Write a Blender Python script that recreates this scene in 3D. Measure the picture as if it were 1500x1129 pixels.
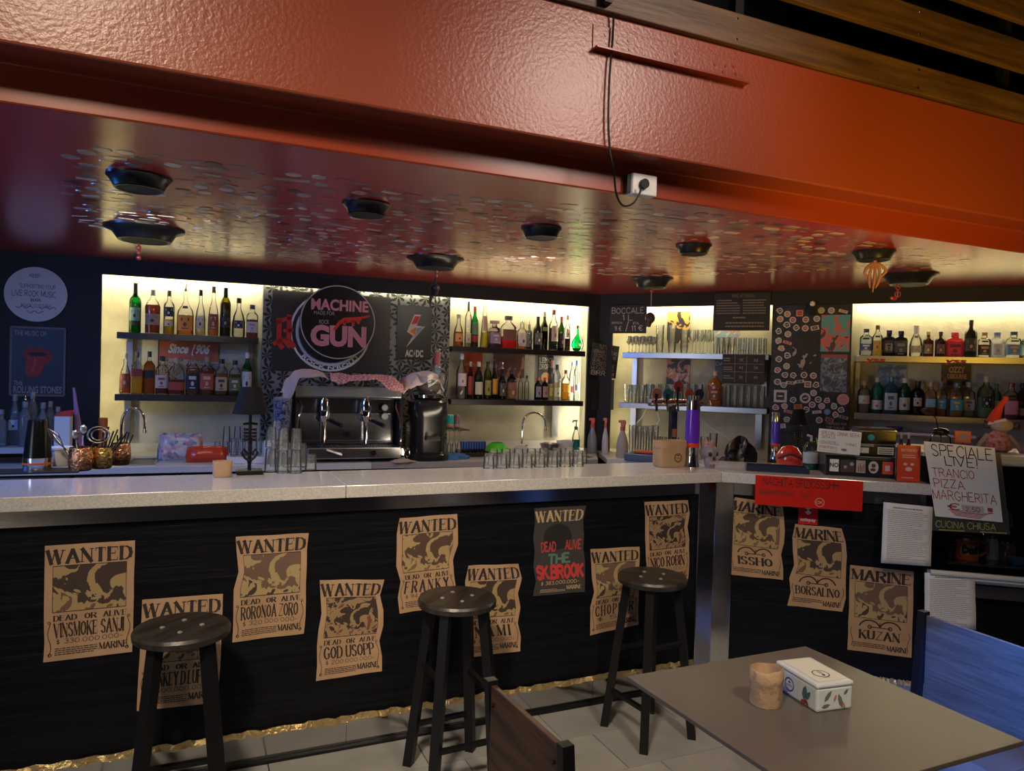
import bpy, bmesh, math, random
from mathutils import Vector, Matrix
rnd = random.Random(7)
PI = math.pi
for _o in list(bpy.data.objects): bpy.data.objects.remove(_o)
SC = bpy.context.scene
COL = SC.collection

# ---------------------------------------------------------------- camera
CX, CY, F = 750., 564.5, 1062.7
PITCH, ROLL = math.radians(.898), math.radians(1.639)
H = 1.6
_f = Vector((0, math.cos(PITCH), -math.sin(PITCH)))
_d = Vector((0, -math.sin(PITCH), -math.cos(PITCH)))
_r = Vector((1, 0, 0))
R2 = _r*math.cos(ROLL) - _d*math.sin(ROLL)
D2 = _d*math.cos(ROLL) + _r*math.sin(ROLL)
O = Vector((0, 0, H))
cam = bpy.data.cameras.new('camera'); camo = bpy.data.objects.new('camera', cam); COL.objects.link(camo)
m = Matrix((( R2.x, -D2.x, -_f.x), (R2.y, -D2.y, -_f.y), (R2.z, -D2.z, -_f.z))).to_4x4()
m.translation = O
camo.matrix_world = m
cam.sensor_fit = 'HORIZONTAL'; cam.sensor_width = 36; cam.lens = 36*F/1500
cam.clip_start = .05; cam.clip_end = 60
SC.camera = camo

# ---------------------------------------------------------------- world, exposure, room lamps, added fill lights
w = bpy.data.worlds.new('world'); SC.world = w; w.use_nodes = True
w.node_tree.nodes['Background'].inputs[0].default_value = (.35, .42, .6, 1)
w.node_tree.nodes['Background'].inputs[1].default_value = .012
SC.view_settings.view_transform = 'Standard'; SC.view_settings.look = 'None'
SC.view_settings.gamma = 1; SC.view_settings.use_curve_mapping = False
SC.view_settings.exposure = 0.0
def area(name, loc, target, size, power, color, sy=None, spread=None):
    l = bpy.data.lights.new(name, 'AREA'); l.energy = power; l.color = color; l.size = size
    if sy: l.shape = 'RECTANGLE'; l.size_y = sy
    if spread: l.spread = spread
    o = bpy.data.objects.new(name, l); COL.objects.link(o); o.location = loc
    o.rotation_euler = (Vector(target)-Vector(loc)).to_track_quat('-Z', 'Y').to_euler()
    o.visible_glossy = True
    return o
def spot(name, loc, target, power, color, angle, blend=.5, size=.05):
    l = bpy.data.lights.new(name, 'SPOT'); l.energy = power; l.color = color
    l.spot_size = math.radians(angle); l.spot_blend = blend; l.shadow_soft_size = size
    o = bpy.data.objects.new(name, l); COL.objects.link(o); o.location = loc
    o.rotation_euler = (Vector(target)-Vector(loc)).to_track_quat('-Z', 'Y').to_euler()
    return o
WARM = (1, .80, .58); BLUE = (.05, .25, 1)
area('warm_room_lamp', (-.7, -.5, 3.85), (-.45, 3.0, .3), .4, 19, WARM, spread=math.radians(62))
area('warm_table_lamp', (1.5, .2, 3.6), (.8, 2.6, .3), .35, 8, WARM, spread=math.radians(66))
area('rear_fill', (-1.6, -1.9, 2.1), (-1.8, -2.1, 0), .6, 34, WARM, spread=math.radians(90))  # added fill: brightens the unseen rear so the steel band reflects it
spot('warm_beam_lamp', (1.85, 1.15, 3.4), (.45, 2.64, 2.66), 150, (1, .80, .68), 52, 1, .34)
spot('orange_uplight', (2.1, 1.7, 1.3), (2.15, 3.3, 2.8), 165, (1, .56, .05), 90, .7, .15)
area('blue_left_lamp', (-2.9, 2.7, 2.1), (-2.0, 3.1, 1.1), .25, 25, BLUE)
spot('blue_chair_spot', (1.3, 1.2, 1.5), (1.49, 2.02, .74), 230, (.008, .19, 1), 30, .5, .05)
area('side_fill', (-3.9, -1.2, 1.6), (0, 3, 1.0), 1.4, 22, (.75, .85, 1))  # added fill: pale glow at the side, there for reflections in the steel
area('bar_service_lamp', (.1, 4.25, 2.28), (.1, 4.7, .9), .3, 9, (1, .9, .74))
area('bar_side_service_lamp', (-1.7, 3.35, 2.28), (-1.8, 3.8, .9), .3, 5, (1, .9, .74))
area('ceiling_fill', (.0, 4.75, 1.03), (.0, 4.95, 2.3), 1.2, 7, (1, .8, .6), .14)  # added fill: no such lamp on the counter, lifts the red ceiling

# ---------------------------------------------------------------- geometry helpers
def ray(x, y): return _f + R2*((x-CX)/F) + D2*((y-CY)/F)
def Z(x, y, z):
    r = ray(x, y); return O + r*((z-H)/r.z)
def pj(p):
    v = Vector(p)-O; d = v.dot(_f); return (CX+F*v.dot(R2)/d, CY+F*v.dot(D2)/d, d)

class Frame:
    """vertical plane: origin o, x along it (left to right as seen), y away from the camera side"""
    def __init__(s, o, ux):
        s.o = Vector((o[0], o[1], 0)); s.ux = Vector((ux[0], ux[1], 0)).normalized()
        s.uy = Vector((-s.ux.y, s.ux.x, 0))
        s.rz = math.atan2(s.ux.y, s.ux.x)
    def W(s, a, off=0, z=0): return s.o + s.ux*a + s.uy*off + Vector((0, 0, z))
    def pt(s, x, y, off=0):
        r = ray(x, y); t = ((s.o-O).dot(s.uy)+off)/r.dot(s.uy); p = O+r*t
        return (p-s.o).dot(s.ux), p.z
    def sz(s, x, off, z):
        """along-coordinate whose projection has pixel x at height z"""
        y = 560
        for _ in range(6):
            a, _z = s.pt(x, y, off); y = pj(s.W(a, off, z))[1]
        return a, y
def tag(o, label=None, cat=None, group=None, kind=None):
    if label: o['label'] = label
    if cat: o['category'] = cat
    if group: o['group'] = group
    if kind: o['kind'] = kind
    return o
def thing(name, label, cat, loc=(0, 0, 0), rz=0, group=None):
    o = bpy.data.objects.new(name, None); COL.objects.link(o); o.empty_display_size = .05
    o.location = tuple(loc)+(0,)*(3-len(loc)); o.rotation_euler = (0, 0, rz)
    return tag(o, label, cat, group)
class MB:
    def __init__(s): s.v = []; s.f = []; s.m = []
    def add(s, vs, fs, mi=0):
        n = len(s.v); s.v += [tuple(v) for v in vs]; s.f += [tuple(i+n for i in f) for f in fs]; s.m += [mi]*len(fs); return s
    def box(s, x0, y0, z0, x1, y1, z1, mi=0):
        if x0 > x1: x0, x1 = x1, x0
        if y0 > y1: y0, y1 = y1, y0
        if z0 > z1: z0, z1 = z1, z0
        return s.add([(x0,y0,z0),(x1,y0,z0),(x1,y1,z0),(x0,y1,z0),(x0,y0,z1),(x1,y0,z1),(x1,y1,z1),(x0,y1,z1)],
              [(0,3,2,1),(4,5,6,7),(0,1,5,4),(1,2,6,5),(2,3,7,6),(3,0,4,7)], mi)
    def prism(s, poly, a, b, ax='y', mi=0):
        """poly of 2d points extruded; ax y: (x,z) points from y=a to y=b; ax z: (x,y) points from z=a to b"""
        n = len(poly)
        ar = sum(poly[i][0]*poly[(i+1)%n][1]-poly[(i+1)%n][0]*poly[i][1] for i in range(n))
        if ar < 0: poly = poly[::-1]
        if ax == 'y': vs = [(p[0], a, p[1]) for p in poly]+[(p[0], b, p[1]) for p in poly]
        elif ax == 'z': vs = [(p[0], p[1], a) for p in poly]+[(p[0], p[1], b) for p in poly]
        else: vs = [(a, p[0], p[1]) for p in poly]+[(b, p[0], p[1]) for p in poly]
        fs = [tuple(range(n)), tuple(range(2*n-1, n-1, -1))]+[(i, i+n, (i+1)%n+n, (i+1)%n) for i in range(n)]
        if ax == 'z': fs = [f[::-1] for f in fs]
        if ax == 'x': fs = [f[::-1] for f in fs]
        return s.add(vs, fs, mi)
    def lathe(s, prof, n=20, c=(0, 0, 0), sq=2, asp=1, mi=0, caps=True):
        """prof [(r,z)..]; sq superellipse exponent (2 = round), asp = depth/width"""
        vs = []
        for r, z in prof:
            for k in range(n):
                a = 2*PI*(k+.5)/n; ca, sa = math.cos(a), math.sin(a)
                q = (abs(ca)**sq+abs(sa)**sq)**(-1/sq) if sq != 2 else 1
                vs.append((c[0]+r*q*ca, c[1]+r*q*sa*asp, c[2]+z))
        fs = []
        for j in range(len(prof)-1):
            for k in range(n):
                fs.append((j*n+k, j*n+(k+1)%n, (j+1)*n+(k+1)%n, (j+1)*n+k))
        if caps:
            fs.append(tuple(range(n-1, -1, -1))); L = (len(prof)-1)*n; fs.append(tuple(range(L, L+n)))
        return s.add(vs, fs, mi)
    def tube(s, pts, r, n=8, mi=0, caps=True):
        pts = [Vector(p) for p in pts]; vs = []; rs = r if isinstance(r, (list, tuple)) else [r]*len(pts)
        up = None
        for i, p in enumerate(pts):
            t = (pts[min(i+1, len(pts)-1)]-pts[max(i-1, 0)]).normalized()
            if up is None: up = Vector((0, 0, 1)) if abs(t.z) < .9 else Vector((1, 0, 0))
            a = t.cross(up).normalized(); b = a.cross(t).normalized(); up = b
            for k in range(n):
                an = 2*PI*k/n; vs.append(p+(a*math.cos(an)+b*math.sin(an))*rs[i])
        fs = [(j*n+k, j*n+(k+1)%n, (j+1)*n+(k+1)%n, (j+1)*n+k) for j in range(len(pts)-1) for k in range(n)]
        if caps: fs += [tuple(range(n-1, -1, -1)), tuple(range((len(pts)-1)*n, len(pts)*n))]
        return s.add(vs, fs, mi)
    def bar(s, a, b, w, d=None, mi=0):
        """square bar from a to b"""
        d = d or w; a = Vector(a); b = Vector(b); t = (b-a).normalized()
        up = Vector((0, 0, 1)) if abs(t.z) < .95 else Vector((0, 1, 0))
        x = t.cross(up).normalized(); y = x.cross(t).normalized()
        vs = [p+x*(sx*w/2)+y*(sy*d/2) for p in (a, b) for sx, sy in ((-1,-1),(1,-1),(1,1),(-1,1))]
        return s.add(vs, [(3,2,1,0),(4,5,6,7),(0,1,5,4),(1,2,6,5),(2,3,7,6),(3,0,4,7)], mi)
    def ball(s, c, r, n=12, sc=(1, 1, 1), mi=0):
        k = max(4, n//2)
        prof = [(math.sin(PI*i/k), -math.cos(PI*i/k)) for i in range(k+1)]
        prof[0] = (.02, -1); prof[-1] = (.02, 1)
        vs = []; N = n
        for pr, pz in prof:
            for j in range(N):
                a = 2*PI*j/N; vs.append((c[0]+r*sc[0]*pr*math.cos(a), c[1]+r*sc[1]*pr*math.sin(a), c[2]+r*sc[2]*pz))
        fs = [(i*N+j, i*N+(j+1)%N, (i+1)*N+(j+1)%N, (i+1)*N+j) for i in range(k) for j in range(N)]
        fs += [tuple(range(N-1, -1, -1)), tuple(range(k*N, k*N+N))]
        return s.add(vs, fs, mi)
    def polys(s, polys, y=0, mi=0, fn=None):
        for p in polys:
            n = len(p)
            ar = sum(p[i][0]*p[(i+1)%n][1]-p[(i+1)%n][0]*p[i][1] for i in range(n))
            if ar < 0: p = p[::-1]
            s.add([(fn(*q) if fn else (q[0], y, q[1])) for q in p], [tuple(range(n))], mi)
        return s
    def mesh(s, name, mats):
        me = bpy.data.meshes.new(name); me.from_pydata(s.v, [], s.f)
        for mt in (mats if isinstance(mats, (list, tuple)) else [mats]): me.materials.append(mt)
        if max(s.m, default=0): me.polygons.foreach_set('material_index', s.m)
        me.update(); return me
    def build(s, name, mats, parent=None, loc=None, rz=0, smooth=False, bevel=0, angle=40):
        me = s.mesh(name, mats)
        o = bpy.data.objects.new(name, me); COL.objects.link(o)
        if parent is not None: o.parent = parent
        if loc is not None: o.location = loc
        o.rotation_euler = (0, 0, rz)
        if smooth:
            me.polygons.foreach_set('use_smooth', [True]*len(me.polygons))
            try: me.set_sharp_from_angle(angle=math.radians(angle))
            except Exception: pass
        if bevel:
            b = o.modifiers.new('bevel', 'BEVEL'); b.width = bevel; b.segments = 2; b.limit_method = 'ANGLE'
        return o
def structure(o, label=None): o['kind'] = 'structure'; return o
def copy_tree(o, parent=None):
    c = o.copy(); COL.objects.link(c); c.parent = parent
    for ch in list(o.children): copy_tree(ch, c)
    return c

# ---------------------------------------------------------------- materials
MATS = {}
def mat(name, col, rough=.5, metal=0, spec=.5, bump=None, var=None, emit=None, coat=0):
    """bump=(scale,strength[,stretch xyz]); var=(colour2, scale, stretch)"""
    if name in MATS: return MATS[name]
    M = bpy.data.materials.new(name); M.use_nodes = True; nt = M.node_tree; b = nt.nodes['Principled BSDF']
    c = tuple(col)+(1,)
    b.inputs['Base Color'].default_value = c; b.inputs['Roughness'].default_value = rough
    b.inputs['Metallic'].default_value = metal; b.inputs['Specular IOR Level'].default_value = spec
    b.inputs['Coat Weight'].default_value = coat; b.inputs['Coat Roughness'].default_value = .2; b.inputs['Coat IOR'].default_value = 2.0 if coat == 1 else 1.5
    if emit: b.inputs['Emission Color'].default_value = tuple(emit[0])+(1,); b.inputs['Emission Strength'].default_value = emit[1]
    tc = None
    def coords(st):
        nonlocal tc
        tc = tc or nt.nodes.new('ShaderNodeTexCoord')
        mp = nt.nodes.new('ShaderNodeMapping'); mp.inputs['Scale'].default_value = st
        nt.links.new(tc.outputs['Object'], mp.inputs['Vector']); return mp.outputs['Vector']
    if var:
        n = nt.nodes.new('ShaderNodeTexNoise'); n.inputs['Scale'].default_value = var[1]; n.inputs['Detail'].default_value = 6
        nt.links.new(coords(var[2] if len(var) > 2 else (1, 1, 1)), n.inputs['Vector'])
        rp = nt.nodes.new('ShaderNodeValToRGB'); rp.color_ramp.elements[0].position = .35; rp.color_ramp.elements[1].position = .65
        rp.color_ramp.elements[0].color = c; rp.color_ramp.elements[1].color = tuple(var[0])+(1,)
        nt.links.new(n.outputs['Fac'], rp.inputs['Fac']); nt.links.new(rp.outputs['Color'], b.inputs['Base Color'])
    if bump:
        n = nt.nodes.new('ShaderNodeTexNoise'); n.inputs['Scale'].default_value = bump[0]; n.inputs['Detail'].default_value = 4
        nt.links.new(coords(bump[2] if len(bump) > 2 else (1, 1, 1)), n.inputs['Vector'])
        bp = nt.nodes.new('ShaderNodeBump'); bp.inputs['Strength'].default_value = bump[1]; bp.inputs['Distance'].default_value = .01
        nt.links.new(n.outputs['Fac'], bp.inputs['Height']); nt.links.new(bp.outputs['Normal'], b.inputs['Normal'])
    MATS[name] = M; return M
def glassmat(name, tint=(1, 1, 1), edge=(.55, .58, .56), gloss=.9, ior=1.45, body=0.0, bodycol=None):
    """thin clear wall: transparent through, brighter reflection and darker tint at grazing angles"""
    if name in MATS: return MATS[name]
    M = bpy.data.materials.new(name); M.use_nodes = True; nt = M.node_tree; nt.nodes.clear()
    out = nt.nodes.new('ShaderNodeOutputMaterial'); lw = nt.nodes.new('ShaderNodeLayerWeight'); lw.inputs[0].default_value = .45
    mixc = nt.nodes.new('ShaderNodeMix'); mixc.data_type = 'RGBA'
    mixc.inputs[6].default_value = tuple(tint)+(1,); mixc.inputs[7].default_value = tuple(t*e for t, e in zip(tint, edge))+(1,)
    nt.links.new(lw.outputs['Facing'], mixc.inputs[0])
    tr = nt.nodes.new('ShaderNodeBsdfTransparent'); nt.links.new(mixc.outputs[2], tr.inputs[0])
    gl = nt.nodes.new('ShaderNodeBsdfGlossy'); gl.inputs['Roughness'].default_value = .06; gl.inputs[0].default_value = (gloss, gloss, gloss, 1)
    fr = nt.nodes.new('ShaderNodeFresnel'); fr.inputs[0].default_value = ior
    base = tr.outputs[0]
    if body:
        df = nt.nodes.new('ShaderNodeBsdfTranslucent'); df.inputs[0].default_value = tuple(bodycol or tint)+(1,)
        d2 = nt.nodes.new('ShaderNodeBsdfDiffuse'); d2.inputs[0].default_value = tuple(bodycol or tint)+(1,)
        ad = nt.nodes.new('ShaderNodeMixShader'); ad.inputs[0].default_value = .5
        nt.links.new(df.outputs[0], ad.inputs[1]); nt.links.new(d2.outputs[0], ad.inputs[2])
        mx = nt.nodes.new('ShaderNodeMixShader'); mx.inputs[0].default_value = body
        nt.links.new(tr.outputs[0], mx.inputs[1]); nt.links.new(ad.outputs[0], mx.inputs[2]); base = mx.outputs[0]
    m2 = nt.nodes.new('ShaderNodeMixShader')
    nt.links.new(fr.outputs[0], m2.inputs[0]); nt.links.new(base, m2.inputs[1]); nt.links.new(gl.outputs[0], m2.inputs[2])
    nt.links.new(m2.outputs[0], out.inputs[0])
    MATS[name] = M; return M
def emis(name, col, s):
    return mat(name, (0, 0, 0), emit=(col, s))

RED = mat('red_paint', (.27, .052, .022), .34, bump=(85, .16), spec=.6)
RED_SMOOTH = mat('red_ceiling_paint', (.62, .035, .02), .27, bump=(9, .04), spec=.8, coat=1)
BLACK = mat('black_paint', (.007, .007, .009), .7)
BLACKMETAL = mat('black_metal', (.006, .006, .008), .42, spec=.3)
BLACKWOOD = mat('black_stained_wood', (.004, .0045, .006), .42, bump=(5, .6, (.5, 1, 9)), spec=.16, var=((.007, .008, .011), 6, (.5, 1, 12)))
CREAM = mat('cream_plaster', (.55, .52, .385), .8, bump=(14, .6), var=((.43, .40, .29), 5))
STEEL = mat('brushed_steel', (.52, .53, .54), .28, metal=1, bump=(60, .05, (1, 1, 10)))
CHROME = mat('chrome', (.8, .8, .82), .08, metal=1)
DARKSTEEL = mat('dark_polished_steel', (.22, .22, .25), .22, metal=1)
QUARTZ = mat('pale_speckled_stone', (.47, .47, .46), .13, spec=.6, var=((.66, .64, .61), 160))
WORKTOP = mat('white_worktop', (.62, .61, .58), .3)
GREYTOP = mat('grey_worktop', (.33, .30, .28), .45)
TILE = mat('grey_floor_tile', (.25, .25, .245), .38, var=((.36, .36, .35), 2.2), bump=(30, .05))
GROUT = mat('dark_grout', (.03, .03, .03), .9)
GOLD = mat('crumpled_gold_foil', (.62, .47, .22), .35, metal=.8, bump=(60, 1.0))
WOODPL = mat('brown_plank_wood', (.15, .08, .036), .5, var=((.07, .036, .016), 3, (.7, 6, 9)), bump=(10, .2, (1, 8, 8)))
CHAIRWOOD = mat('dark_chair_wood', (.028, .015, .009), .45, var=((.075, .034, .014), 4, (1, 1, 9)), bump=(12, .3, (1, 1, 9)))
BLUEWOOD = mat('blue_grey_chair_wood', (.13, .12, .11), .5, var=((.08, .075, .07), 4, (1, 1, 8)), bump=(10, .2, (1, 1, 8)))
SEATWOOD = mat('dark_stool_wood', (.020, .018, .017), .36, var=((.045, .038, .033), 6, (1, 6, 1)), bump=(10, .2, (1, 7, 1)))
TABLETOP = mat('grey_brown_laminate', (.105, .092, .082), .36, bump=(90, .03))
WHITE = mat('white_plastic', (.75, .75, .74), .4)
PAPER = mat('white_paper', (.74, .74, .72), .8)
INK = mat('black_ink', (.015, .013, .013), .7)
KRAFT = mat('kraft_paper', (.42, .285, .165), .8, bump=(18, .5))
COPPER = mat('hammered_copper', (.72, .36, .20), .2, metal=1, bump=(70, .6))
BRASS = mat('hammered_brass', (.62, .42, .15), .22, metal=1, bump=(70, .6))
POSTERP = mat('aged_poster_paper', (.47, .305, .185), .8, var=((.40, .25, .145), 7))
BROWNINK = mat('dark_brown_ink', (.028, .018, .016), .8)
SILVERP = mat('silver_wallpaper', (.20, .21, .20), .45, metal=.1)
DARKP = mat('black_wallpaper', (.012, .012, .012), .45)
def flat(c, r=.6):
    return mat('colour_%02x%02x%02x_%d' % tuple([int(255*v**.4545) for v in c]+[int(r*100)]), c, r)
GLASS = glassmat('clear_glass', (.985, .99, .985), (.72, .76, .74), ior=1.4, body=.03)
DGLASS = glassmat('drinking_glass', (.99, .995, .99), (.70, .76, .73), gloss=1, ior=1.38, body=.10, bodycol=(.92, .97, .94))

# ---------------------------------------------------------------- lettering
GL = {
'A': "0,0 .42,1 .84,0|.16,.34 .68,.34", 'B': "0,0 0,1|0,1 .45,1 .66,.88 .66,.66 .45,.53 0,.53|.45,.53 .74,.4 .74,.13 .5,0 0,0",
'C': ".78,.8 .6,.98 .36,1 .1,.82 0,.5 .1,.18 .36,0 .6,.02 .78,.2", 'D': "0,0 0,1|0,1 .4,1 .7,.82 .78,.5 .7,.18 .4,0 0,0",
'E': "0,0 0,1|0,1 .66,1|0,.52 .5,.52|0,0 .68,0", 'F': "0,0 0,1|0,1 .66,1|0,.52 .5,.52",
'G': ".78,.8 .6,.98 .36,1 .1,.82 0,.5 .1,.18 .36,0 .6,.02 .78,.16 .78,.42|.5,.42 .82,.42", 'H': "0,0 0,1|.75,0 .75,1|0,.52 .75,.52",
'I': "0,0 0,1", 'J': ".45,1 .45,.2 .3,.02 .12,0 0,.16", 'K': "0,0 0,1|.7,1 0,.42|.22,.6 .76,0", 'L': "0,0 0,1|0,0 .64,0",
'M': "0,0 0,1|0,1 .45,.08|.45,.08 .9,1|.9,0 .9,1", 'N': "0,0 0,1|0,1 .75,0|.75,0 .75,1", 'O': ".4,1 .12,.84 0,.5 .12,.16 .4,0 .68,.16 .8,.5 .68,.84 .4,1",
'P': "0,0 0,1|0,1 .45,1 .7,.88 .7,.6 .45,.47 0,.47", 'Q': ".4,1 .12,.84 0,.5 .12,.16 .4,0 .68,.16 .8,.5 .68,.84 .4,1|.5,.25 .82,-.08",
'R': "0,0 0,1|0,1 .45,1 .7,.88 .7,.64 .45,.5 0,.5|.35,.5 .78,0", 'S': ".62,.84 .45,1 .2,1 .03,.84 .05,.64 .3,.52 .58,.4 .66,.2 .5,.02 .22,0 .02,.16",
'T': ".38,0 .38,1|0,1 .76,1", 'U': "0,1 0,.25 .14,.04 .38,0 .6,.05 .74,.25 .74,1", 'V': "0,1 .42,0|.42,0 .84,1",
'W': "0,1 .3,0|.3,0 .6,1|.6,1 .9,0|.9,0 1.2,1", 'X': "0,1 .75,0|0,0 .75,1", 'Y': "0,1 .38,.5|.76,1 .38,.5 .38,0", 'Z': "0,1 .7,1|.7,1 0,0|0,0 .72,0",
'0': ".35,1 .1,.84 0,.5 .1,.16 .35,0 .6,.16 .7,.5 .6,.84 .35,1", '1': ".05,.8 .25,1 .25,0", '2': ".02,.8 .15,.97 .4,1 .58,.85 .56,.62 .02,0|.02,0 .65,0",
'3': ".03,.9 .3,1 .55,.88 .52,.62 .25,.53|.25,.53 .58,.42 .6,.16 .35,0 .02,.1", '4': ".5,0 .5,1 0,.3 .7,.3", '5': ".58,1 .1,1 .06,.55 .35,.62 .58,.45 .6,.18 .35,0 .02,.1",
'6': ".55,.95 .25,.9 .03,.5 .05,.15 .3,0 .55,.12 .58,.4 .35,.55 .06,.4", '8': ".3,.53 .06,.7 .1,.92 .3,1 .52,.92 .55,.7 .3,.53 .02,.35 .05,.1 .3,0 .56,.1 .6,.35 .3,.53",
'9': ".57,.6 .3,.45 .05,.6 .06,.88 .3,1 .55,.88 .57,.6 .5,.2 .15,0", '.': ".02,0 .08,.06", ',': ".08,.08 0,-.14", '-': "0,.45 .4,.45", '!': ".05,.3 .05,1|.05,0 .05,.08",
'/': "0,-.05 .4,1.05", "'": "0,1 0,.75", '$': ".5,.75 .3,.85 .05,.7 .3,.5 .55,.3 .3,.12 .03,.25|.3,-.1 .3,1.1", 'e': ".7,.85 .45,1 .18,.85 .08,.5 .18,.15 .45,0 .7,.15|-.05,.6 .5,.6|-.05,.42 .5,.42",
':': ".03,.15 .03,.22|.03,.65 .03,.72", '*': ".12,.4 .2,.48", '+': "0,.5 .5,.5|.25,.25 .25,.75"}
def glyph(ch):
    return [[tuple(map(float, q.split(','))) for q in st.split()] for st in GL.get(ch, '').split('|') if st]
def stroke_text(s, style='hand', wt=.1, gap=.22, jit=0, rr=None):
    """polygons with cap height 1; style serif: thick stems, thin hairlines, bracket serifs"""
    out = []; x = 0; rr = rr or rnd
    for ch in s:
        if ch == ' ': x += .45; continue
        st = glyph(ch); 
        if not st: continue
        wd = max(p[0] for q in st for p in q)
        dz = rr.uniform(-jit, jit); sh = rr.uniform(-jit, jit)
        for q in st:
            free = (q[0], q[-1])
            for a, b in zip(q, q[1:]):
                dx, dy = b[0]-a[0], b[1]-a[1]; L = math.hypot(dx, dy)
                if L < 1e-6: continue
                if style == 'serif':
                    if len(q) == 2:
                        t = .07 if abs(dy) < .2 else (.09 if (dx*dy > 0 and abs(dx) > .05) else .30)
                        if ch in 'NM' and abs(dx) < .02 and not (ch == 'M' and a[0] > .5): t = .09
                    else: t = .06+.24*abs(dy)/L
                else: t = wt
                ux, uy = dx/L, dy/L; e = t*.22
                ax, ay, bx, by = a[0]-ux*e, a[1]-uy*e, b[0]+ux*e, b[1]+uy*e
                nx, ny = -uy*t/2, ux*t/2
                if style == 'serif' and len(q) > 2: nx, ny = t/2, (.03 if ux*uy <= 0 else -.03)
                out.append([(x+ax+nx+sh*ay, ay+ny+dz), (x+bx+nx+sh*by, by+ny+dz), (x+bx-nx+sh*by, by-ny+dz), (x+ax-nx+sh*ay, ay-ny+dz)])
            if style == 'serif':
                for i, p in enumerate(free):
                    o_ = q[1] if i == 0 else q[-2]
                    if abs(p[1]-o_[1]) > .3 and p[1] in (0., 1.) and ch not in 'CGOS' and not (ch == 'M' and p[0] == .45):
                        if ch in 'NA' and p == (.75, 0.) or (ch == 'A' and p[1] == 1): continue
                        if ch in 'VW' and p[1] == 0 : continue
                        hw = .19 if len(q) == 2 else .17
                        zz = p[1]; a_, b_ = (zz, zz+.06) if zz == 0 else (zz-.06, zz)
                        out.append([(x+p[0]-hw, a_), (x+p[0]+hw, a_), (x+p[0]+hw, b_), (x+p[0]-hw, b_)])
                    elif abs(p[1]-o_[1]) < .05 and ch in 'EFLTZ' and p[0] > o_[0]-1 and (p[0] > .45 or ch == 'T'):
                        sgn = -1 if p[1] == 1 else 1
                        out.append([(x+p[0]-.04, p[1]), (x+p[0]+.03, p[1]), (x+p[0]+.03, p[1]+sgn*.24), (x+p[0], p[1]+sgn*.24)])
        x += wd+gap+(.1 if style == 'serif' else 0)
    return out, max(.05, x-gap)
_fc = {}
def sans_text(s, bold=0):
    """built-in sans lettering as polygons, cap height about 1"""
    k = (s, bold)
    if k not in _fc:
        cu = bpy.data.curves.new('t', 'FONT'); cu.body = s; cu.size = 1; cu.offset = bold; cu.resolution_u = 3
        o = bpy.data.objects.new('t', cu); COL.objects.link(o)
        dg = bpy.context.evaluated_depsgraph_get(); me = o.evaluated_get(dg).to_mesh()
        ps = [[(me.vertices[i].co.x, me.vertices[i].co.y) for i in p.vertices] for p in me.polygons]
        o.evaluated_get(dg).to_mesh_clear(); bpy.data.objects.remove(o); bpy.data.curves.remove(cu)
        x0 = min(q[0] for p in ps for q in p); x1 = max(q[0] for p in ps for q in p)
        _fc[k] = ([[((q[0]-x0), q[1]/.70) for q in p] for p in ps], x1-x0)
    return _fc[k]
def fit(polys, wd, x0, z0, x1, z1, skew=0):
    return [[(x0+(q[0]/wd)*(x1-x0)+skew*q[1]*(z1-z0), z0+q[1]*(z1-z0)) for q in p] for p in polys]
def serif(s, *box, gap=.22): p, w_ = stroke_text(s, 'serif', gap=gap); return fit(p, w_, *box)
def hand(s, x0, z0, x1, z1, wt=.1, jit=.05, keep=False):
    p, w_ = stroke_text(s, 'hand', wt, jit=jit)
    if keep: x1 = min(x1, x0+w_*(z1-z0)*.9)
    return fit(p, w_, x0, z0, x1, z1)
def sans(s, *box, bold=0, skew=0): p, w_ = sans_text(s, bold); return fit(p, w_, *box, skew=skew)
def lines(x0, z0, x1, z1, n, fill=.45, wr=.1):
    """rows of tiny print"""
    out = []; dz = (z1-z0)/n
    for i in range(n):
        z = z1-(i+.8)*dz; x = x0
        end = x1-(x1-x0)*rnd.choice([0, 0, .1, .35])
        while x < end:
            l = rnd.uniform(.03, .12)*(x1-x0); l = min(l, end-x)
            out.append([(x, z), (x+l, z), (x+l, z+dz*fill), (x, z+dz*fill)]); x += l+(x1-x0)*.015
    return out
def disc(cx, cz, rx, rz=None, n=20, a0=0):
    rz = rz or rx
    return [(cx+rx*math.cos(a0+2*PI*k/n), cz+rz*math.sin(a0+2*PI*k/n)) for k in range(n)]
def ring(cx, cz, r0, r1, a0=0, a1=2*PI, n=32, asp=1):
    out = []
    for k in range(n):
        p, q = a0+(a1-a0)*k/n, a0+(a1-a0)*(k+1)/n
        out.append([(cx+r0*math.cos(p), cz+asp*r0*math.sin(p)), (cx+r1*math.cos(p), cz+asp*r1*math.sin(p)), (cx+r1*math.cos(q), cz+asp*r1*math.sin(q)), (cx+r0*math.cos(q), cz+asp*r0*math.sin(q))])
    return out
def strip(pts, w_):
    """flat ribbon through 2d points"""
    out = []
    for a, b in zip(pts, pts[1:]):
        dx, dy = b[0]-a[0], b[1]-a[1]; L = math.hypot(dx, dy) or 1; nx, ny = -dy/L*w_/2, dx/L*w_/2
        out.append([(a[0]+nx, a[1]+ny), (b[0]+nx, b[1]+ny), (b[0]-nx, b[1]-ny), (a[0]-nx, a[1]-ny)])
    return out

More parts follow.
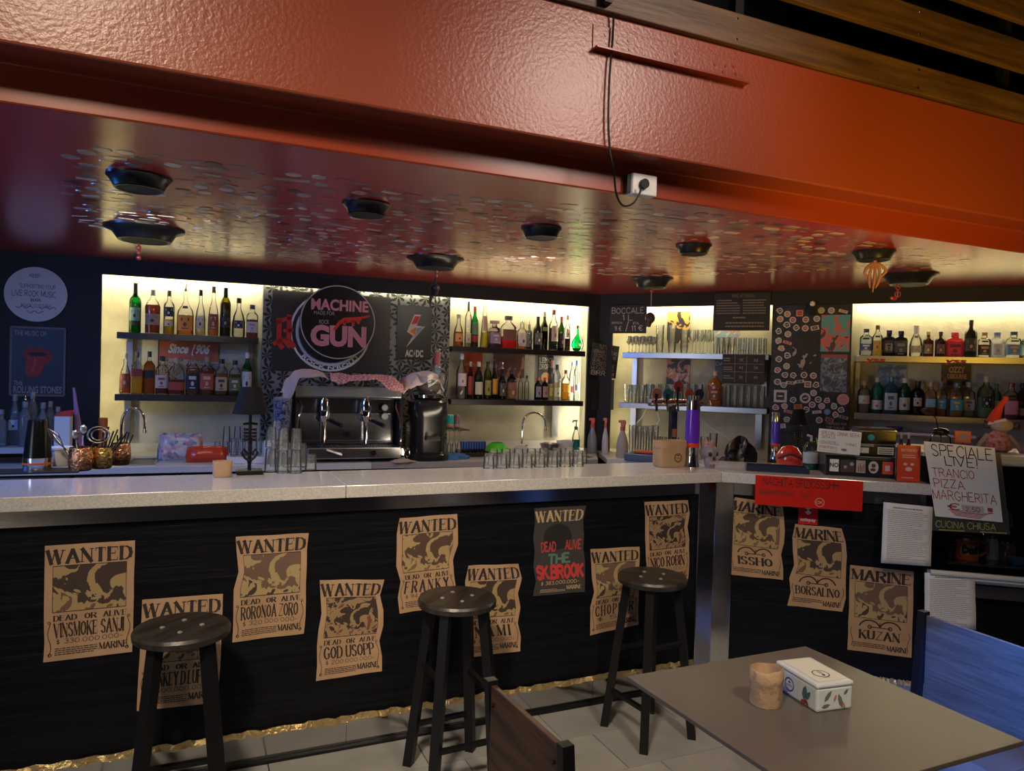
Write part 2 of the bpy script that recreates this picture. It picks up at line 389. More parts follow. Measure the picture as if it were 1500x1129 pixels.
# ================================================================ SETTING
A0 = (-3.299, 4.652); K = (.733, 6.186)
WL = Frame(A0, (K[0]-A0[0], K[1]-A0[1])); WR = Frame(K, (.902, -.431))
LK = (Vector(K)-Vector(A0)).length
C0 = (1.058, 3.616)
BL = Frame(C0, (.9155, .4023)); BR = Frame(C0, (.969, -.246))
S1, S2, NT = 1.81, 1.39, 2.19      # shelf tops and niche top
WT = .97                           # work counter height
BT = 1.14                          # bar top height
RD = .28                           # recess depth

def fbox(fr, name, mt, a0, a1, o0, o1, z0, z1, parent=None, bevel=0, **k):
    mb = MB().box(a0, o0, z0, a1, o1, z1)
    return mb.build(name, mt, parent, loc=fr.o if parent is None else None, rz=fr.rz if parent is None else 0, bevel=bevel)
# floor
fl = MB().box(-5, -3, -.12, 6, 8, -.006).build('floor', GROUT); structure(fl)
tm = {}
for j in range(-9, 2):
    o0 = -.095+.3*j
    for i in range(-8, 5):
        a0 = -.302+.605*i+(.15 if j % 2 else 0)+(-.3 if j % 4 == 2 else 0)
        c = BL.W(a0+.3, o0+.15, 0); px = pj(c)
        if px[2] < .5 or not (-160 < px[0] < 1700 and px[1] < 1500): continue
        key = rnd.randrange(4)
        if key not in tm: tm[key] = MB().box(.0025, .0025, -.02, .6025, .2975, rnd.uniform(-.0006, .0006)).mesh('tile', TILE)
        t = bpy.data.objects.new('tile', tm[key]); COL.objects.link(t); t.parent = fl
        p = BL.W(a0, o0); t.location = (p.x, p.y, 0); t.rotation_euler = (0, 0, BL.rz)
FARTILE = mat('far_floor_tiles', (.25, .25, .245), .38); nt = FARTILE.node_tree
bk = nt.nodes.new('ShaderNodeTexBrick'); bk.inputs['Color1'].default_value = (.25, .25, .245, 1); bk.inputs['Color2'].default_value = (.32, .32, .31, 1); bk.inputs['Mortar'].default_value = (.03, .03, .03, 1)
bk.inputs['Scale'].default_value = 1; bk.inputs['Brick Width'].default_value = .605; bk.inputs['Row Height'].default_value = .3; bk.inputs['Mortar Size'].default_value = .004
tc = nt.nodes.new('ShaderNodeTexCoord'); nt.links.new(tc.outputs['Object'], bk.inputs[0]); nt.links.new(bk.outputs[0], nt.nodes['Principled BSDF'].inputs['Base Color'])
structure(MB().box(-9, -8, -.10, 5, -2.80, 0).build('floor_far', FARTILE, loc=BL.o, rz=BL.rz))
# glossy red ceiling over the bar
def P2(fr, a, o): p = fr.W(a, o); return (p.x, p.y)
cl = MB().prism([P2(BL, -4.2, -.4935), P2(BL, 3.3, -.4935), P2(WR, 4.2, .4), P2(WR, .1, .4), P2(WL, -1.2, .4)], 2.30, 2.36, 'z').build('ceiling', RED_SMOOTH); structure(cl)
bm = MB(); bm.prism([(-.643, 2.41), (-.643, 2.876), (-.15, 2.876), (-.15, 2.365), (-.499, 2.365), (-.499, 2.41)], -4.4, 4.6, 'x')
structure(bm.build('trim_beam', RED, loc=BL.o, rz=BL.rz, bevel=.008))
fz = MB().prism([(-.500, 2.409), (-.493, 2.409), (-.493, 2.299), (-.499, 2.299), (-.502, 2.304)], -4.4, 4.6, 'x')
structure(fz.build('trim_ceiling_edge', mat('red_gloss_trim', (.27, .04, .014), .3), loc=BL.o, rz=BL.rz))
# planks of the gallery above the beam
PLK = [(2.877, 3.0, -.665, 3.3), (3.115, 3.255, -.66, 3.3), (3.344, 3.50, -.66, 3.3), (3.6, 3.75, -.66, 3.3)]
gal = thing('gallery_railing', 'brown wooden plank railing of the gallery above the red beam', 'railing', BL.o, BL.rz)
for z0, z1, of, a1 in PLK:
    g = fbox(BL, 'plank', WOODPL, -4.2, a1, of, of+.03, z0, z1, gal, .004)
    for a in (-2.1, -.556, .445, 1.9):
        for dz in (.02, z1-z0-.025): MB().ball((a, of-.001, z0+dz), .006, 8).build('screw', CHROME, g, smooth=True)
for a in (-2.1, -.515, 1.095, 2.6):
    fbox(BL, 'post', BLACKMETAL, a-.02, a+.02, -.63, -.59, 2.877, 4.0, gal)
fbox(BL, 'dark_backing', mat('gallery_shade', (.006, .006, .007), .8), -4.2, 4.2, -.3, -.27, 2.877, 4.1, gal)  # dark sheet standing in for the unlit gallery space behind the planks
# black wall faces around the lit recesses
mb = MB(); mb.box(-1.6, 0, 0, .577, .025, 2.3); mb.box(.577, 0, NT, 4.208, .025, 2.3); mb.box(4.208, 0, 0, LK+.01, .025, 2.3)
structure(mb.build('wall_left', BLACK, loc=WL.o, rz=WL.rz))
mb = MB(); mb.box(-.005, 0, 0, .112, .025, 2.3); mb.box(.112, 0, NT, 4.6, .025, 2.3)
structure(mb.build('wall_right', BLACK, loc=WR.o, rz=WR.rz))
mb = MB(); mb.box(.44, RD, 0, 4.30, RD+.05, 2.29); mb.box(.43, .026, 0, .44, RD, 2.29); mb.box(4.285, .026, 0, 4.295, RD-.001, 2.29); mb.box(.44, .026, NT+.04, 4.285, RD, NT+.05)
structure(mb.build('wall_left_recess', CREAM, loc=WL.o, rz=WL.rz))
mb = MB(); mb.box(.03, RD, 0, 4.6, RD+.05, 2.29); mb.box(.02, .026, 0, .03, RD, 2.29); mb.box(.03, .026, NT+.04, 4.6, RD, NT+.05)
structure(mb.build('wall_right_recess', CREAM, loc=WR.o, rz=WR.rz))
# outer room, dark
room = MB().box(-5, -3.1, 0, 6, -3, 4.2); structure(room.build('wall_back', mat('dark_wall', (.22, .19, .17), .7)))
structure(MB().box(-5.1, -3, 0, -5, 8, 4.2).build('wall_far_left', mat('dark_wall', ())))
structure(MB().box(6, -3, 0, 6.1, 8, 4.2).build('wall_far_right', mat('dark_wall', ())))
structure(MB().box(-5, -3, 4.2, 6, 8, 4.3).build('ceiling_high', BLACK))

# LED strips tucked behind the black faces
LEDM = emis('warm_led', (1, .88, .56), 74)
LEDD = emis('soft_led', (1, .86, .50), 26)
LEDW = emis('white_led', (1, .92, .70), 75)
def led(fr, a0, a1, o0, o1, z0, z1, label, m_=None):
    o = fbox(fr, 'led_strip', m_ or LEDM, a0, a1, o0, o1, z0, z1); tag(o, label, 'light strip', 'led strips behind the black wall edges')
led(WL, .50, 1.59, .20, .215, NT+.028, NT+.038, 'warm light strip above the upper shelf at the left recess')
led(WL, 3.02, 4.26, .20, .215, NT+.028, NT+.038, 'warm light strip above the upper shelf left of the corner')
led(WL, .50, .515, .03, .045, 1.05, NT, 'upright warm light strip at the left end of the left recess', LEDD)
led(WL, 4.255, 4.27, .03, .045, 1.05, NT, 'upright bright light strip beside the dark corner, left side', LEDW)
led(WR, .05, 1.37, .20, .215, NT+.028, NT+.038, 'warm light strip above the glass shelves right of the corner')
led(WR, .06, .075, .03, .045, 1.05, NT, 'upright light strip beside the dark corner, right side', LEDD)
led(WR, 1.96, 4.4, .20, .215, NT+.028, NT+.038, 'warm light strip above the gin shelves')
led(WL, 1.62, 2.99, .0265, .029, NT+.01, NT+.02, 'narrow light strip above the flowered wallpaper', LEDM)

# wallpaper panel, left wall middle
wp = MB().box(1.60, .05, WT, 3.007, RD, NT+.04).build('wall_left_panel', SILVERP, loc=WL.o, rz=WL.rz); structure(wp)
fm = MB(); rr = random.Random(3)
def flower(cx, cz, r, k=7):
    out = []
    a0 = rr.uniform(0, PI)
    for i in range(k):
        a = a0+2*PI*i/k; tip = (cx+math.cos(a)*r, cz+math.sin(a)*r)
        mx, mz = cx+math.cos(a)*r*.62, cz+math.sin(a)*r*.62; nx, nz = -math.sin(a)*r*.2, math.cos(a)*r*.2
        out.append([(cx, cz), (mx-nx, mz-nz), (tip[0]-nx*.6, tip[1]-nz*.6), tip, (tip[0]+nx*.6, tip[1]+nz*.6), (mx+nx, mz+nz)])
    return out
for i in range(15):
    for j in range(13):
        fm.polys(flower(1.65+i*.095+rr.uniform(-.02, .02), 1.0+j*.098+(i % 2)*.045, rr.uniform(.045, .062)), .049)
fm.v = [(min(max(v[0], 1.602), 3.005), v[1], min(max(v[2], .98), NT+.015)) for v in fm.v]
o = fm.build('flower_print', DARKP, wp)
# sticker column, right wall
sp = MB().box(1.384, .05, WT, 1.945, RD, NT+.04).build('wall_right_panel', DARKP, loc=WR.o, rz=WR.rz); structure(sp)
fm = MB()
for i in range(6):
    for j in range(12): fm.polys(flower(1.43+i*.095, 1.02+j*.1+(i % 2)*.04, .045), .049)
fm.v = [(min(max(v[0], 1.386), 1.943), v[1], min(v[2], NT+.015)) for v in fm.v]
fm.build('flower_print', mat('dark_green_grey_print', (.035, .042, .04), .4, metal=.3), sp)

# ================================================================ BAR COUNTER
SD = .43
def L2(a, o): p = BL.W(a, o); return (p.x, p.y)
def Rr2(a, o): p = BR.W(a, o); return (p.x, p.y)
mit = (Vector(L2(0, SD))+Vector(Rr2(0, SD)))/2
bis = (BL.uy+BR.uy).normalized(); mi = Vector(C0)+Vector((bis.x, bis.y))*(SD/bis.dot(BL.uy))
bar = thing('bar_counter', 'long black panelled bar counter with pale speckled stone top', 'bar counter', C0)
def loc(pts): return [(x-C0[0], y-C0[1]) for x, y in pts]
JT = -1.86
MB().prism(loc([L2(-4.2, 0), L2(JT-.001, 0), L2(JT-.001, SD), L2(-4.2, SD)]), 1.09, BT, 'z').build('stone_slab', QUARTZ, bar, bevel=.003)
MB().prism(loc([L2(JT+.001, 0), L2(-.001, 0), (mi.x-.001, mi.y), L2(JT+.001, SD)]), 1.09, BT, 'z').build('stone_slab', QUARTZ, bar, bevel=.003)
RE = .947
MB().prism(loc([Rr2(.001, 0), Rr2(RE, 0), Rr2(RE, SD+.12), (mi.x+.05, mi.y+.1), (mi.x+.001, mi.y)]), 1.09, BT, 'z').build('stone_slab', QUARTZ, bar, bevel=.003)
def lb(fr, name, mt, a0, a1, o0, o1, z0, z1, parent=bar, bevel=0):
    mb = MB().box(a0, o0, z0, a1, o1, z1); o = mb.build(name, mt, parent, bevel=bevel); o.rotation_euler = (0, 0, fr.rz); return o
MIRR = mat('polished_steel_band', (.60, .61, .64), .16, metal=1, bump=(3, .08, (1, 1, 3)))
lb(BL, 'steel_band', MIRR, -4.2, -.02, .09, .11, 1.02, 1.0895)
lb(BL, 'front_panel', BLACKWOOD, -4.2, -.03, .10, .14, .17, 1.02)
lb(BL, 'carcass', BLACK, -4.2, -.03, .18, .42, .16, 1.085)
lb(BR, 'steel_band', MIRR, .02, RE, .09, .11, 1.02, 1.0895)
lb(BR, 'front_panel', BLACKWOOD, .04, RE, .10, .14, .17, 1.02)
lb(BR, 'carcass', BLACK, .09, RE, .18, .5, .16, 1.085)
# crumpled gold edging under the panel, mirror kick plate
for fr, a0, a1 in ((BL, -4.2, -.05), (BR, .05, RE)):
    mb = MB(); n = 160; 
    for i in range(n+1):
        a = a0+(a1-a0)*i/n; j = rnd.uniform(-.006, .006); k2 = rnd.uniform(-.005, .005)
        mb.v += [(a, .088+j, .176+k2), (a, .085+k2, .150+j), (a, .11+j, .148+k2), (a, .178, .150+j)]
        if i: 
            b = (i-1)*4
            for q in range(3): mb.f.append((b+q, b+q+4, b+q+5, b+q+1)); mb.m.append(0)
    o = mb.build('gold_edging', GOLD, bar); o.rotation_euler = (0, 0, fr.rz)
KICK = mat('mirror_kick_plate', (.55, .55, .55), .12, metal=1, bump=(2, .1))
for a0 in (-4.2, -3.0, -1.8, -.6): lb(BL, 'kick_plate', KICK, a0+.001, min(a0+1.199, -.06), .175, .185, .012, .155)
lb(BR, 'kick_plate', KICK, .09, RE, .175, .185, .012, .155)
MB().box(-4.2, .15, 0, -.05, .172, .012).build('kick_trim', BLACKMETAL, bar).rotation_euler = (0, 0, BL.rz)
# steel corner post, two faces
post = MB(); 
pw = .075
pa = [L2(-pw, .07), L2(0, .07), Rr2(0, .07), Rr2(pw*.8, .07), Rr2(pw*.8, .12), (Vector(C0)+Vector((bis.x, bis.y))*.16)[:], L2(-pw, .12)]
cpt = Vector(C0)+Vector((bis.x, bis.y))*(.07/bis.dot(BL.uy))
pa = [L2(-pw, .07), tuple(cpt), Rr2(pw*.9, .07), Rr2(pw*.9, .12), tuple(Vector(C0)+Vector((bis.x, bis.y))*.16), L2(-pw, .12)]
post.prism(loc(pa), .0, 1.0885, 'z').build('corner_post', MIRR, bar, bevel=.004)
# ================================================================ SHELVES
SHELFSTEEL = mat('grey_shelf_steel', (.34, .35, .40), .25, metal=1)
def Q(fr, x0, y0, x1, y1, off=0):
    xm, ym = (x0+x1)/2, (y0+y1)/2
    a0 = fr.pt(x0, ym, off)[0]; a1 = fr.pt(x1, ym, off)[0]
    return a0, a1, fr.pt(xm, y1, off)[1], fr.pt(xm, y0, off)[1]     # a0,a1,z0,z1
def shelf(fr, a0, a1, z, mt, label, pieces, off0=0.0, hang=.33):
    p = fr.W(a0, off0, z); t = thing('bar_shelf', label, 'shelf', p, fr.rz, 'steel bottle shelves')
    t.location.z = z; L = a1-a0
    MB().box(0, 0, -.045, L, RD-off0-.002, -.001).build('board', mt, t, bevel=.002)
    for s0, s1 in pieces:
        MB().box(s0, .235, -hang, s1, .262, -.046).build('bracket', STEEL, t)
        if z > 1.6: pass
    return t
shelf(WL, .671, 1.575, S1, DARKSTEEL, 'dark steel upper shelf in the left recess holding nine bottles', [(.03, .07), (.84, .87)])
shelf(WL, .666, 1.575, S2, DARKSTEEL, 'dark steel lower shelf in the left recess holding whisky bottles', [(.03, .07)])
shelf(WL, 3.02, 4.185, S1, DARKSTEEL, 'dark steel upper shelf left of the corner holding liqueur bottles', [(.01, .04), (.98, 1.04)])
shelf(WL, 3.02, 4.18, S2, DARKSTEEL, 'dark steel lower shelf left of the corner crowded with bottles', [(.98, 1.04)])
shelf(WR, .208, 1.372, S1, SHELFSTEEL, 'steel upper shelf right of the corner lined with glasses', [(.02, .06), (1.09, 1.13)])
shelf(WR, .191, 1.372, S2, SHELFSTEEL, 'steel lower shelf right of the corner with tall beer glasses', [(.03, .08), (1.07, 1.12)])
gs = shelf(WR, 1.98, 4.2, S1, STEEL, 'steel upper shelf at the right holding gin bottles, with red lettering on its edge', [(.0, .03)])
shelf(WR, 1.984, 4.2, S2, STEEL, 'steel lower shelf at the right holding coloured gin bottles', [])
REDV = flat((.45, .02, .02))
for x in (.06, .56):
    mb = MB().polys(sans('yss', x, -.045, x+.13, -.012, bold=.04, skew=.3), -.002); mb.build('lettering', REDV, gs)

# ================================================================ BOTTLES
PROF = {
'whisky': [(.88, 0), (1, .02), (1, .62), (.92, .68), (.55, .75), (.36, .79), (.33, .84), (.33, 1)],
'wine':   [(.92, 0), (1, .02), (1, .56), (.92, .64), (.6, .72), (.40, .78), (.36, .84), (.36, 1)],
'cone':   [(1, 0), (1, .03), (.82, .25), (.6, .5), (.4, .75), (.3, .9), (.3, 1)],
'bell':   [(.88, 0), (1, .04), (.98, .36), (.78, .55), (.45, .68), (.34, .74), (.34, 1)],
'decanter': [(.94, 0), (1, .03), (1, .56), (.94, .66), (.7, .74), (.36, .8), (.32, .86), (.32, 1)],
'flask':  [(.5, 0), (.78, .05), (.98, .2), (1, .3), (.88, .42), (.55, .54), (.28, .63), (.22, .7), (.22, 1)],
'gin':    [(.92, 0), (1, .02), (1, .62), (.93, .70), (.62, .76), (.42, .79), (.40, .86), (.40, 1)],
'tall':   [(.92, 0), (1, .02), (1, .66), (.86, .73), (.5, .81), (.40, .85), (.38, 1)],
'hex':    [(.94, 0), (.94, .02), (.98, .5), (1, .62), (.72, .72), (.36, .8), (.30, .84), (.30, 1)],
'jug':    [(.92, 0), (1, .02), (1, .46), (.9, .56), (.62, .64), (.3, .74), (.24, .80), (.24, 1)]}
def rad(prof, z):
    for (r0, z0), (r1, z1) in zip(prof, prof[1:]):
        if z0 <= z <= z1: return r0+(r1-r0)*(z-z0)/(z1-z0+1e-9)
    return prof[-1][0]
_gm = {}
def tint(c, body=0.0):
    k = 'tinted_glass_%d_%d_%d_%d' % (c[0]*99, c[1]*99, c[2]*99, body*99)
    if c == (1, 1, 1) and not body: return GLASS
    return glassmat(k, c, (.45, .45, .45), body=body)
def liquid(c):
    k = 'liquid_%d_%d_%d' % (c[0]*99, c[1]*99, c[2]*99)
    return glassmat(k, tuple(min(1, v**.55) for v in c), (.7, .7, .7), gloss=.3, ior=1.1, body=.45, bodycol=c)
def bottle(parent_loc, rz, r, h, kind, glass, liq, fill, labels, cap, label, group, sq=2, asp=1, pour=False, name='bottle', cat='bottle', captop=.13, capw=1.12):
    t = thing(name, label, cat, parent_loc, rz, group)
    P = PROF[kind]; hb = h*(.80 if pour else 1)
    n = 20 if sq == 2 else 28
    body = [(a*r, b*hb) for a, b in P]
    MB().lathe(body, n, sq=sq, asp=asp).build('glass', glass, t, smooth=True, angle=50)
    if liq and fill > .02:
        Lp = [(a*r*.93, max(.012*h, b*hb)) for a, b in P if b < fill]; Lp.append((rad(P, fill)*r*.93, fill*hb))
        MB().lathe(Lp, n, sq=sq, asp=asp).build('liquid', liquid(liq), t, smooth=True, angle=50)
    for (lc, z0, z1, sp, ink) in labels:
        mb = MB(); K = 10; rows = 3
        for i in range(rows+1):
            zf = z0+(z1-z0)*i/rows; rr_ = rad(P, zf)*r*1.015
            for k in range(K+1):
                a = -PI/2-sp+2*sp*k/K; ca, sa = math.cos(a), math.sin(a)
                q = (abs(ca)**sq+abs(sa)**sq)**(-1/sq) if sq != 2 else 1
                mb.v.append((rr_*q*ca, rr_*q*sa*asp-.0006, zf*hb))
        for i in range(rows):
            for k in range(K):
                mb.f.append((i*(K+1)+k, i*(K+1)+k+1, (i+1)*(K+1)+k+1, (i+1)*(K+1)+k)); mb.m.append(0)
        if ink:
            wq = r*math.sin(min(sp, 1.2))*.62; yf = -r*1.03*asp
            def bend(x, z):
                rr_ = rad(P, min(z1, max(z0, z/hb)))*r*1.03
                return (x, -(max(0, (rr_**sq-abs(x)**sq))**(1/sq))*asp-.001, z)
            zz0, zz1 = z0*hb, z1*hb; dz = zz1-zz0
            mb.polys([[(-wq, zz0+dz*.62), (wq, zz0+dz*.62), (wq, zz0+dz*.82), (-wq, zz0+dz*.82)]], 0, 1, bend)
            mb.polys([disc(0, zz0+dz*.38, wq*.45, dz*.14, 10)], 0, 1, bend)
            mb.polys([[(-wq*.8, zz0+dz*.1), (wq*.8, zz0+dz*.1), (wq*.8, zz0+dz*.16), (-wq*.8, zz0+dz*.16)]], 0, 1, bend)
        mb.build('label', [flat(lc), flat(ink or (.1, .1, .1))], t, smooth=True)
    if cap:
        cr_ = P[-1][0]*r*capw; ct = captop
        MB().lathe([(cr_, hb*(1-ct)), (cr_, hb*.995), (cr_*.9, hb*1.003)], 14, sq=2, asp=1 if asp > .6 else 1).build('cap', flat(cap, .35), t, smooth=True)
    if pour:
        MB().tube([(0, 0, hb), (0, 0, hb+h*.05), (0, 0, hb+h*.07), (r*.12, 0, h)], [r*.22, r*.2, r*.09, r*.06], 8).build('pourer', CHROME, t, smooth=True)
    return t
ORD = 'first second third fourth fifth sixth seventh eighth ninth tenth eleventh twelfth thirteenth fourteenth fifteenth sixteenth seventeenth eighteenth nineteenth twentieth'.split()
def row(fr, z, items, where, group, off=.10):
    placed = []
    for i, it in enumerate(items):
        x, hw, top, kind, gc, lq, fill, labs, cap, desc = it[:10]
        kw = dict(it[10]) if len(it) > 10 else {}
        o = kw.pop('off', off); 
        best = None
        for o2 in (o, o+.05, o-.035, o+.08, o+.03, o-.05, o+.11):
            if o2 > RD-.045: continue
            a, yb = fr.sz(x, o2, z); p = fr.W(a, o2, z); d = pj(p)[2]; r = hw*d/F*.9
            pen = sum(max(0, r+r3+.003-math.hypot(a-a3, o2-o3)) for a3, o3, r3 in placed)+abs(o2-o)*.02
            if best is None or pen < best[0]: best = (pen, o2)
        o = best[1]; a, yb = fr.sz(x, o, z); p = fr.W(a, o, z); d = pj(p)[2]
        r = hw*d/F*.9; placed.append((a, o, r)); h = (yb-top)*d/F
        g = gc if not isinstance(gc, tuple) else tint(gc, kw.pop('gb', 0.0))
        bottle((p.x, p.y, z+.001), fr.rz, r, h, kind, g, lq, fill, labs, cap, '%s, %s on %s' % (desc, ORD[i], where), group, **kw)
W_ = (1, 1, 1); AMB = (.55, .17, .02); ORG = (.75, .28, .03); YEL = (.75, .5, .04); PALE = (.8, .7, .35); DK = (.03, .012, .006); REDL = (.6, .02, .015)
GREEN = (.05, .55, .15); DGREEN = (.08, .22, .06); BK = (.015, .015, .018); CRM = (.62, .55, .40); WH = (.72, .72, .70); RDK = (.22, .05, .03); TAN = (.45, .28, .16); CLR = None
def lab(c, z0=.15, z1=.55, sp=1.0, ink=(.06, .04, .03)): return (c, z0, z1, sp, ink)
tagk = (BK, .60, .66, .45, None)
row(WL, S1, [
 (197.4, 9, 415, 'whisky', GREEN, GREEN, .6, [lab((.25, .42, .28), .24, .5), lab((.03, .04, .03), .14, .22, 1, None)], BK, 'green whiskey bottle with black neck', dict(captop=.28)),
 (223, 11.5, 425, 'hex', W_, (.30, .07, .02), .66, [lab((.42, .27, .18), .2, .45, 1.1)], (.5, .5, .5), 'flat shouldered brown liquor bottle', dict(asp=.5)),
 (247, 8.3, 426, 'whisky', W_, YEL, .34, [lab(BK, .40, .62, .9, WH), lab(CRM, .18, .30, .8)], (.12, .10, .07), 'clear bottle, black label over yellow spirit'),
 (271, 12.5, 411, 'jug', W_, ORG, .42, [lab((.75, .30, .04), .10, .45, .9, (.25, .03, .01)), tagk], None, 'broad bottle of orange liqueur with steel pourer', dict(pour=True, sq=3, asp=.7)),
 (293, 7.8, 425, 'bell', W_, PALE, .32, [lab((.66, .58, .42), .14, .42, .8)], BK, 'clear bottle of pale spirit, cream oval label'),
 (312, 8.2, 420, 'bell', W_, ORG, .42, [lab((.28, .07, .03), .12, .44, .9, (.6, .4, .2))], (.25, .16, .07), 'amber liqueur bottle with cork and dark red label', dict(sq=3)),
 (329.5, 8.2, 422, 'tall', (.42, .38, .05), (.3, .24, .03), .7, [lab(BK, .18, .42, 1, TAN)], BK, 'olive green bottle with black label', dict(captop=.2)),
 (349, 10.3, 437, 'bell', W_, CLR, 0, [lab(BK, .22, .42, .7, WH)], BK, 'clear bell shaped bottle with small black label'),
 (369, 9, 447, 'gin', W_, (.35, .1, .05), .55, [lab((.66, .5, .45), .15, .48, .9, (.3, .3, .3))], BK, 'short amber bottle with pink and white label', dict(sq=4)),
], 'upper left shelf', 'bottles on the upper shelf of the left recess')
row(WL, S2, [
 (183, 8.6, 518, 'bell', W_, AMB, .5, [lab(RDK, .14, .5, 1.1, TAN)], (.6, .55, .42), 'round amber whisky bottle with dark label'),
 (200, 8.6, 516, 'whisky', W_, YEL, .56, [lab((.25, .04, .03), .42, .6, 1, None)], (.12, .09, .05), 'square yellow whisky bottle with red slanted label', dict(sq=6)),
 (218, 8.6, 515, 'whisky', W_, AMB, .78, [lab(BK, .38, .56, 1, None)], BK, 'square amber whisky bottle with black slanted label', dict(sq=6)),
 (237, 9.3, 522, 'gin', W_, (.35, .08, .03), .32, [lab((.62, .52, .46), .16, .5, 1, (.35, .06, .05))], BK, 'bourbon bottle with white label and red seal', dict(sq=5)),
 (258, 12, 524, 'decanter', W_, (.45, .06, .02), .4, [lab((.4, .06, .03), .12, .34, 1, None)], (.4, .3, .25), 'wide clear decanter with low red brown spirit', dict(sq=4, asp=.7)),
 (282, 10.2, 508, 'gin', W_, AMB, .7, [lab(BK, .12, .56, 1, (.5, .5, .5))], None, 'square whiskey bottle with black label and pourer', dict(sq=6, pour=True)),
 (303, 10, 523, 'gin', W_, (.5, .14, .03), .66, [lab((.4, .08, .04), .14, .56, 1, (.6, .4, .25))], TAN, 'square whiskey bottle with red brown label', dict(sq=6)),
 (324, 9, 526, 'gin', W_, (.62, .3, .08), .6, [lab((.5, .33, .2), .12, .5, 1)], BK, 'square whiskey bottle with tan label', dict(sq=6)),
 (343.5, 9, 528, 'gin', W_, (.3, .2, .04), .6, [lab((.09, .13, .05), .12, .5, 1, (.5, .5, .3))], BK, 'square whiskey bottle with dark green label', dict(sq=6)),
 (361, 8.2, 517, 'wine', GREEN, GREEN, .6, [lab((.55, .58, .55), .1, .56, 1.1)], (.7, .7, .7), 'green whisky bottle with long white label'),
], 'lower left shelf', 'bottles on the lower shelf of the left recess')
row(WL, S1, [
 (671, 8.3, 461, 'bell', W_, ORG, .46, [lab((.7, .3, .1), .15, .4, .9)], (.5, .5, .45), 'cone shouldered bottle of orange aperitif'),
 (685, 5.4, 442, 'whisky', W_, PALE, .28, [lab((.6, .55, .3), .08, .3, 1, (.5, .08, .05))], (.13, .12, .06), 'slim clear tequila bottle with coloured label', dict(captop=.22)),
 (694.5, 6.4, 449, 'wine', (.08, .6, .25), DK, .5, [lab((.1, .25, .12), .3, .6, 1, (.6, .1, .05)), lab((.35, .04, .03), .12, .28, 1, None)], (.5, .04, .03), 'green bottle with dark digestif and red cap'),
 (709, 7.2, 430, 'cone', W_, (.9, .72, .03), .28, [lab((.5, .34, .24), .30, .58, .9, None)], (.45, .36, .32), 'very tall tapered bottle with bright yellow liqueur'),
 (723.5, 9.2, 470, 'gin', (.8, .72, .8), (.3, .2, .3), .6, [lab((.25, .17, .25), .15, .56, 1, (.5, .42, .5))], (.35, .27, .25), 'square lilac bottle with wide flat stopper', dict(sq=6, capw=2.2, captop=.1)),
 (744, 13, 463, 'decanter', W_, (.75, .01, .01), .36, [lab((.17, .07, .05), .25, .58, .8, None)], (.07, .05, .04), 'wide bottle of red liqueur, flat dark cap', dict(sq=5, asp=.6, capw=1.6)),
 (764, 8.3, 463, 'gin', W_, ORG, .2, [lab((.55, .5, .42), .1, .6, 1, (.1, .05, .08))], None, 'squat rum bottle with cream label and pourer', dict(pour=True)),
 (774.5, 5, 466, 'gin', (.5, .5, .5), DK, .5, [lab((.12, .12, .14), .1, .6, 1, WH)], None, 'slim dark bottle with steel pourer', dict(pour=True, off=.16)),
 (787, 7.4, 464, 'wine', (.05, .05, .05), DK, .6, [lab((.10, .09, .08), .15, .5, 1, WH)], BK, 'nearly black bottle with narrow pale lettering', dict(gb=.5)),
 (796.5, 6.2, 457, 'wine', (.2, .22, .05), DK, .7, [lab((.16, .16, .08), .5, .6, .8, None)], (.3, .3, .25), 'dark olive wine style bottle', dict(off=.17)),
 (810, 7.7, 454, 'wine', W_, (.02, .015, .012), .55, [lab((.55, .4, .32), .22, .6, .8, (.3, .12, .1))], (.3, .08, .05), 'dark vermouth bottle with tall cream label'),
 (821.5, 6.6, 464, 'wine', (.12, .25, .05), DK, .5, [lab(BK, .1, .5, 1, (.5, .04, .08))], (.35, .08, .12), 'green bottle, black label with red dot', dict(captop=.16)),
 (830.5, 5, 462, 'wine', W_, DK, .35, [lab((.6, .42, .35), .38, .62, .8)], (.2, .08, .05), 'slim clear bottle holding a little dark liqueur', dict(off=.16)),
 (846, 10.8, 477, 'flask', (.02, .72, .28), DGREEN, .12, [lab((.12, .15, .05), .20, .30, .3, None)], (.3, .06, .08), 'round flat emerald green flask bottle', dict(asp=.45)),
], 'upper corner shelf', 'bottles on the upper shelf left of the corner')
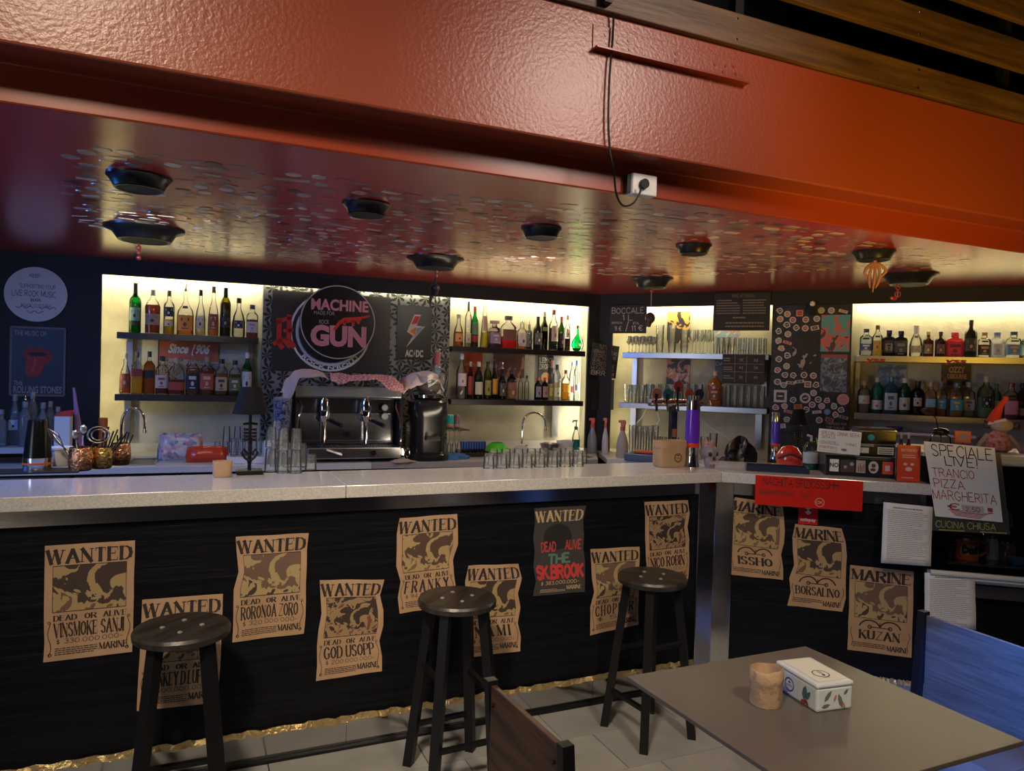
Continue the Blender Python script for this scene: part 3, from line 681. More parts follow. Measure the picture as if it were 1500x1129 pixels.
row(WL, S2, [
 (675, 8.6, 518, 'wine', W_, CLR, 0, [lab((.6, .55, .55), .28, .56, .9, (.5, .1, .1))], (.6, .6, .6), 'tall clear vodka bottle with red lettering'),
 (688, 4.8, 530, 'wine', (.7, .2, .15), (.3, .03, .02), .5, [lab((.5, .08, .06), .1, .6, 1, None)], (.5, .5, .5), 'slim red bottle', dict(off=.19)),
 (700, 7.4, 530, 'wine', (.12, .35, .08), DGREEN, .5, [lab((.55, .5, .42), .12, .46, 1, None)], (.5, .5, .45), 'green wine bottle with white label'),
 (713.5, 6.4, 530, 'tall', (.55, .6, .15), (.4, .4, .05), .6, [lab((.35, .33, .1), .1, .5, 1)], BK, 'yellow green bottle with black cap', dict(off=.15)),
 (724, 5.4, 532, 'wine', (.3, .15, .05), DK, .5, [lab((.65, .32, .04), .12, .56, 1, None)], BK, 'brown bottle with orange yellow label', dict(off=.17)),
 (735, 6.6, 530, 'wine', (.1, .08, .06), DK, .6, [lab((.05, .05, .05), .12, .55, 1, (.6, .45, .25))], None, 'black bottle with gold line and pourer', dict(pour=True)),
 (749, 8.2, 542, 'gin', (.3, .15, .1), DK, .5, [lab((.2, .08, .05), .02, .58, 1.4, (.5, .3, .2))], (.03, .02, .02), 'brown bottle wrapped in dark sacking'),
 (762, 4, 550, 'gin', W_, CLR, 0, [], BK, 'small clear bottle behind the picture box', dict(off=.2)),
 (771, 4, 550, 'gin', W_, CLR, 0, [], BK, 'small clear bottle, nearer the red capped pair', dict(off=.2)),
 (787.5, 6, 553, 'gin', (.12, .05, .03), DK, .6, [lab((.28, .24, .32), .12, .6, .9)], (.5, .05, .03), 'dark bitter bottle with red cap and lilac label'),
 (797.5, 5.6, 553, 'gin', (.2, .05, .03), DK, .6, [lab((.4, .22, .2), .12, .6, .9)], (.5, .05, .03), 'dark bitter bottle with red cap and pink label'),
 (807, 6, 527, 'bell', W_, PALE, .4, [lab((.6, .5, .15), .1, .3, .8, (.3, .2, .1))], (.55, .2, .18), 'tall clear bottle with red striped neck', dict(off=.14, captop=.2)),
 (815, 6.2, 534, 'tall', W_, (.85, .8, .5), .5, [lab((.6, .6, .4), .1, .35, .9, (.15, .2, .05))], BK, 'pale yellow grappa bottle with black cap'),
 (828, 7.6, 542, 'whisky', W_, (.85, .42, .02), .56, [lab((.8, .4, .05), .28, .5, .8, None)], (.2, .12, .05), 'stout bottle of golden liqueur'),
 (837.5, 5, 530, 'tall', W_, CLR, 0, [lab((.35, .1, .1), .2, .36, .9, None)], (.6, .6, .62), 'clear bottle by the steel bracket', dict(off=.17)),
 (843.5, 4.6, 528, 'tall', (.8, .88, .95), CLR, 0, [lab((.4, .45, .6), .25, .4, .9, None)], (.15, .3, .6), 'last slim clear bottle with blue cap', dict(off=.12)),
], 'lower corner shelf', 'bottles on the lower shelf left of the corner')
row(WR, S1, [
 (1268, 9.5, 482, 'gin', (.85, .92, 1), CLR, 0, [lab((.06, .1, .4), .18, .44, 1, WH), tagk], BK, 'clear gin bottle with blue label', dict(sq=4)),
 (1284.5, 8.2, 477, 'wine', W_, (.8, .65, .15), .2, [lab((.55, .4, .12), .15, .5, .8, (.2, .1, .04)), tagk], (.2, .14, .05), 'clear gin bottle with gold diamond label'),
 (1301.5, 9.5, 484, 'gin', (.05, .05, .07), CLR, 0, [lab((.05, .05, .07), .0, .6, 1.2, None), lab((.3, .3, .32), .2, .48, .5, BK)], BK, 'black square gin bottle with silver diamond', dict(sq=6, gb=.6)),
 (1319, 9.5, 485, 'gin', (.05, .05, .07), CLR, 0, [lab((.05, .06, .09), .0, .6, 1.2, (.2, .22, .25))], BK, 'black square gin bottle with faint lettering', dict(sq=6, gb=.6)),
 (1341, 9.8, 477, 'bell', W_, CLR, 0, [lab((.5, .52, .54), .12, .34, .9, (.3, .33, .36)), tagk], (.75, .76, .8), 'clear tapering bottle with tall white cap', dict(captop=.28, capw=1.3)),
 (1359, 8, 486, 'whisky', (.25, .11, .05), CLR, 0, [lab((.28, .2, .14), .12, .5, .8, WH)], (.45, .33, .08), 'brown pharmacy style bottle with gold cap', dict(gb=.3)),
 (1377, 8, 486, 'whisky', (.14, .06, .04), CLR, 0, [lab((.13, .08, .06), .12, .5, .8, (.5, .3, .2))], BK, 'dark brown pharmacy style bottle', dict(gb=.3)),
 (1398, 13, 487, 'gin', (.8, .08, .15), CLR, 0, [lab((.62, .03, .09), .02, .62, 1.2, (.22, .01, .03))], (.65, .05, .12), 'broad crimson square bottle', dict(sq=7, gb=.6, asp=.5)),
 (1421, 9, 469, 'whisky', (.08, .08, .05), CLR, 0, [lab((.05, .05, .04), .15, .5, 1, TAN)], BK, 'tall black rum style bottle', dict(gb=.4)),
 (1441, 9, 487, 'gin', W_, CLR, 0, [lab((.07, .05, .04), .08, .5, 1.1, (.5, .4, .3)), tagk], TAN, 'clear bottle with wide black label', dict(sq=4)),
 (1460, 10.3, 487, 'gin', (.95, .97, 1), (.8, .82, .85), .5, [lab((.55, .58, .66), .1, .55, .9, (.3, .35, .5))], (.12, .18, .4), 'frosted white gin bottle with blue cap', dict(gb=.3)),
 (1484, 11, 486, 'gin', W_, CLR, 0, [lab((.15, .3, .55), .1, .5, 1, (.6, .5, .2)), tagk], (.05, .1, .2), 'clear bottle with blue painted label', dict(sq=5)),
 (1503, 7, 487, 'gin', (.6, .75, .5), CLR, 0, [lab((.5, .6, .3), .1, .5, 1)], (.3, .4, .1), 'green tinted bottle cut by the picture edge'),
], 'upper gin shelf', 'gin bottles on the upper shelf at the right')
row(WR, S2, [
 (1265, 10, 558, 'gin', W_, CLR, 0, [lab((.5, .55, .45), .28, .54, .9, (.3, .3, .2))], (.4, .28, .15), 'round clear gin bottle with cork'),
 (1284, 9, 553, 'tall', (.1, .7, .45), (.05, .4, .25), .5, [lab((.7, .72, .7), .1, .36, 1, (.5, .1, .2))], (.5, .52, .5), 'turquoise green bottle with white label', dict(gb=.2)),
 (1304, 10, 552, 'tall', (.1, .55, .7), (.04, .35, .5), .6, [lab((.45, .58, .6), .1, .56, .8, (.05, .15, .2))], (.15, .3, .35), 'bright blue square gin bottle', dict(sq=5, gb=.2)),
 (1324, 9, 554, 'tall', (.05, .4, .12), (.02, .2, .06), .6, [lab((.5, .55, .5), .12, .46, 1)], (.6, .62, .6), 'dark green gin bottle with pale label', dict(gb=.2)),
 (1343, 10, 558, 'gin', (.03, .03, .03), CLR, 0, [lab((.5, .5, .45), .25, .50, .6, BK)], BK, 'black round bottle with silver oval label', dict(gb=.6)),
 (1362, 8.5, 560, 'gin', W_, (.75, .3, .08), .5, [lab((.2, .45, .6), .25, .5, .7, None)], (.5, .4, .35), 'orange gin bottle', dict(sq=5)),
 (1377.5, 8.3, 560, 'gin', W_, (.7, .35, .15), .5, [lab((.05, .35, .5), .2, .5, .75, (.6, .6, .5))], (.15, .2, .3), 'pale orange gin bottle with blue round label', dict(sq=5, off=.14)),
 (1400, 9.6, 561, 'gin', W_, (.75, .65, .25), .5, [lab((.05, .35, .5), .18, .5, .8, (.7, .5, .1))], (.08, .25, .4), 'yellowish gin bottle with blue round label', dict(sq=5)),
 (1417.5, 9.4, 560, 'gin', W_, (.75, .85, .65), .5, [lab((.45, .5, .5), .2, .5, .75, (.1, .12, .15))], (.35, .45, .45), 'clear gin bottle with grey round label', dict(sq=5, off=.13)),
 (1443, 12.5, 552, 'decanter', (.8, .95, .75), (.7, .85, .6), .5, [lab(BK, .25, .52, .6, (.6, .6, .6))], (.55, .55, .5), 'large pale green bottle, round black label'),
 (1458, 7, 562, 'gin', (.6, .8, .6), CLR, 0, [lab((.5, .6, .45), .15, .5, 1, None)], (.1, .3, .15), 'small green bottle behind the plush figure', dict(off=.17)),
 (1480, 10, 561, 'gin', W_, (.8, .22, .32), .56, [lab((.75, .3, .38), .12, .5, .9, None), tagk], (.3, .05, .08), 'pink gin bottle', dict(sq=4)),
 (1497, 9, 561, 'gin', (.1, .06, .05), CLR, 0, [lab((.5, .35, .3), .1, .3, 1.1, None)], BK, 'dark brown square bottle at the picture edge', dict(sq=5, gb=.4)),
], 'lower gin shelf', 'gin bottles on the lower shelf at the right')
# blue-lit bottles on the low box at the far left, amber one among the beer glasses
blue_items = [(1, 9, 600, 'wine'), (21, 8, 578, 'wine'), (36, 9, 572, 'tall'), (47, 8, 574, 'tall'), (62, 8, 590, 'wine'), (73, 7, 588, 'tall'), (84, 7, 596, 'tall')]
bdesc = ['clear vodka bottle cut by the picture edge', 'clear bottle with large white label', 'clear bottle with tall pourer', 'pale glass bottle with ribbed neck', 'clear bottle with orange neck label', 'clear bottle behind the black shaker', 'clear bottle next to the carton']
bx = fbox(WL, 'bottle_box', mat('grey_blue_plastic', (.4, .42, .45), .4), -.75, .36, -.42, -.12, 1.04, 1.075); tag(bx, 'pale low shelf board on the left back counter under clear bottles', 'shelf')
for s_ in (-.74, .33):
    fbox(WL, 'shelf_foot', BLACK, s_, s_+.02, -.41, -.13, WT+.001, 1.039, None)
for o_ in [o for o in bpy.data.objects if o.name.startswith('shelf_foot')]:
    mw = o_.matrix_basis.copy(); o_.parent = bx; o_.matrix_parent_inverse = bx.matrix_basis.inverted(); 
for i, (x, hw, top, kd) in enumerate(blue_items):
    o_ = -.33+.09*(i % 2); a, yb = WL.sz(x, o_, 1.075); p = WL.W(a, o_, 1.0765); d = pj(p)[2]
    bottle(p, WL.rz, hw*d/F, (yb-top)*d/F, kd, glassmat('pale_bottle_glass', (.9, .93, .95), (.6, .65, .7), body=.22, bodycol=(.75, .8, .85)), None, 0, [lab((.6, .62, .65), .3, .5, .9)] if i in (1, 4) else [], (.2, .2, .22), bdesc[i]+', far left', 'clear bottles at the far left', pour=i in (2,))
a, yb = WR.sz(1046, .04, S2); p = WR.W(a, .05, S2+.001); d = pj(p)[2]
bottle(p, WR.rz, 10*d/F, (yb-544)*d/F, 'decanter', tint((.8, .3, .08), .5), (.5, .12, .02), .7, [lab((.12, .03, .02), .16, .5, .8, (.6, .3, .1))], (.5, .42, .35), 'flat amber bottle standing among the beer glasses', None, sq=3, asp=.5)

# ================================================================ GLASSES
def glass_mesh(r, h, kind='tumbler'):
    mb = MB(); w_ = r*.1
    if kind == 'tumbler': pr = [(r*.72, 0), (r*.78, .01*h), (r*.85, .3*h), (r, h), (r-w_, h), (r*.80-w_*.5, .32*h), (r*.6, .1*h), (.0005, .1*h)]
    elif kind == 'pint': pr = [(r*.68, 0), (r*.72, .02*h), (r*.80, .5*h), (r*.92, .72*h), (r*.97, .8*h), (r*.97, h), (r*.97-w_, h), (r*.88-w_, .75*h), (r*.7-w_*.5, .3*h), (r*.5, .07*h), (.0005, .07*h)]
    elif kind == 'up': pr = [(r, 0), (r*.98, .05*h), (r*.82, .9*h), (r*.76, h), (.0005, h)]
    elif kind == 'stem': pr = [(r*.8, 0), (r*.75, .015*h), (r*.12, .05*h), (r*.1, .42*h), (r*.35, .5*h), (r*.95, .62*h), (r, .75*h), (r*.8, h), (r*.8-w_, h), (r*.9, .72*h), (r*.3, .52*h), (.0005, .5*h)]
    elif kind == 'stemup': pr = [(r*.8, 0), (r, .25*h), (r*.95, .38*h), (r*.35, .5*h), (r*.1, .56*h), (r*.1, .94*h), (r*.75, .985*h), (r*.8, h), (.0005, h)]
    elif kind == 'mug': pr = [(r*.9, 0), (r, .03*h), (r, h), (r-w_*1.4, h), (r-w_*1.4, .12*h), (.0005, .12*h)]
    mb.lathe(pr, 18, caps=False)
    mb.f.insert(0, tuple(range(17, -1, -1))); mb.m.insert(0, 0)
    if kind == 'mug':
        pts = [(r*.95, 0, h*.8), (r*1.5, 0, h*.78), (r*1.62, 0, h*.5), (r*1.45, 0, h*.22), (r*.95, 0, h*.2)]
        mb.tube(pts, r*.13, 6)
    return mb
gl_cache = {}
def glass_at(p, rz, r, h, kind, label, group, cat='glass', mt=None, name=None):
    k = (kind, round(r, 3), round(h, 2), (mt or DGLASS).name)
    if k not in gl_cache:
        me = glass_mesh(round(r, 3), round(h, 2), kind).mesh(kind+'_glass', mt or DGLASS)
        me.polygons.foreach_set('use_smooth', [True]*len(me.polygons)); me.set_sharp_from_angle(angle=math.radians(50)); gl_cache[k] = me
    o = bpy.data.objects.new(name or {'tumbler': 'tumbler_glass', 'pint': 'beer_glass', 'up': 'upturned_tumbler', 'stem': 'stem_glass', 'stemup': 'upturned_wine_glass', 'mug': 'glass_mug'}[kind], gl_cache[k])
    COL.objects.link(o); o.location = p; o.rotation_euler = (0, 0, rz)
    tag(o, label, cat, group); return o
def glasses(fr, z, xs, off, hw, top, kind, label, group, mt=None, dz=0):
    for n_, x in enumerate(xs):
        a, yb = fr.sz(x, off, z); p = fr.W(a, off, z+.001+dz); d = pj(p)[2]
        glass_at(p, fr.rz, hw*d/F, (yb-top-(dz and 0))*d/F, kind, label if len(xs) == 1 else '%s, %s' % (label, ORD[n_]), group, mt=mt)
SMOKE = glassmat('smoky_glass', (.75, .74, .76), (.75, .75, .8), ior=1.35, body=.08)
glasses(WR, S1, [921, 931, 941, 951], .07, 4.4, 493, 'stem', 'short stemmed tasting glass, front row on the upper glass shelf', 'tasting glasses on the upper glass shelf', SMOKE)
glasses(WR, S1, [926, 936, 946, 956], .18, 4.4, 494, 'stem', 'short stemmed tasting glass, rear row on the upper glass shelf', 'tasting glasses on the upper glass shelf', SMOKE)
for sx, topy, lab_ in ((966, 477, 'tumbler in the stack right of the tasting glasses'), (984, 477, 'tumbler in the stack in front of the black faces poster'), (1002, 483, 'tumbler in the short stack beside the big goblets')):
    a, yb = WR.sz(sx, .09, S1); p = WR.W(a, .09, S1+.001); d = pj(p)[2]; n_ = 4
    hh = (yb-topy)*d/F; each = hh/(1+.55*(n_-1))
    for k in range(n_): glass_at((p.x, p.y, p.z+k*each*.55), 0, 6*d/F, each, 'tumbler', lab_, lab_.replace('tumbler in', 'tumblers of'))
glasses(WR, S1, [1014, 1025, 1036], .08, 5.2, 483, 'stem', 'large clear goblet, front row on the upper glass shelf', 'goblets on the upper glass shelf')
glasses(WR, S1, [1019, 1030, 1040], .19, 5.2, 484, 'stem', 'large clear goblet, rear row on the upper glass shelf', 'goblets on the upper glass shelf')
glasses(WR, S1, [1048+8*i for i in range(4)], .07, 3.8, 494, 'tumbler', 'small tumbler right of the goblets, front row', 'small tumblers on the upper glass shelf')
glasses(WR, S1, [1052+8*i for i in range(3)], .18, 3.8, 494, 'tumbler', 'small tumbler right of the goblets, rear row', 'small tumblers on the upper glass shelf')
glasses(WR, S1, [1080+7.4*i for i in range(6)], .07, 2.8, 495, 'mug', 'small handled glass, front row on the upper glass shelf', 'handled glasses on the upper glass shelf')
glasses(WR, S1, [1083+7.4*i for i in range(6)], .18, 2.8, 495, 'mug', 'small handled glass, rear row on the upper glass shelf', 'handled glasses on the upper glass shelf')
glasses(WR, S2, [918+10.6*i for i in range(11)], .06, 5, 563, 'pint', 'tall clear beer glass left of amber bottle, front row', 'tall beer glasses on the lower glass shelf')
glasses(WR, S2, [923+10.6*i for i in range(10)], .19, 5, 564, 'pint', 'tall clear beer glass left of amber bottle, rear row', 'tall beer glasses on the lower glass shelf')
glasses(WR, S2, [1066+10*i for i in range(6)], .07, 3.9, 565, 'mug', 'glass beer mug right of the amber bottle, front row', 'beer mugs on the lower glass shelf')
glasses(WR, S2, [1061+10*i for i in range(6)], .19, 3.9, 565, 'mug', 'glass beer mug right of the amber bottle, rear row', 'beer mugs on the lower glass shelf')
# ================================================================ BACK COUNTERS
bc = thing('back_counter', 'white topped work counter along the left wall with steel drawer fronts', 'counter', WL.W(0, 0, 0), WL.rz)
CE = LK+.02
kx = WR.W(0, -.55, 0)-WL.o; kxa, kxo = kx.dot(WL.ux), kx.dot(WL.uy)
MB().prism([(-1.5, -.6), (2.3, -.6), (2.3, -.001), (-1.5, -.001)], .93, WT, 'z').build('worktop', WORKTOP, bc, bevel=.002)
MB().prism([(2.302, -.6), (4.02, -.6), (LK-.003, -.003), (2.302, -.003)], .93, WT, 'z').build('worktop', GREYTOP, bc, bevel=.002)
for a0, a1 in ((.44, 1.598), (3.01, 4.28)):
    MB().box(a0, .0, .93, a1, RD-.002, WT).build('worktop', WORKTOP, bc)
    MB().box(a0, RD-.02, WT, a1, RD-.003, WT+.06).build('upstand', WORKTOP, bc)
for i in range(9):
    a = -1.2+.58*i
    if a > 3.7: break
    d_ = MB().box(a, -.565, .62, a+.56, -.54, .915).build('drawer_front', STEEL, bc, bevel=.003)
    MB().box(a+.12, -.585, .84, a+.44, -.566, .86).build('drawer_handle', CHROME, d_)
MB().box(-1.5, -.539, 0, 4.0, -.02, .929).build('carcass', BLACK, bc)
rc = thing('back_counter', 'white topped work counter along the right wall under the glass shelves', 'counter', WR.W(0, 0, 0), WR.rz)
MB().prism([(.0+.27, -.53), (3.6, -.53), (3.6, -.001), (.003, -.003)], .93, WT, 'z').build('worktop', WORKTOP, rc, bevel=.002)
MB().box(.04, .0, .93, 4.4, RD-.002, WT).build('worktop', WORKTOP, rc)
MB().box(.35, -.50, 0, 3.6, -.02, .929).build('carcass', mat('dark_blue_grey_steel', (.08, .09, .12), .3, metal=.6), rc)

def onz(x, y, z): 
    p = Z(x, y, z); return Vector((p.x, p.y, z+.001)), pj(p)[2]
def px_h(p, top):
    """height of something standing at p whose top shows at pixel row top"""
    x, y, d = pj(p); return (y-top)*d/F
def at_off(fr, x, off, z):
    a, yb = fr.sz(x, off, z); p = fr.W(a, off, z+.001); return Vector(p), pj(p)[2], yb

# ================================================================ ESPRESSO MACHINE
MO = -.50
p, d, yb = at_off(WL, 420, MO, WT)
em = thing('espresso_machine', 'chrome two group espresso machine with steel cup rail under draped towels', 'coffee machine', p, WL.rz)
def S_(x, y, off):                     # local coords of a pixel in the machine frame
    a, z = WL.pt(x, y, off); return a-WL.sz(420, MO, WT)[0], z-WT-.001
x0, _ = S_(428, 600, MO); x1, _ = S_(592, 600, MO); zt = S_(500, 566, MO)[1]; zb = S_(500, 581, MO)[1]
MB().box(x0+.02, .0, zb, x1-.02, .012, zt).build('cup_rail', mat('pale_steel', (.66, .70, .68), .25, metal=.8), em, bevel=.002)
MB().box(x0+.02, .013, zb-.01, x1-.02, .40, zb+.02).build('cup_tray', STEEL, em)
MB().box(x0+.03, .16, .10, x1-.03, .40, zb-.012).build('body', DARKSTEEL, em, bevel=.01)
MB().box(x0+.0, .02, .09, x0+.03, .42, zb+.03).build('side_panel', BLACKMETAL, em, bevel=.008)
MB().box(x1-.03, .02, .09, x1, .42, zb+.03).build('side_panel', BLACKMETAL, em, bevel=.008)
MB().box(x0+.06, .14, .13, x1-.06, .158, zb-.12).build('back_splash', MIRR, em, bevel=.003)
tr = MB().box(x0+.10, -.06, .025, x1-.03, .16, .10).build('drip_tray', STEEL, em, bevel=.006)
for i in range(26): MB().box(x0+.13+i*(x1-x0-.2)/26, -.05, .101, x0+.135+i*(x1-x0-.2)/26, .13, .104).build('tray_slat', DARKSTEEL, tr)
for x in (x0+.14, x1-.08):
    for y in (-.03, .36): MB().lathe([(.018, 0), (.018, .024)], 12, c=(x, y, 0)).build('leg', BLACKMETAL, em)
for px in (476, 538):
    gx = S_(px, 600, MO)[0]
    g = MB().lathe([(.035, 0), (.04, .03), (.04, .07), (.03, .12)], 18, c=(gx, .06, zb-.14)).build('group_head', CHROME, em, smooth=True)
    MB().tube([(gx, .06, zb-.01), (gx, .05, zb-.10), (gx, .05, .115)], [.022, .018, .014], 10).build('chrome_column', CHROME, g, smooth=True)
    MB().lathe([(.045, 0), (.045, .03)], 18, c=(gx, .05, zb-.17)).build('portafilter', CHROME, g, smooth=True)
    MB().tube([(gx+.03, .0, zb-.16), (gx+.10, -.09, zb-.19)], [.011, .015], 8).build('handle', BLACKMETAL, g, smooth=True)
for px, sgn in ((438, -1), (583, 1)):
    gx = S_(px, 600, MO)[0]
    MB().tube([(gx, .05, zb-.03), (gx-.02*sgn, -.02, zb-.07), (gx+.01*sgn, -.04, zb-.16), (gx+.015*sgn, -.04, .14)], .006, 8).build('steam_wand', CHROME, em, smooth=True)
for py in (598, 611):
    gx, gz = S_(568, py, MO); gg = MB().prism(disc(gx, gz, .027), .10, .13, 'y').build('gauge', CHROME, em)
    MB().prism(disc(gx, gz, .021), .096, .0995, 'y').build('dial', flat((.5, .5, .48)), gg)
gx, gz = S_(509, 636, MO+.1); MB().prism(disc(gx, gz, .022), .11, .138, 'y').build('knob', BLACKMETAL, em)
gx, gz = S_(547, 654, MO-.06); MB().prism(disc(gx, .065, .018), -.08, -.0605, 'y').build('knob', BLACKMETAL, em)
MB().tube([(x0+.22, -.07, .085), (x0+.32, -.075, .05)], .011, 8).build('tray_handle', STEEL, em, smooth=True)
# cups on the machine
CUPM = flat((.10, .10, .13), .3)
cupz = WT+zb+.022
cup_me = None
for i, px in enumerate((478, 490, 502, 514, 526, 538, 550, 562, 574)):
    a, _y = WL.sz(px, MO+.1, cupz); pp = WL.W(a, MO+.1, cupz)
    if cup_me is None:
        mb = MB().lathe([(.020, 0), (.026, .01), (.032, .048), (.030, .048), (.024, .012), (.0005, .01)], 16, caps=False)
        mb.tube([(.030, 0, .038), (.048, 0, .034), (.046, 0, .016), (.028, 0, .014)], .004, 6); cup_me = mb.mesh('cup', CUPM); cup_me.polygons.foreach_set('use_smooth', [True]*len(cup_me.polygons))
    o = bpy.data.objects.new('espresso_cup', cup_me); COL.objects.link(o); o.location = pp; o.rotation_euler = (0, 0, WL.rz+rnd.uniform(-.5, .5))
    tag(o, 'small dark espresso cup under the towels on the coffee machine', 'cup', 'cups on top of the coffee machine')
def cloth(name, fr, pts_x, off, zc, depth, mt, label, front=.05, thick=.004, wav=.012, seed=1, cat='towel'):
    """towel lying over an edge: pts_x = [(px, py_top, drop)] gives the ridge seen from the front"""
    r_ = random.Random(seed); mb = MB(); N = 26; Mr = 10
    pa = [(fr.pt(x, y, off)) for x, y, dr in pts_x]; dd = [q[2] for q in pts_x]
    for i in range(N+1):
        t = i/N*(len(pa)-1); k = min(int(t), len(pa)-2); u = t-k; u2 = u*u*(3-2*u)
        a = pa[k][0]+(pa[k+1][0]-pa[k][0])*u; z = pa[k][1]+(pa[k+1][1]-pa[k][1])*u2; dr = dd[k]+(dd[k+1]-dd[k])*u2
        for j in range(Mr+1):
            v = j/Mr
            ph = math.sin(i*.9+j*.5)*wav*.5+r_.uniform(-1, 1)*wav*.25
            if v < .5: y = off+depth*(1-v*2); zz = z-.01*(1-v*2)+ph*.5
            else: w_ = (v-.5)*2; y = off-front*math.sin(w_*PI/2)-.004+ph; zz = z-dr*w_+ph*.3
            q = fr.W(a, y, zz); mb.v.append((q.x, q.y, q.z))
    for i in range(N):
        for j in range(Mr):
            b = i*(Mr+1)+j; mb.f.append((b, b+Mr+1, b+Mr+2, b+1)); mb.m.append(0)
    o = mb.build(name, mt, smooth=True, angle=180); s_ = o.modifiers.new('solid', 'SOLIDIFY'); s_.thickness = thick; s_.offset = 1
    return tag(o, label, cat)
CLOTHW = mat('pinkish_white_towel', (.52, .42, .42), .9, bump=(120, .5))
def check_mat():
    M = mat('red_check_towel', (.5, .18, .18), .9); nt = M.node_tree; b = nt.nodes['Principled BSDF']
    tc = nt.nodes.new('ShaderNodeTexCoord'); ck = nt.nodes.new('ShaderNodeTexChecker'); ck.inputs['Scale'].default_value = 60
    ck.inputs[1].default_value = (.45, .13, .14, 1); ck.inputs[2].default_value = (.55, .36, .37, 1)
    nt.links.new(tc.outputs['Object'], ck.inputs[0]); nt.links.new(ck.outputs[0], b.inputs['Base Color']); return M
cloth('towel', WL, [(414, 575, .10), (424, 552, .14), (440, 540, .06), (462, 541, .05), (472, 545, .03), (480, 552, .015)], MO-.02, 0, .30, CLOTHW, 'pinkish white towel hanging off the left end of the coffee machine', seed=2)
cloth('towel', WL, [(483, 546, .05), (496, 546, .075), (515, 549, .04), (548, 548, .035), (572, 550, .10), (590, 562, .06)], MO-.032, 0, .28, check_mat(), 'red checked towel spread along the top of the coffee machine', seed=5)

# grinder
p, d, yb = at_off(WL, 625, -.42, WT)
gr = thing('coffee_grinder', 'black coffee grinder with clear bean hopper right of the coffee machine', 'grinder', p, WL.rz)
u = d/F
MB().lathe([(30*u, 0), (30*u, 8*u), (24*u, 12*u), (25*u, 62*u), (28*u, 66*u), (28*u, 84*u), (20*u, 88*u)], 28, sq=3).build('body', mat('gloss_black', (.012, .012, .013), .18), gr, smooth=True)
MB().lathe([(19*u, 88*u), (22*u, 90*u), (22*u, 94*u), (18*u, 96*u)], 24).build('collar', CHROME, gr, smooth=True)
MB().lathe([(12*u, 96*u), (24*u, 112*u), (25*u, 124*u), (24*u, 124*u), (11*u, 97*u)], 24, caps=False).build('hopper', DGLASS, gr, smooth=True)
MB().lathe([(11*u, 97*u), (20*u, 108*u), (18*u, 111*u)], 18).build('coffee_beans', flat((.06, .025, .012)), gr)
MB().box(-10*u, -36*u, 30*u, 10*u, -24*u, 36*u).build('portafilter_fork', CHROME, gr)
mb = MB(); mb.polys(sans('FIORENZATO'[:0] or 'CAFFE', -9*u, 52*u, 9*u, 57*u), -25.5*u) if False else None
cloth('towel', WL, [(588, 566, .05), (598, 550, .09), (612, 544, .10), (628, 543, .06), (640, 548, .05), (648, 566, .03)], -.46, 0, .16, CLOTHW, 'pinkish grey towel thrown over the grinder hopper', seed=9)
# slim tall can behind the grinder
p, d, yb = at_off(WL, 637, -.20, WT); u = d/F
t = thing('tall_bottle', 'tall slim bottle with blue and white labels behind the grinder', 'bottle', p, WL.rz)
MB().lathe([(5.5*u, 0), (6*u, 2*u), (6*u, 120*u), (4.4*u, 132*u), (4.4*u, 154*u), (3.5*u, 156*u)], 16).build('glass', tint((.8, .9, .95), .2), t, smooth=True)
MB().lathe([(6.2*u, 70*u), (6.2*u, 96*u)], 16).build('label', flat((.5, .5, .5)), t, smooth=True)
MB().lathe([(6.2*u, 98*u), (6.2*u, 116*u)], 16).build('label', flat((.05, .25, .45)), t, smooth=True)
MB().lathe([(4.6*u, 132*u), (4.6*u, 150*u)], 16).build('label', flat((.35, .08, .08)), t, smooth=True)

# ================================================================ WALL ART, MIDDLE
def panel(name, fr, box, off, th, mt, label, cat, group=None, tilt=0):
    a0, a1, z0, z1 = box
    p = fr.W((a0+a1)/2, off, (z0+z1)/2); t = thing(name, label, cat, p, fr.rz, group)
    w_, h_ = (a1-a0)/2, (z1-z0)/2; t.rotation_euler = Matrix.Rotation(fr.rz, 3, 'Z').to_4x4().to_euler()
    if tilt: t.rotation_euler = (Matrix.Rotation(fr.rz, 4, 'Z') @ Matrix.Rotation(tilt, 4, 'Y')).to_euler()
    MB().box(-w_, -th, -h_, w_, 0, h_).build('board', mt, t, bevel=.001)
    return t, w_, h_
def pr(t, polys, col, lvl=0, name='print', th=.003, rough=.7):
    """flat print just proud of a board"""
    MB().polys(polys, -th-.0006-.0005*lvl).build(name, flat(col, rough) if isinstance(col, tuple) else col, t)
ban, w_, h_ = panel('banner', WL, Q(WL, 398, 430, 571, 545, .045), .045, .003, mat('dark_banner', (.028, .026, .027), .4), 'dark rock bar banner with white ring emblem behind the round sign', 'banner')
cxp, czp = -.14, .02
gr0 = Q(WL, 430, 440, 548, 545, .045)
mid_a = WL.pt(484.5, 487, .045)[0]-(Q(WL, 398, 430, 571, 545, .045)[0]+Q(WL, 398, 430, 571, 545, .045)[1])/2
R_ = (gr0[1]-gr0[0])/2
zc_ = -h_+R_+.004
pr(ban, ring(mid_a, zc_, R_*.80, R_*.86), (.62, .62, .62), 1, th=.003); pr(ban, ring(mid_a, zc_, R_*.95, R_*1.0), (.7, .7, .7), 1, th=.003)
pr(ban, ring(mid_a, zc_, R_*.78, R_*.80, n=32), (.3, .3, .3), 1, th=.003)
def arc_text(s, cx, cz, r, h, a0, a1, st='sans'):
    ps, wd = sans_text(s, .03) if st == 'sans' else stroke_text(s, 'serif')
    return [[(cx+(r+(1-q[1])*h)*math.cos(a0+(a1-a0)*q[0]/wd), cz+(r+(1-q[1])*h)*math.sin(a0+(a1-a0)*q[0]/wd)) for q in p_] for p_ in ps]
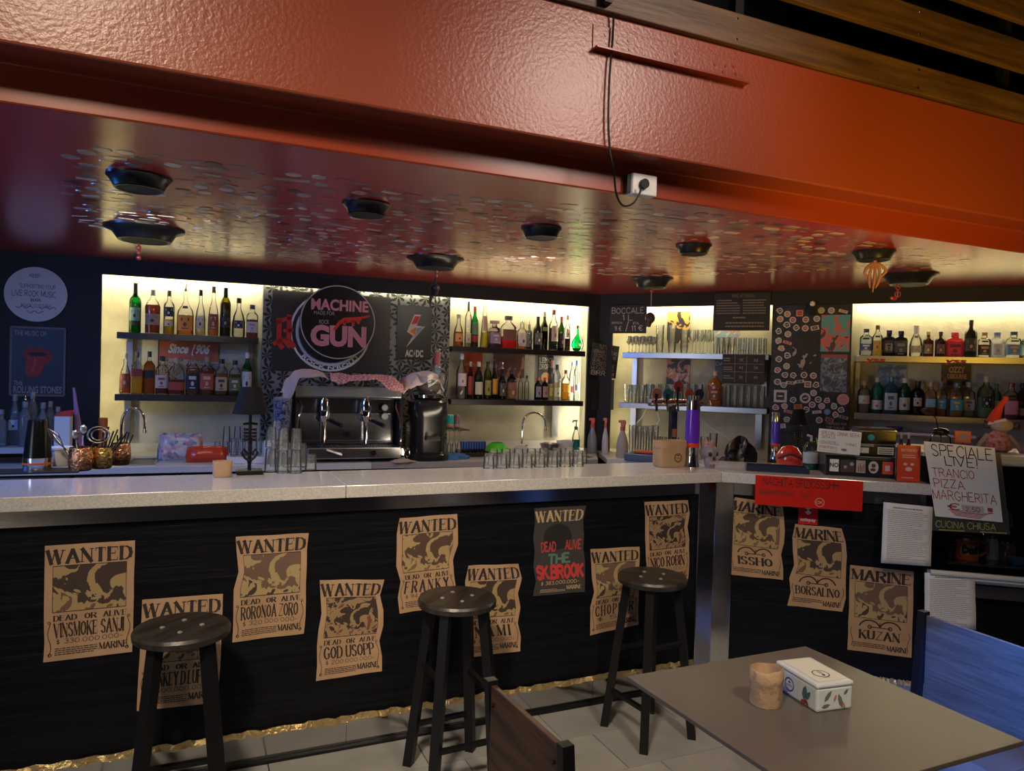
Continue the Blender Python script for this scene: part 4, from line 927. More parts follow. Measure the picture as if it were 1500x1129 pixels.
pr(ban, arc_text("ROCK N'ROLL!", mid_a, zc_, R_*.865, R_*.08, math.radians(222), math.radians(318)), (.75, .75, .74), 2, 'lettering', th=.003)
# red blackletter style mark at the left of the ring
rx = mid_a-R_*1.08
mk = [strip([(rx-.05, .09), (rx-.05, -.09), (rx-.02, -.13)], .035), strip([(rx+.02, .12), (rx+.02, -.06), (rx+.06, -.12)], .035), strip([(rx-.07, .06), (rx+.03, .10)], .03), strip([(rx-.09, -.10), (rx-.02, -.06), (rx+.03, -.12)], .03), strip([(rx-.02, .0), (rx+.05, .01)], .025)]
pr(ban, sum(mk, []), (.55, .035, .02), 2, 'red_letter', th=.003)
# round sign
q = Q(WL, 438, 416, 550, 528, -.03); p = WL.W((q[0]+q[1])/2, -.03, (q[2]+q[3])/2); rs = (q[1]-q[0])/2*.985
sg = thing('round_sign', 'round black bar sign with pink lettering and a red gun emblem', 'sign', p, WL.rz)
MB().prism(disc(0, 0, rs, n=56), -.02, .02, 'y').build('disc', mat('sign_black', (.012, .012, .012), .3), sg)
pr(sg, ring(0, 0, rs*.965, rs*.995, n=56), (.45, .40, .42), th=.02, name='rim_line')
PINK = (.62, .25, .27)
pr(sg, sans('MACHINE', -rs*.72, rs*.32, rs*.80, rs*.60, bold=.035), PINK, th=.02, name='lettering')
pr(sg, sans('GUN', -rs*.72, -rs*.62, rs*.76, -rs*.12, bold=.055), PINK, th=.02, name='lettering')
pr(sg, sans('MADE FOR', -rs*.64, rs*.18, -rs*.10, rs*.28)+sans('ROCK', -rs*.50, -rs*.06, -rs*.24, rs*.05), (.40, .33, .34), th=.02, name='lettering')
g_ = [(-.12, -.10), (-.06, -.02), (.05, .07), (.18, .12), (.55, .17), (.80, .23), (.80, .17), (.62, .12), (.60, -.0), (.54, -.0), (.54, .10), (.47, .09), (.44, -.08), (.37, -.07), (.38, .07), (.28, .05), (.22, -.06), (.15, -.04), (.19, .05), (.08, .0), (.02, -.10), (-.06, -.20), (-.14, -.18)]
# the gun emblem as small convex pieces
G2 = [[(-.14, -.20), (-.06, -.22), (.08, -.02), (.02, .04)], [(.02, .04), (.08, -.04), (.62, .08), (.60, .18), (.15, .13)], [(.60, .18), (.62, .12), (.84, .19), (.84, .24)], [(.15, .05), (.22, .06), (.20, -.08), (.13, -.08)], [(.36, .08), (.44, .09), (.43, -.09), (.36, -.09)], [(.50, .08), (.58, .09), (.57, -.02), (.50, -.02)]]
pr(sg, [[(x*rs, z*rs) for x, z in p_] for p_ in G2], (.62, .035, .02), 1, th=.02, name='gun_emblem')
# lightning poster
ac, w_, h_ = panel('music_poster', WL, Q(WL, 581, 448, 632, 526, .045), .045, .004, mat('poster_black', (.014, .014, .013), .35), 'black music poster with lightning bolt and gothic lettering', 'poster')
pr(ac, [[(-w_*.02, h_*.68), (w_*.36, h_*.68), (w_*.12, h_*.26), (-w_*.42, h_*.02)], [(-w_*.42, h_*.02), (w_*.12, h_*.26), (w_*.62, h_*.24), (w_*.05, -h_*.18)], [(w_*.62, h_*.24), (-w_*.46, -h_*.58), (w_*.02, -h_*.02)]], (.62, .52, .42), th=.004, name='bolt')
pr(ac, [[(w_*.02, h_*.62), (w_*.30, h_*.62), (w_*.15, h_*.34), (-w_*.2, h_*.3)], ], (.5, .05, .04), 1, th=.004, name='bolt_inset')
pr(ac, [[(-w_*.28, h_*.05), (w_*.1, h_*.2), (w_*.05, -h_*.05), (-w_*.15, -h_*.02)]], (.65, .22, .04), 1, th=.004, name='bolt_inset')
pr(ac, [[(w_*.1, h_*.18), (w_*.45, h_*.2), (w_*.15, -h_*.02)]], (.2, .35, .45), 1, th=.004, name='bolt_inset')
pr(ac, sans('AC', -w_*.50, -h_*.90, -w_*.06, -h_*.66, bold=.05)+sans('DC', w_*.12, -h_*.90, w_*.54, -h_*.66, bold=.05)+[[(w_*.06, -h_*.64), (-w_*.02, -h_*.80), (w_*.04, -h_*.78)], [(w_*.0, -h_*.92), (w_*.08, -h_*.76), (w_*.0, -h_*.78)]], (.55, .48, .38), 1, th=.004, name='lettering')
# generic tin signs on the plaster
def art(base, c1, c2, sc=9):
    k = 'art_%d_%d' % (base[0]*999+base[1]*99+base[2]*9, sc*10+c1[0]*50); 
    if k in MATS: return MATS[k]
    M = mat(k, base, .45); nt = M.node_tree; b = nt.nodes['Principled BSDF']
    tc = nt.nodes.new('ShaderNodeTexCoord'); n = nt.nodes.new('ShaderNodeTexNoise'); n.inputs['Scale'].default_value = sc; n.inputs['Detail'].default_value = 3; n.inputs['Distortion'].default_value = 1.2
    rp = nt.nodes.new('ShaderNodeValToRGB'); rp.color_ramp.interpolation = 'CONSTANT'; e = rp.color_ramp.elements
    e[0].position = 0; e[0].color = tuple(base)+(1,); e[1].position = .48; e[1].color = tuple(c1)+(1,); q_ = e.new(.60); q_.color = tuple(c2)+(1,)
    nt.links.new(tc.outputs['Object'], n.inputs['Vector']); nt.links.new(n.outputs['Fac'], rp.inputs['Fac']); nt.links.new(rp.outputs['Color'], b.inputs['Base Color']); return M
t, w_, h_ = panel('tin_sign', WL, Q(WL, 231, 496, 320, 556, RD-.02), RD-.008, .004, flat((.42, .10, .06), .4), 'red tin sign with white slanted anniversary lettering behind the whisky', 'tin sign', 'tin signs on the plaster')
pr(t, [[(-w_, -h_), (w_, -h_), (w_, -h_*.1), (-w_, h_*.05)]], art((.20, .17, .15), (.36, .32, .29), (.12, .03, .02), 22), th=.004, name='picture')
pr(t, [[(-w_, -h_), (-w_+.008, -h_), (-w_+.008, h_), (-w_, h_)], [(-w_, h_-.006), (w_, h_-.006), (w_, h_), (-w_, h_)]], (.03, .02, .02), 1, th=.004, name='border')
pr(t, sans('Since 1906', -w_*.68, h_*.30, w_*.66, h_*.72, bold=.04, skew=.25), (.72, .68, .62), 1, th=.004, name='lettering')
t, w_, h_ = panel('tin_sign', WL, Q(WL, 679, 517, 707, 553, RD-.02), RD-.008, .004, art((.5, .07, .02), (.5, .07, .02), (.02, .05, .08), 14), 'orange red tin sign with dark shapes behind the vodka bottle', 'tin sign', 'tin signs on the plaster')
t, w_, h_ = panel('tin_sign', WL, Q(WL, 723, 519, 769, 553, RD-.02), RD-.008, .004, art((.14, .06, .05), (.14, .06, .05), (.42, .18, .11), 12), 'brown tin sign with peach coloured picture and script lettering', 'tin sign', 'tin signs on the plaster')
pr(t, hand('DRINK', w_*.0, h_*.5, w_*.85, h_*.8, .14), (.5, .15, .12), th=.004, name='lettering')
bpy.data.objects.remove([o for o in t.children if o.name.startswith('lettering')][0])
t, w_, h_ = panel('tin_sign', WL, Q(WL, 788, 521, 818, 562, RD-.02), RD-.008, .004, flat((.06, .06, .065), .4), 'grey tin sign with cream lemon lettering behind the grappa', 'tin sign', 'tin signs on the plaster')
pr(t, sans('LEM', -w_*.82, h_*.48, w_*.0, h_*.88)+ring(w_*.28, h_*.68, w_*.16, w_*.24, n=14)+sans('N', w_*.55, h_*.48, w_*.85, h_*.88)+hand('DROP', -w_*.8, h_*.05, w_*.1, h_*.38, .16), (.55, .5, .38), th=.004, name='lettering')
pr(t, [disc(-w_*.2, -h_*.55, w_*.45, n=18)], (.6, .33, .12), th=.004, name='lemon_slice')
t, w_, h_ = panel('tin_sign', WR, Q(WR, 977, 456, 1010, 503, RD-.02), RD-.008, .004, art((.65, .36, .08), (.03, .02, .02), (.03, .02, .02), 8), 'orange and black tin sign behind the stacked tumblers', 'tin sign', 'tin signs on the plaster')
t, w_, h_ = panel('tin_sign', WR, Q(WR, 976, 527, 1010, 563, RD-.02), RD-.008, .004, art((.015, .015, .02), (.45, .17, .1), (.5, .46, .42), 15), 'black tin sign with orange and white picture above the beer taps', 'tin sign', 'tin signs on the plaster')
t, w_, h_ = panel('tin_sign', WR, Q(WR, 1048, 470, 1084, 498, RD-.02), RD-.008, .004, art((.6, .2, .12), (.25, .35, .42), (.6, .5, .3), 12), 'orange and blue tin sign half hidden under the large menu board', 'tin sign', 'tin signs on the plaster')
t, w_, h_ = panel('tin_sign', WR, Q(WR, 1047, 526, 1060, 562, RD-.02), RD-.008, .004, flat((.04, .04, .05), .4), 'narrow dark tin sign left of the price board', 'tin sign', 'tin signs on the plaster')
pr(t, hand('DA', -w_*.8, h_*.5, w_*.8, h_*.8, .2), (.4, .42, .45), th=.004, name='lettering')
t, w_, h_ = panel('tin_sign', WR, Q(WR, 1286, 534, 1328, 572, RD-.02), RD-.008, .004, art((.12, .20, .30), (.30, .38, .44), (.5, .5, .5), 14), 'pale blue band tin sign behind the blue gin bottle', 'tin sign', 'tin signs on the plaster')
pr(t, sans('IRON MAIDEN', -w_*.92, h_*.62, w_*.92, h_*.88, bold=.02), (.08, .12, .2), th=.004, name='lettering')
t, w_, h_ = panel('tin_sign', WR, Q(WR, 1379, 534, 1422, 580, RD-.02), RD-.008, .004, art((.02, .015, .015), (.02, .015, .015), (.3, .07, .04), 10), 'black band tin sign with orange lettering behind the gin', 'tin sign', 'tin signs on the plaster')
pr(t, sans('OZZY', -w_*.5, h_*.5, w_*.6, h_*.86, bold=.05)+sans('OSBOURNE', -w_*.6, h_*.12, w_*.72, h_*.40, bold=.03), (.62, .33, .12), th=.004, name='lettering')
# boards with chalk writing
CH = (.42, .40, .37)
CHALK = mat('chalkboard', (.014, .013, .013), .6)
t, w_, h_ = panel('chalkboard', WR, Q(WR, 893, 447, 947, 488, -.02), -.01, .008, CHALK, 'small chalkboard reading boccale hung in the dark corner', 'chalkboard')
pr(t, hand('BOCCALE', -w_*.88, h_*.42, w_*.85, h_*.82, .11)+hand('1 L', -w_*.3, -h_*.05, w_*.25, h_*.32, .11)+hand('BIONDA', -w_*.88, -h_*.32, -w_*.3, -h_*.18, .12)+hand('IPA', w_*.3, -h_*.38, w_*.6, -h_*.2, .12)+hand('9 e', -w_*.7, -h_*.82, -w_*.35, -h_*.5, .12)+hand('/', -w_*.1, -h_*.8, w_*.05, -h_*.15, .1)+hand('11 e', w_*.2, -h_*.82, w_*.8, -h_*.45, .12), CH, th=.008, name='lettering')
t, w_, h_ = panel('chalkboard', WR, Q(WR, 1045, 428, 1128, 484, -.02), -.01, .008, CHALK, 'large black drinks menu board above the upper glass shelf', 'chalkboard')
pr(t, hand('BIRRE ARTIGIANALI', -w_*.35, h_*.74, w_*.45, h_*.9, .1)+lines(-w_*.9, -h_*.15, -w_*.05, h_*.66, 6)+lines(w_*.05, -h_*.15, w_*.85, h_*.66, 6)+lines(-w_*.3, -h_*.4, w_*.4, -h_*.22, 1)+lines(-w_*.55, -h_*.85, w_*.8, -h_*.5, 2), (.20, .18, .15), th=.008, name='lettering')
t, w_, h_ = panel('price_board', WR, Q(WR, 1058, 519, 1120, 562, -.01), -.005, .006, CHALK, 'black price table board right of the amber bottle', 'chalkboard')
pr(t, strip([(-w_*.4, -h_*.9), (-w_*.4, h_*.9)], .003)+strip([(w_*.15, -h_*.9), (w_*.15, h_*.9)], .003)+strip([(-w_*.95, h_*.35), (w_*.95, h_*.35)], .003)+strip([(-w_*.95, -h_*.2), (w_*.95, -h_*.2)], .003)+sum([lines(-w_*.95, z_*h_, -w_*.45, (z_+.3)*h_, 2) for z_ in (.5, -.1, -.7)], [])+sum([hand(tx, x_*w_, z_*h_, (x_+.2)*w_, (z_+.2)*h_, .14) for x_, z_, tx in ((-.2, .52, '5e'), (.5, .52, '6e'), (-.2, -.0, '4e'), (.5, -.0, '5e'), (-.2, -.65, '3e'), (.5, -.65, '4e'))], []), (.24, .22, .18), th=.006, name='lettering')
# tilted board and small sign in the dark corner
bq = Q(WL, 866, 504, 905, 552, -.05)
bq = (bq[0], bq[1], bq[2], bq[3])
t, w_, h_ = panel('chalkboard', WL, bq, -.04, .008, CHALK, 'tilted chalkboard with handwritten beer notice at the dark corner post', 'chalkboard', tilt=math.radians(6))
pr(t, hand('TUTTI NOI', -w_*.5, h_*.68, w_*.4, h_*.92, .085)+hand('ABBIAMO BISOGNO', -w_*.92, h_*.40, w_*.9, h_*.60, .085)+hand('DI CREDERE IN', -w_*.8, h_*.14, w_*.8, h_*.34, .085)+hand('QUALCOSA', -w_*.9, -h_*.14, w_*.5, h_*.08, .085)+hand('IO CREDO CHE', -w_*.85, -h_*.38, w_*.8, -h_*.20, .085)+hand('MI FARO UNA', -w_*.9, -h_*.62, w_*.8, -h_*.44, .085)+hand('BIRRA!!!', -w_*.85, -h_*.94, w_*.8, -h_*.68, .14), CH, th=.008, name='lettering')
t, w_, h_ = panel('small_sign', WL, Q(WL, 868, 556, 900, 600, -.02), -.005, .006, CHALK, 'small black sign with white outlined animal below the tilted board', 'sign')
an = [(-.4, -.5), (-.4, .1), (-.6, .5), (-.25, .3), (.2, .3), (.55, .5), (.35, .05), (.4, -.5), (.1, -.1), (-.1, -.15), (-.4, -.5)]
pr(t, strip([(x*w_*.5+w_*.3, z*h_*.7) for x, z in an], .004), (.6, .6, .6), th=.006, name='outline')
# left black wall: signed round skin and lips poster
q = Q(WL, 4.5, 392, 100, 470, -.01); p = WL.W((q[0]+q[1])/2, -.001, (q[2]+q[3])/2)
ds = thing('round_drum_skin', 'white round drum skin with handwriting on the black left wall', 'drum skin', p, WL.rz)
rx, rz_ = (q[1]-q[0])/2, (q[3]-q[2])/2; rr_ = (rx+rz_)/2
MB().prism(disc(0, 0, rr_, n=48), -.012, 0, 'y').build('skin', mat('drum_white', (.50, .47, .50), .6), ds)
pr(ds, hand('KEEP', -rr_*.2, rr_*.62, rr_*.12, rr_*.74, .16)+hand('SUPPORTING YOUR', -rr_*.5, rr_*.22, rr_*.62, rr_*.36, .12)+hand('LIVE ROCK MUSIC', -rr_*.75, -rr_*.08, rr_*.62, rr_*.12, .12)+hand('BAR', -rr_*.15, -rr_*.26, rr_*.15, -rr_*.16, .18)+hand('ROCK CUSTOM', -rr_*.45, -rr_*.48, rr_*.45, -rr_*.36, .12), (.05, .04, .06), th=.012, name='lettering')
pr(ds, sum([strip([(x_+i*.012, z_+.008*math.sin(i*1.7+z_*40)) for i in range(9)], .004) for x_, z_ in ((-.11, -.085), (.02, -.085), (-.05, -.115))], []), (.05, .04, .06), th=.012, name='signature')
t, w_, h_ = panel('music_poster', WL, Q(WL, 16, 480, 95, 579, 0), 0, .008, mat('poster_navy', (.012, .014, .022), .5), 'framed music poster with red lips and tongue on black wall', 'poster')
pr(t, strip([(-w_, -h_), (w_, -h_), (w_, h_), (-w_, h_), (-w_, -h_)], .012), (.16, .12, .12), 1, th=.008, name='frame_line')
pr(t, sans('THE MUSIC OF', -w_*.88, h_*.76, w_*.30, h_*.90, bold=.02)+sans('THE', -w_*.88, -h_*.70, -w_*.55, -h_*.58, bold=.02)+sans('ROLLING STONES', -w_*.88, -h_*.93, w_*.92, -h_*.73, bold=.03), (.26, .21, .22), 1, th=.008, name='lettering')
lipo = [(-.50, .22), (-.38, .36), (-.22, .42), (-.05, .38), (.10, .42), (.30, .36), (.48, .26), (.52, .18), (.40, .02), (.28, -.08), (.0, -.02), (-.3, .0), (-.44, .10)]
pr(t, [[(x*w_*1.1, z*h_) for x, z in lipo]], (.26, .025, .02), 1, th=.008, name='lips')
pr(t, [[(x*w_*1.1, z*h_) for x, z in [(-.36, .22), (-.2, .28), (.1, .29), (.34, .22), (.2, .16), (-.2, .16)]]], (.03, .015, .02), 2, th=.008, name='mouth')
pr(t, [[(x*w_*1.1, z*h_) for x, z in [(-.34, .14), (.22, .16), (.20, -.16), (.10, -.38), (-.08, -.46), (-.30, -.44), (-.42, -.30), (-.42, -.08)]]], (.30, .03, .03), 3, th=.008, name='tongue')
pr(t, strip([(w_*-.1, h_*.1), (w_*-.14, -h_*.14), (w_*-.2, -h_*.3)], .006), (.45, .1, .1), 4, th=.008, name='tongue_line')
# ================================================================ SINKS, TAPS AND COUNTER CLUTTER
def faucet(fr, x, off, z, pts, label, basew=.02):
    """pts in pixels, first is the base"""
    p, d, yb = at_off(fr, x, off, z); t = thing('sink_faucet', label, 'faucet', p, fr.rz); u = d/F
    P = [((q[0]-x)*u, 0, (yb-q[1])*u) for q in pts]
    MB().lathe([(basew*1.3, 0), (basew*1.3, .01), (basew, .014), (basew, .055), (basew*.6, .06)], 16).build('base', CHROME, t, smooth=True)
    MB().tube(P, .0095, 10).build('spout', CHROME, t, smooth=True)
    e = P[-1]; MB().lathe([(.010, -.03), (.014, -.026), (.013, .0)], 12, c=(e[0], 0, e[2])).build('nozzle', CHROME, t, smooth=True)
    MB().tube([(basew*.8, 0, .045), (basew*2.3, -.01, .06)], .006, 8).build('lever', CHROME, t, smooth=True)
    return t
def arc_px(x0, y0, x1, y1, top, n=10, tail=None):
    """swan neck from base up, over and down"""
    out = [(x0, y0), (x0, top+(y0-top)*.45)]
    for i in range(n+1):
        a = PI-PI*i/n; out.append(((x0+x1)/2+(x1-x0)/2*math.cos(a), top+(y0-top)*.40*(1-math.sin(a))))
    out[-1] = (x1, y1); return out
faucet(WL, 177, -.10, WT, arc_px(177, 660, 208, 628, 597), 'chrome swan neck faucet behind the copper mugs')
faucet(WL, 764, -.10, WT, arc_px(764, 650, 801, 626, 604), 'chrome swan neck faucet over the steel bowl, middle of the counter')
# sink bowls drawn flat on the worktops: shade of the recess put into dark inserts
for x0, x1, lb_ in ((768, 856, 'sink basin drawn flat, shade coloured in, under the middle faucet'), (186, 232, 'steel sink basin beside the left faucet')):
    a0, _ = WL.sz(x0, -.35, WT); a1, _ = WL.sz(x1, -.35, WT)
    p = WL.W(a0, -.50, WT+.001); t = thing('sink_basin', lb_, 'sink', p, WL.rz); L = a1-a0
    mb = MB(); mb.box(0, 0, 0, L, .02, .004); mb.box(0, .30, 0, L, .32, .004); mb.box(0, .02, 0, .02, .30, .004); mb.box(L-.02, .02, 0, L, .30, .004)
    mb.build('rim', STEEL, t); MB().box(.02, .02, 0, L-.02, .30, .001).build('basin_shade', flat((.04, .04, .045), .25), t)
def bowl(fr, x, off, z, hw, h_px, mt, label, name='bowl', cat='bowl'):
    p, d, yb = at_off(fr, x, off, z); u = d/F; r = hw*u; h = h_px*u
    o = MB().lathe([(r*.45, 0), (r*.7, h*.25), (r*.92, h*.65), (r, h), (r*.95, h), (r*.66, h*.3), (.0005, h*.12)], 24, caps=False).build(name, mt, loc=p, smooth=True)
    return tag(o, label, cat)
bowl(WL, 805, -.14, WT, 15, 14, STEEL, 'steel mixing bowl under the middle faucet')
g = bowl(WL, 728, -.22, WT+.03, 18, 12, flat((.05, .5, .03), .3), 'bright green plastic bowl upside down on the drying rack'); g.rotation_euler = (PI, 0, 0); g.location.z += .065
# drying rack, blue rack
p, d, yb = at_off(WL, 683, -.34, WT); u = d/F
t = thing('drying_rack', 'dark wire drying rack under the green bowl', 'dish rack', p, WL.rz)
for i in range(9): MB().bar((i*.032, 0, .004), (i*.032, .28, .02), .004).build('wire', BLACKMETAL, t)
MB().box(-.005, 0, 0, .27, .006, .028).build('rack_rail', BLACKMETAL, t); MB().box(-.005, .275, 0, .27, .281, .028).build('rack_rail', BLACKMETAL, t)
p, d, yb = at_off(WL, 676, -.06, WT); u = d/F
t = thing('bottle_crate', 'low blue plastic crate with upright ribs by the plaster wall', 'crate', p, WL.rz)
MB().box(0, 0, 0, 38*u, .05, .005).build('crate_base', flat((.03, .10, .42)), t)
for i in range(10): MB().box(i*4*u, 0, .005, i*4*u+.01, .012, .085).build('rib', flat((.05, .15, .55)), t)
MB().box(0, .03, .005, 38*u, .04, .085).build('crate_back', flat((.03, .10, .42)), t)
def lump(name, fr, x, off, z, wpx, hpx, mt, label, cat, seed=1, dep=.5, k=.25):
    """crumpled heap resting on a surface"""
    p, d, yb = at_off(fr, x, off, z); u = d/F; r_ = random.Random(seed); mb = MB(); N = 22; M_ = 8
    ph = [r_.uniform(0, 6) for _ in range(6)]
    for i in range(M_+1):
        t_ = i/M_*PI/2
        for j in range(N):
            a = 2*PI*j/N; w_ = 1+k*.5*math.sin(3*a+ph[0]+i*.4)+k*.35*math.sin(7*a+ph[1]-i*.6)
            rr_ = math.cos(t_)*w_; mb.v.append((wpx/2*u*rr_*math.cos(a)/(1+k*.4), wpx/2*u*dep*rr_*math.sin(a), hpx*u*(math.sin(t_)**(.7))*(1+k*.3*math.sin(4*a+ph[2]))))
    for i in range(M_):
        for j in range(N): b = i*N; mb.f.append((b+j, b+(j+1) % N, b+N+(j+1) % N, b+N+j)); mb.m.append(0)
    mb.f.append(tuple(range(N-1, -1, -1))); mb.m.append(0)
    return tag(mb.build(name, mt, loc=p, rz=fr.rz, smooth=True, angle=70), label, cat)
lump('cloth_heap', WL, 762, -.28, WT, 30, 14, mat('grey_cloth', (.42, .42, .38), .9, bump=(90, .5)), 'pale grey cloth heaped beside the middle faucet', 'cloth', 4)
lump('cloth_heap', WL, 664, -.44, WT, 50, 8, mat('blue_cloth', (.03, .11, .30), .9, bump=(80, .6)), 'crumpled blue cloth at the end of the work counter', 'cloth', 8, k=.5)
lump('cloth_heap', WL, 590, -.575, WT, 40, 4, mat('beige_cloth', (.40, .30, .24), .9, bump=(80, .6)), 'flat beige cloth in front of the grinder', 'cloth', 12, k=.4)
# marshmallow bag, detergent packet
def pillow(name, fr, x, off, z, wpx, hpx, mt, label, cat, lean=.25, th=.05, extra=None):
    p, d, yb = at_off(fr, x, off, z); u = d/F; mb = MB(); N, M_ = 14, 10; w_, h_ = wpx*u, hpx*u; r_ = random.Random(len(label))
    for s in (-1, 1):
        for i in range(N+1):
            for j in range(M_+1):
                a, b = i/N*2-1, j/M_*2-1
                f = max(0, (1-a**4)*(1-b**4)); e = 1-.05*(abs(a)*abs(b))
                mb.v.append((a*w_/2*e, s*th/2*f**.6+r_.uniform(-.003, .003)*f, (b+1)/2*h_))
    n1 = (N+1)*(M_+1)
    for s in (0, 1):
        for i in range(N):
            for j in range(M_):
                b = s*n1+i*(M_+1)+j; f = (b, b+M_+1, b+M_+2, b+1); mb.f.append(f if s == 0 else f[::-1]); mb.m.append(0)
    o = mb.build(name, mt, loc=p, smooth=True, angle=180); o.rotation_euler = (-lean, 0, fr.rz)
    return tag(o, label, cat)
SW = mat('sweets_bag_print', (.6, .45, .45), .3); nt = SW.node_tree; b_ = nt.nodes['Principled BSDF']
vo = nt.nodes.new('ShaderNodeTexVoronoi'); vo.inputs['Scale'].default_value = 42; tc = nt.nodes.new('ShaderNodeTexCoord'); nt.links.new(tc.outputs['Object'], vo.inputs['Vector'])
rp = nt.nodes.new('ShaderNodeValToRGB'); e = rp.color_ramp.elements; e[0].color = (.7, .62, .5, 1); e[0].position = .2; e[1].color = (.10, .22, .35, 1); e[1].position = .95
q_ = e.new(.5); q_.color = (.55, .2, .25, 1); q_ = e.new(.7); q_.color = (.65, .6, .6, 1)
sx = nt.nodes.new('ShaderNodeSeparateColor'); nt.links.new(vo.outputs['Color'], sx.inputs[0]); nt.links.new(sx.outputs[0], rp.inputs[0]); nt.links.new(rp.outputs[0], b_.inputs['Base Color'])
pillow('sweets_bag', WL, 264, -.28, WT, 60, 40, SW, 'plastic bag of pastel sweets standing behind the red packet', 'bag', .2, .09)
REDPK = mat('red_orange_packet', (.62, .06, .02), .25)
pk = pillow('plastic_packet', WL, 303, -.42, WT, 58, 24, REDPK, 'red and white plastic packet lying by the sweets bag', 'packet', .5, .12)
p, d, yb = at_off(WL, 303, -.42, WT); u = d/F
lump('crate_end', WL, 236, -.22, WT, 12, 28, flat((.03, .12, .25)), 'dark blue packet end behind the bag of sweets', 'packet', 3)
# upright glasses on a white tray, left of the machine
p, d, yb = at_off(WL, 362, -.40, WT); u = d/F
t = MB().box(-28*u, -.12, 0, 24*u, .14, 9*u).build('white_tray', WHITE, loc=p, rz=WL.rz, bevel=.003); tag(t, 'white plastic tray of glasses behind the black table lamp', 'tray')
for i, x in enumerate((342, 352, 362, 372, 382)):
    for k, o_ in enumerate((-.46, -.36)):
        a, yb = WL.sz(x, o_, WT+9*u); p = WL.W(a, o_, WT+9*u+.001)
        glass_at(p, WL.rz, 4.4*u, 25*u, 'up', 'upturned tumbler on the white tray, %s in the %s row' % (ORD[i], ('front', 'rear')[k]), 'tumblers on the white tray')
for i, x in enumerate((318, 329)):
    for k in range(2):
        a, yb = WL.sz(x, -.30, WT); p = WL.W(a, -.30, WT+.001)
        if k == 0: glass_at(p, 0, 5*u, 26*u, 'up', 'upturned tumbler left of the white tray', 'tumblers by the white tray')
for i, x in enumerate((331, 347)):
    a, yb = WL.sz(x, -.28, WT); p = WL.W(a, -.22, WT+.001)
    for k in range(2): glass_at((p.x, p.y, p.z+k*24*u), 0, 5.5*u, 24*u, 'up', 'upturned tumbler in the tall stacks behind the white tray', 'stacked tumblers behind the white tray')
# tumbler stacks right of the machine
for sx_ in (584, 597):
    a, yb = WL.sz(sx_, -.34, WT); p = WL.W(a, -.34, WT+.001); d = pj(p)[2]; u = d/F
    for k in range(4): glass_at((p.x, p.y, p.z+k*12*u), 0, 5.5*u, 16*u, 'tumbler', 'small tumbler, %s stack beside the grinder, %s from bottom' % ('left' if sx_ < 590 else 'right', ORD[k]), 'tumbler stacks by the grinder')
a, yb = WL.sz(585, -.46, WT); p = WL.W(a, -.50, WT+.001); u = pj(p)[2]/F
t = thing('milk_jug', 'steel milk jug between the coffee machine and grinder', 'jug', p, WL.rz)
MB().lathe([(8*u, 0), (9*u, 2*u), (9*u, 10*u), (7.5*u, 18*u), (8*u, 21*u), (7.6*u, 21*u), (7*u, 17*u), (.0005, 2*u)], 20, caps=False).build('jug_body', CHROME, t, smooth=True)
MB().tube([(8*u, 0, 18*u), (13*u, 0, 17*u), (13*u, 0, 7*u), (8.6*u, 0, 5*u)], .8*u, 6).build('handle', CHROME, t, smooth=True)
# upturned wine glasses with cans above
for i in range(6):
    for k in range(2):
        a, yb = WL.sz(636+i*7.2, -.14-.13*k, WT); p = WL.W(a, -.14-.13*k, WT+.001); u = pj(p)[2]/F
        glass_at(p, WL.rz, 3.3*u, 37*u, 'stemup', 'upturned wine glass right of the grinder, %s row, %s' % (('rear', 'front')[k], ORD[i]), 'upturned wine glasses by the grinder')
a0, _ = WL.sz(633, -.08, WT+.18); a1, _ = WL.sz(676, -.08, WT+.18)
gp = MB().box(a0, -.30, WT+.195, a1, -.02, WT+.201).build('glass_plate', GLASS, loc=WL.o, rz=WL.rz); tag(gp, 'clear plate resting on the upturned wine glasses under the cans', 'plate')
for x, c_, lb_, hw in ((642, (.10, .06, .06), 'dark red drinks can beside the teal one', 5), (659, (.02, .32, .33), 'teal drinks can with orange base by the upturned wine glasses', 6), (669, (.16, .08, .12), 'purple drinks can right of the teal can', 4)):
    a, yb = WL.sz(x, -.15, WT+.202); p = WL.W(a, -.15, WT+.202); u = pj(p)[2]/F
    t = thing('drinks_can', lb_, 'can', p, WL.rz, 'drinks cans over the wine glasses')
    MB().lathe([(hw*.85*u, 0), (hw*u, u), (hw*u, 17*u), (hw*.85*u, 19*u)], 18).build('can_body', flat(c_, .3), t, smooth=True)
    MB().lathe([(hw*.83*u, 19*u), (hw*.8*u, 19.6*u)], 18).build('lid', STEEL, t)
    MB().lathe([(hw*1.02*u, 1.5*u), (hw*1.02*u, 6*u)], 18, caps=False).build('band', flat((.55, .2, .08) if hw == 6 else (.3, .3, .3)), t, smooth=True)
# patterned blender jar
p, d, yb = at_off(WL, 412, -.52, WT); u = d/F
t = thing('patterned_blender', 'blender with blue and white patterned tall cup on dark base', 'blender', p, WL.rz)
MB().lathe([(20*u, 0), (19*u, 12*u), (12*u, 30*u), (9*u, 36*u)], 20, sq=3).build('base', BLACKMETAL, t, smooth=True)
PAT = art((.02, .035, .10), (.22, .22, .30), (.05, .08, .20), 40)
MB().lathe([(8*u, 36*u), (10*u, 50*u), (12.5*u, 76*u), (13*u, 92*u)], 24).build('cup', PAT, t, smooth=True)
MB().lathe([(13.2*u, 92*u), (13*u, 95*u), (6*u, 97*u)], 24).build('lid', flat((.2, .2, .25)), t, smooth=True)
for x, z in ((-12, 14), (-2, 22), (10, 16)): MB().prism(disc(x*u, z*u, 5*u, n=14), -21.5*u, -20*u, 'y').build('round_knob', flat((.35, .20, .22)), t)
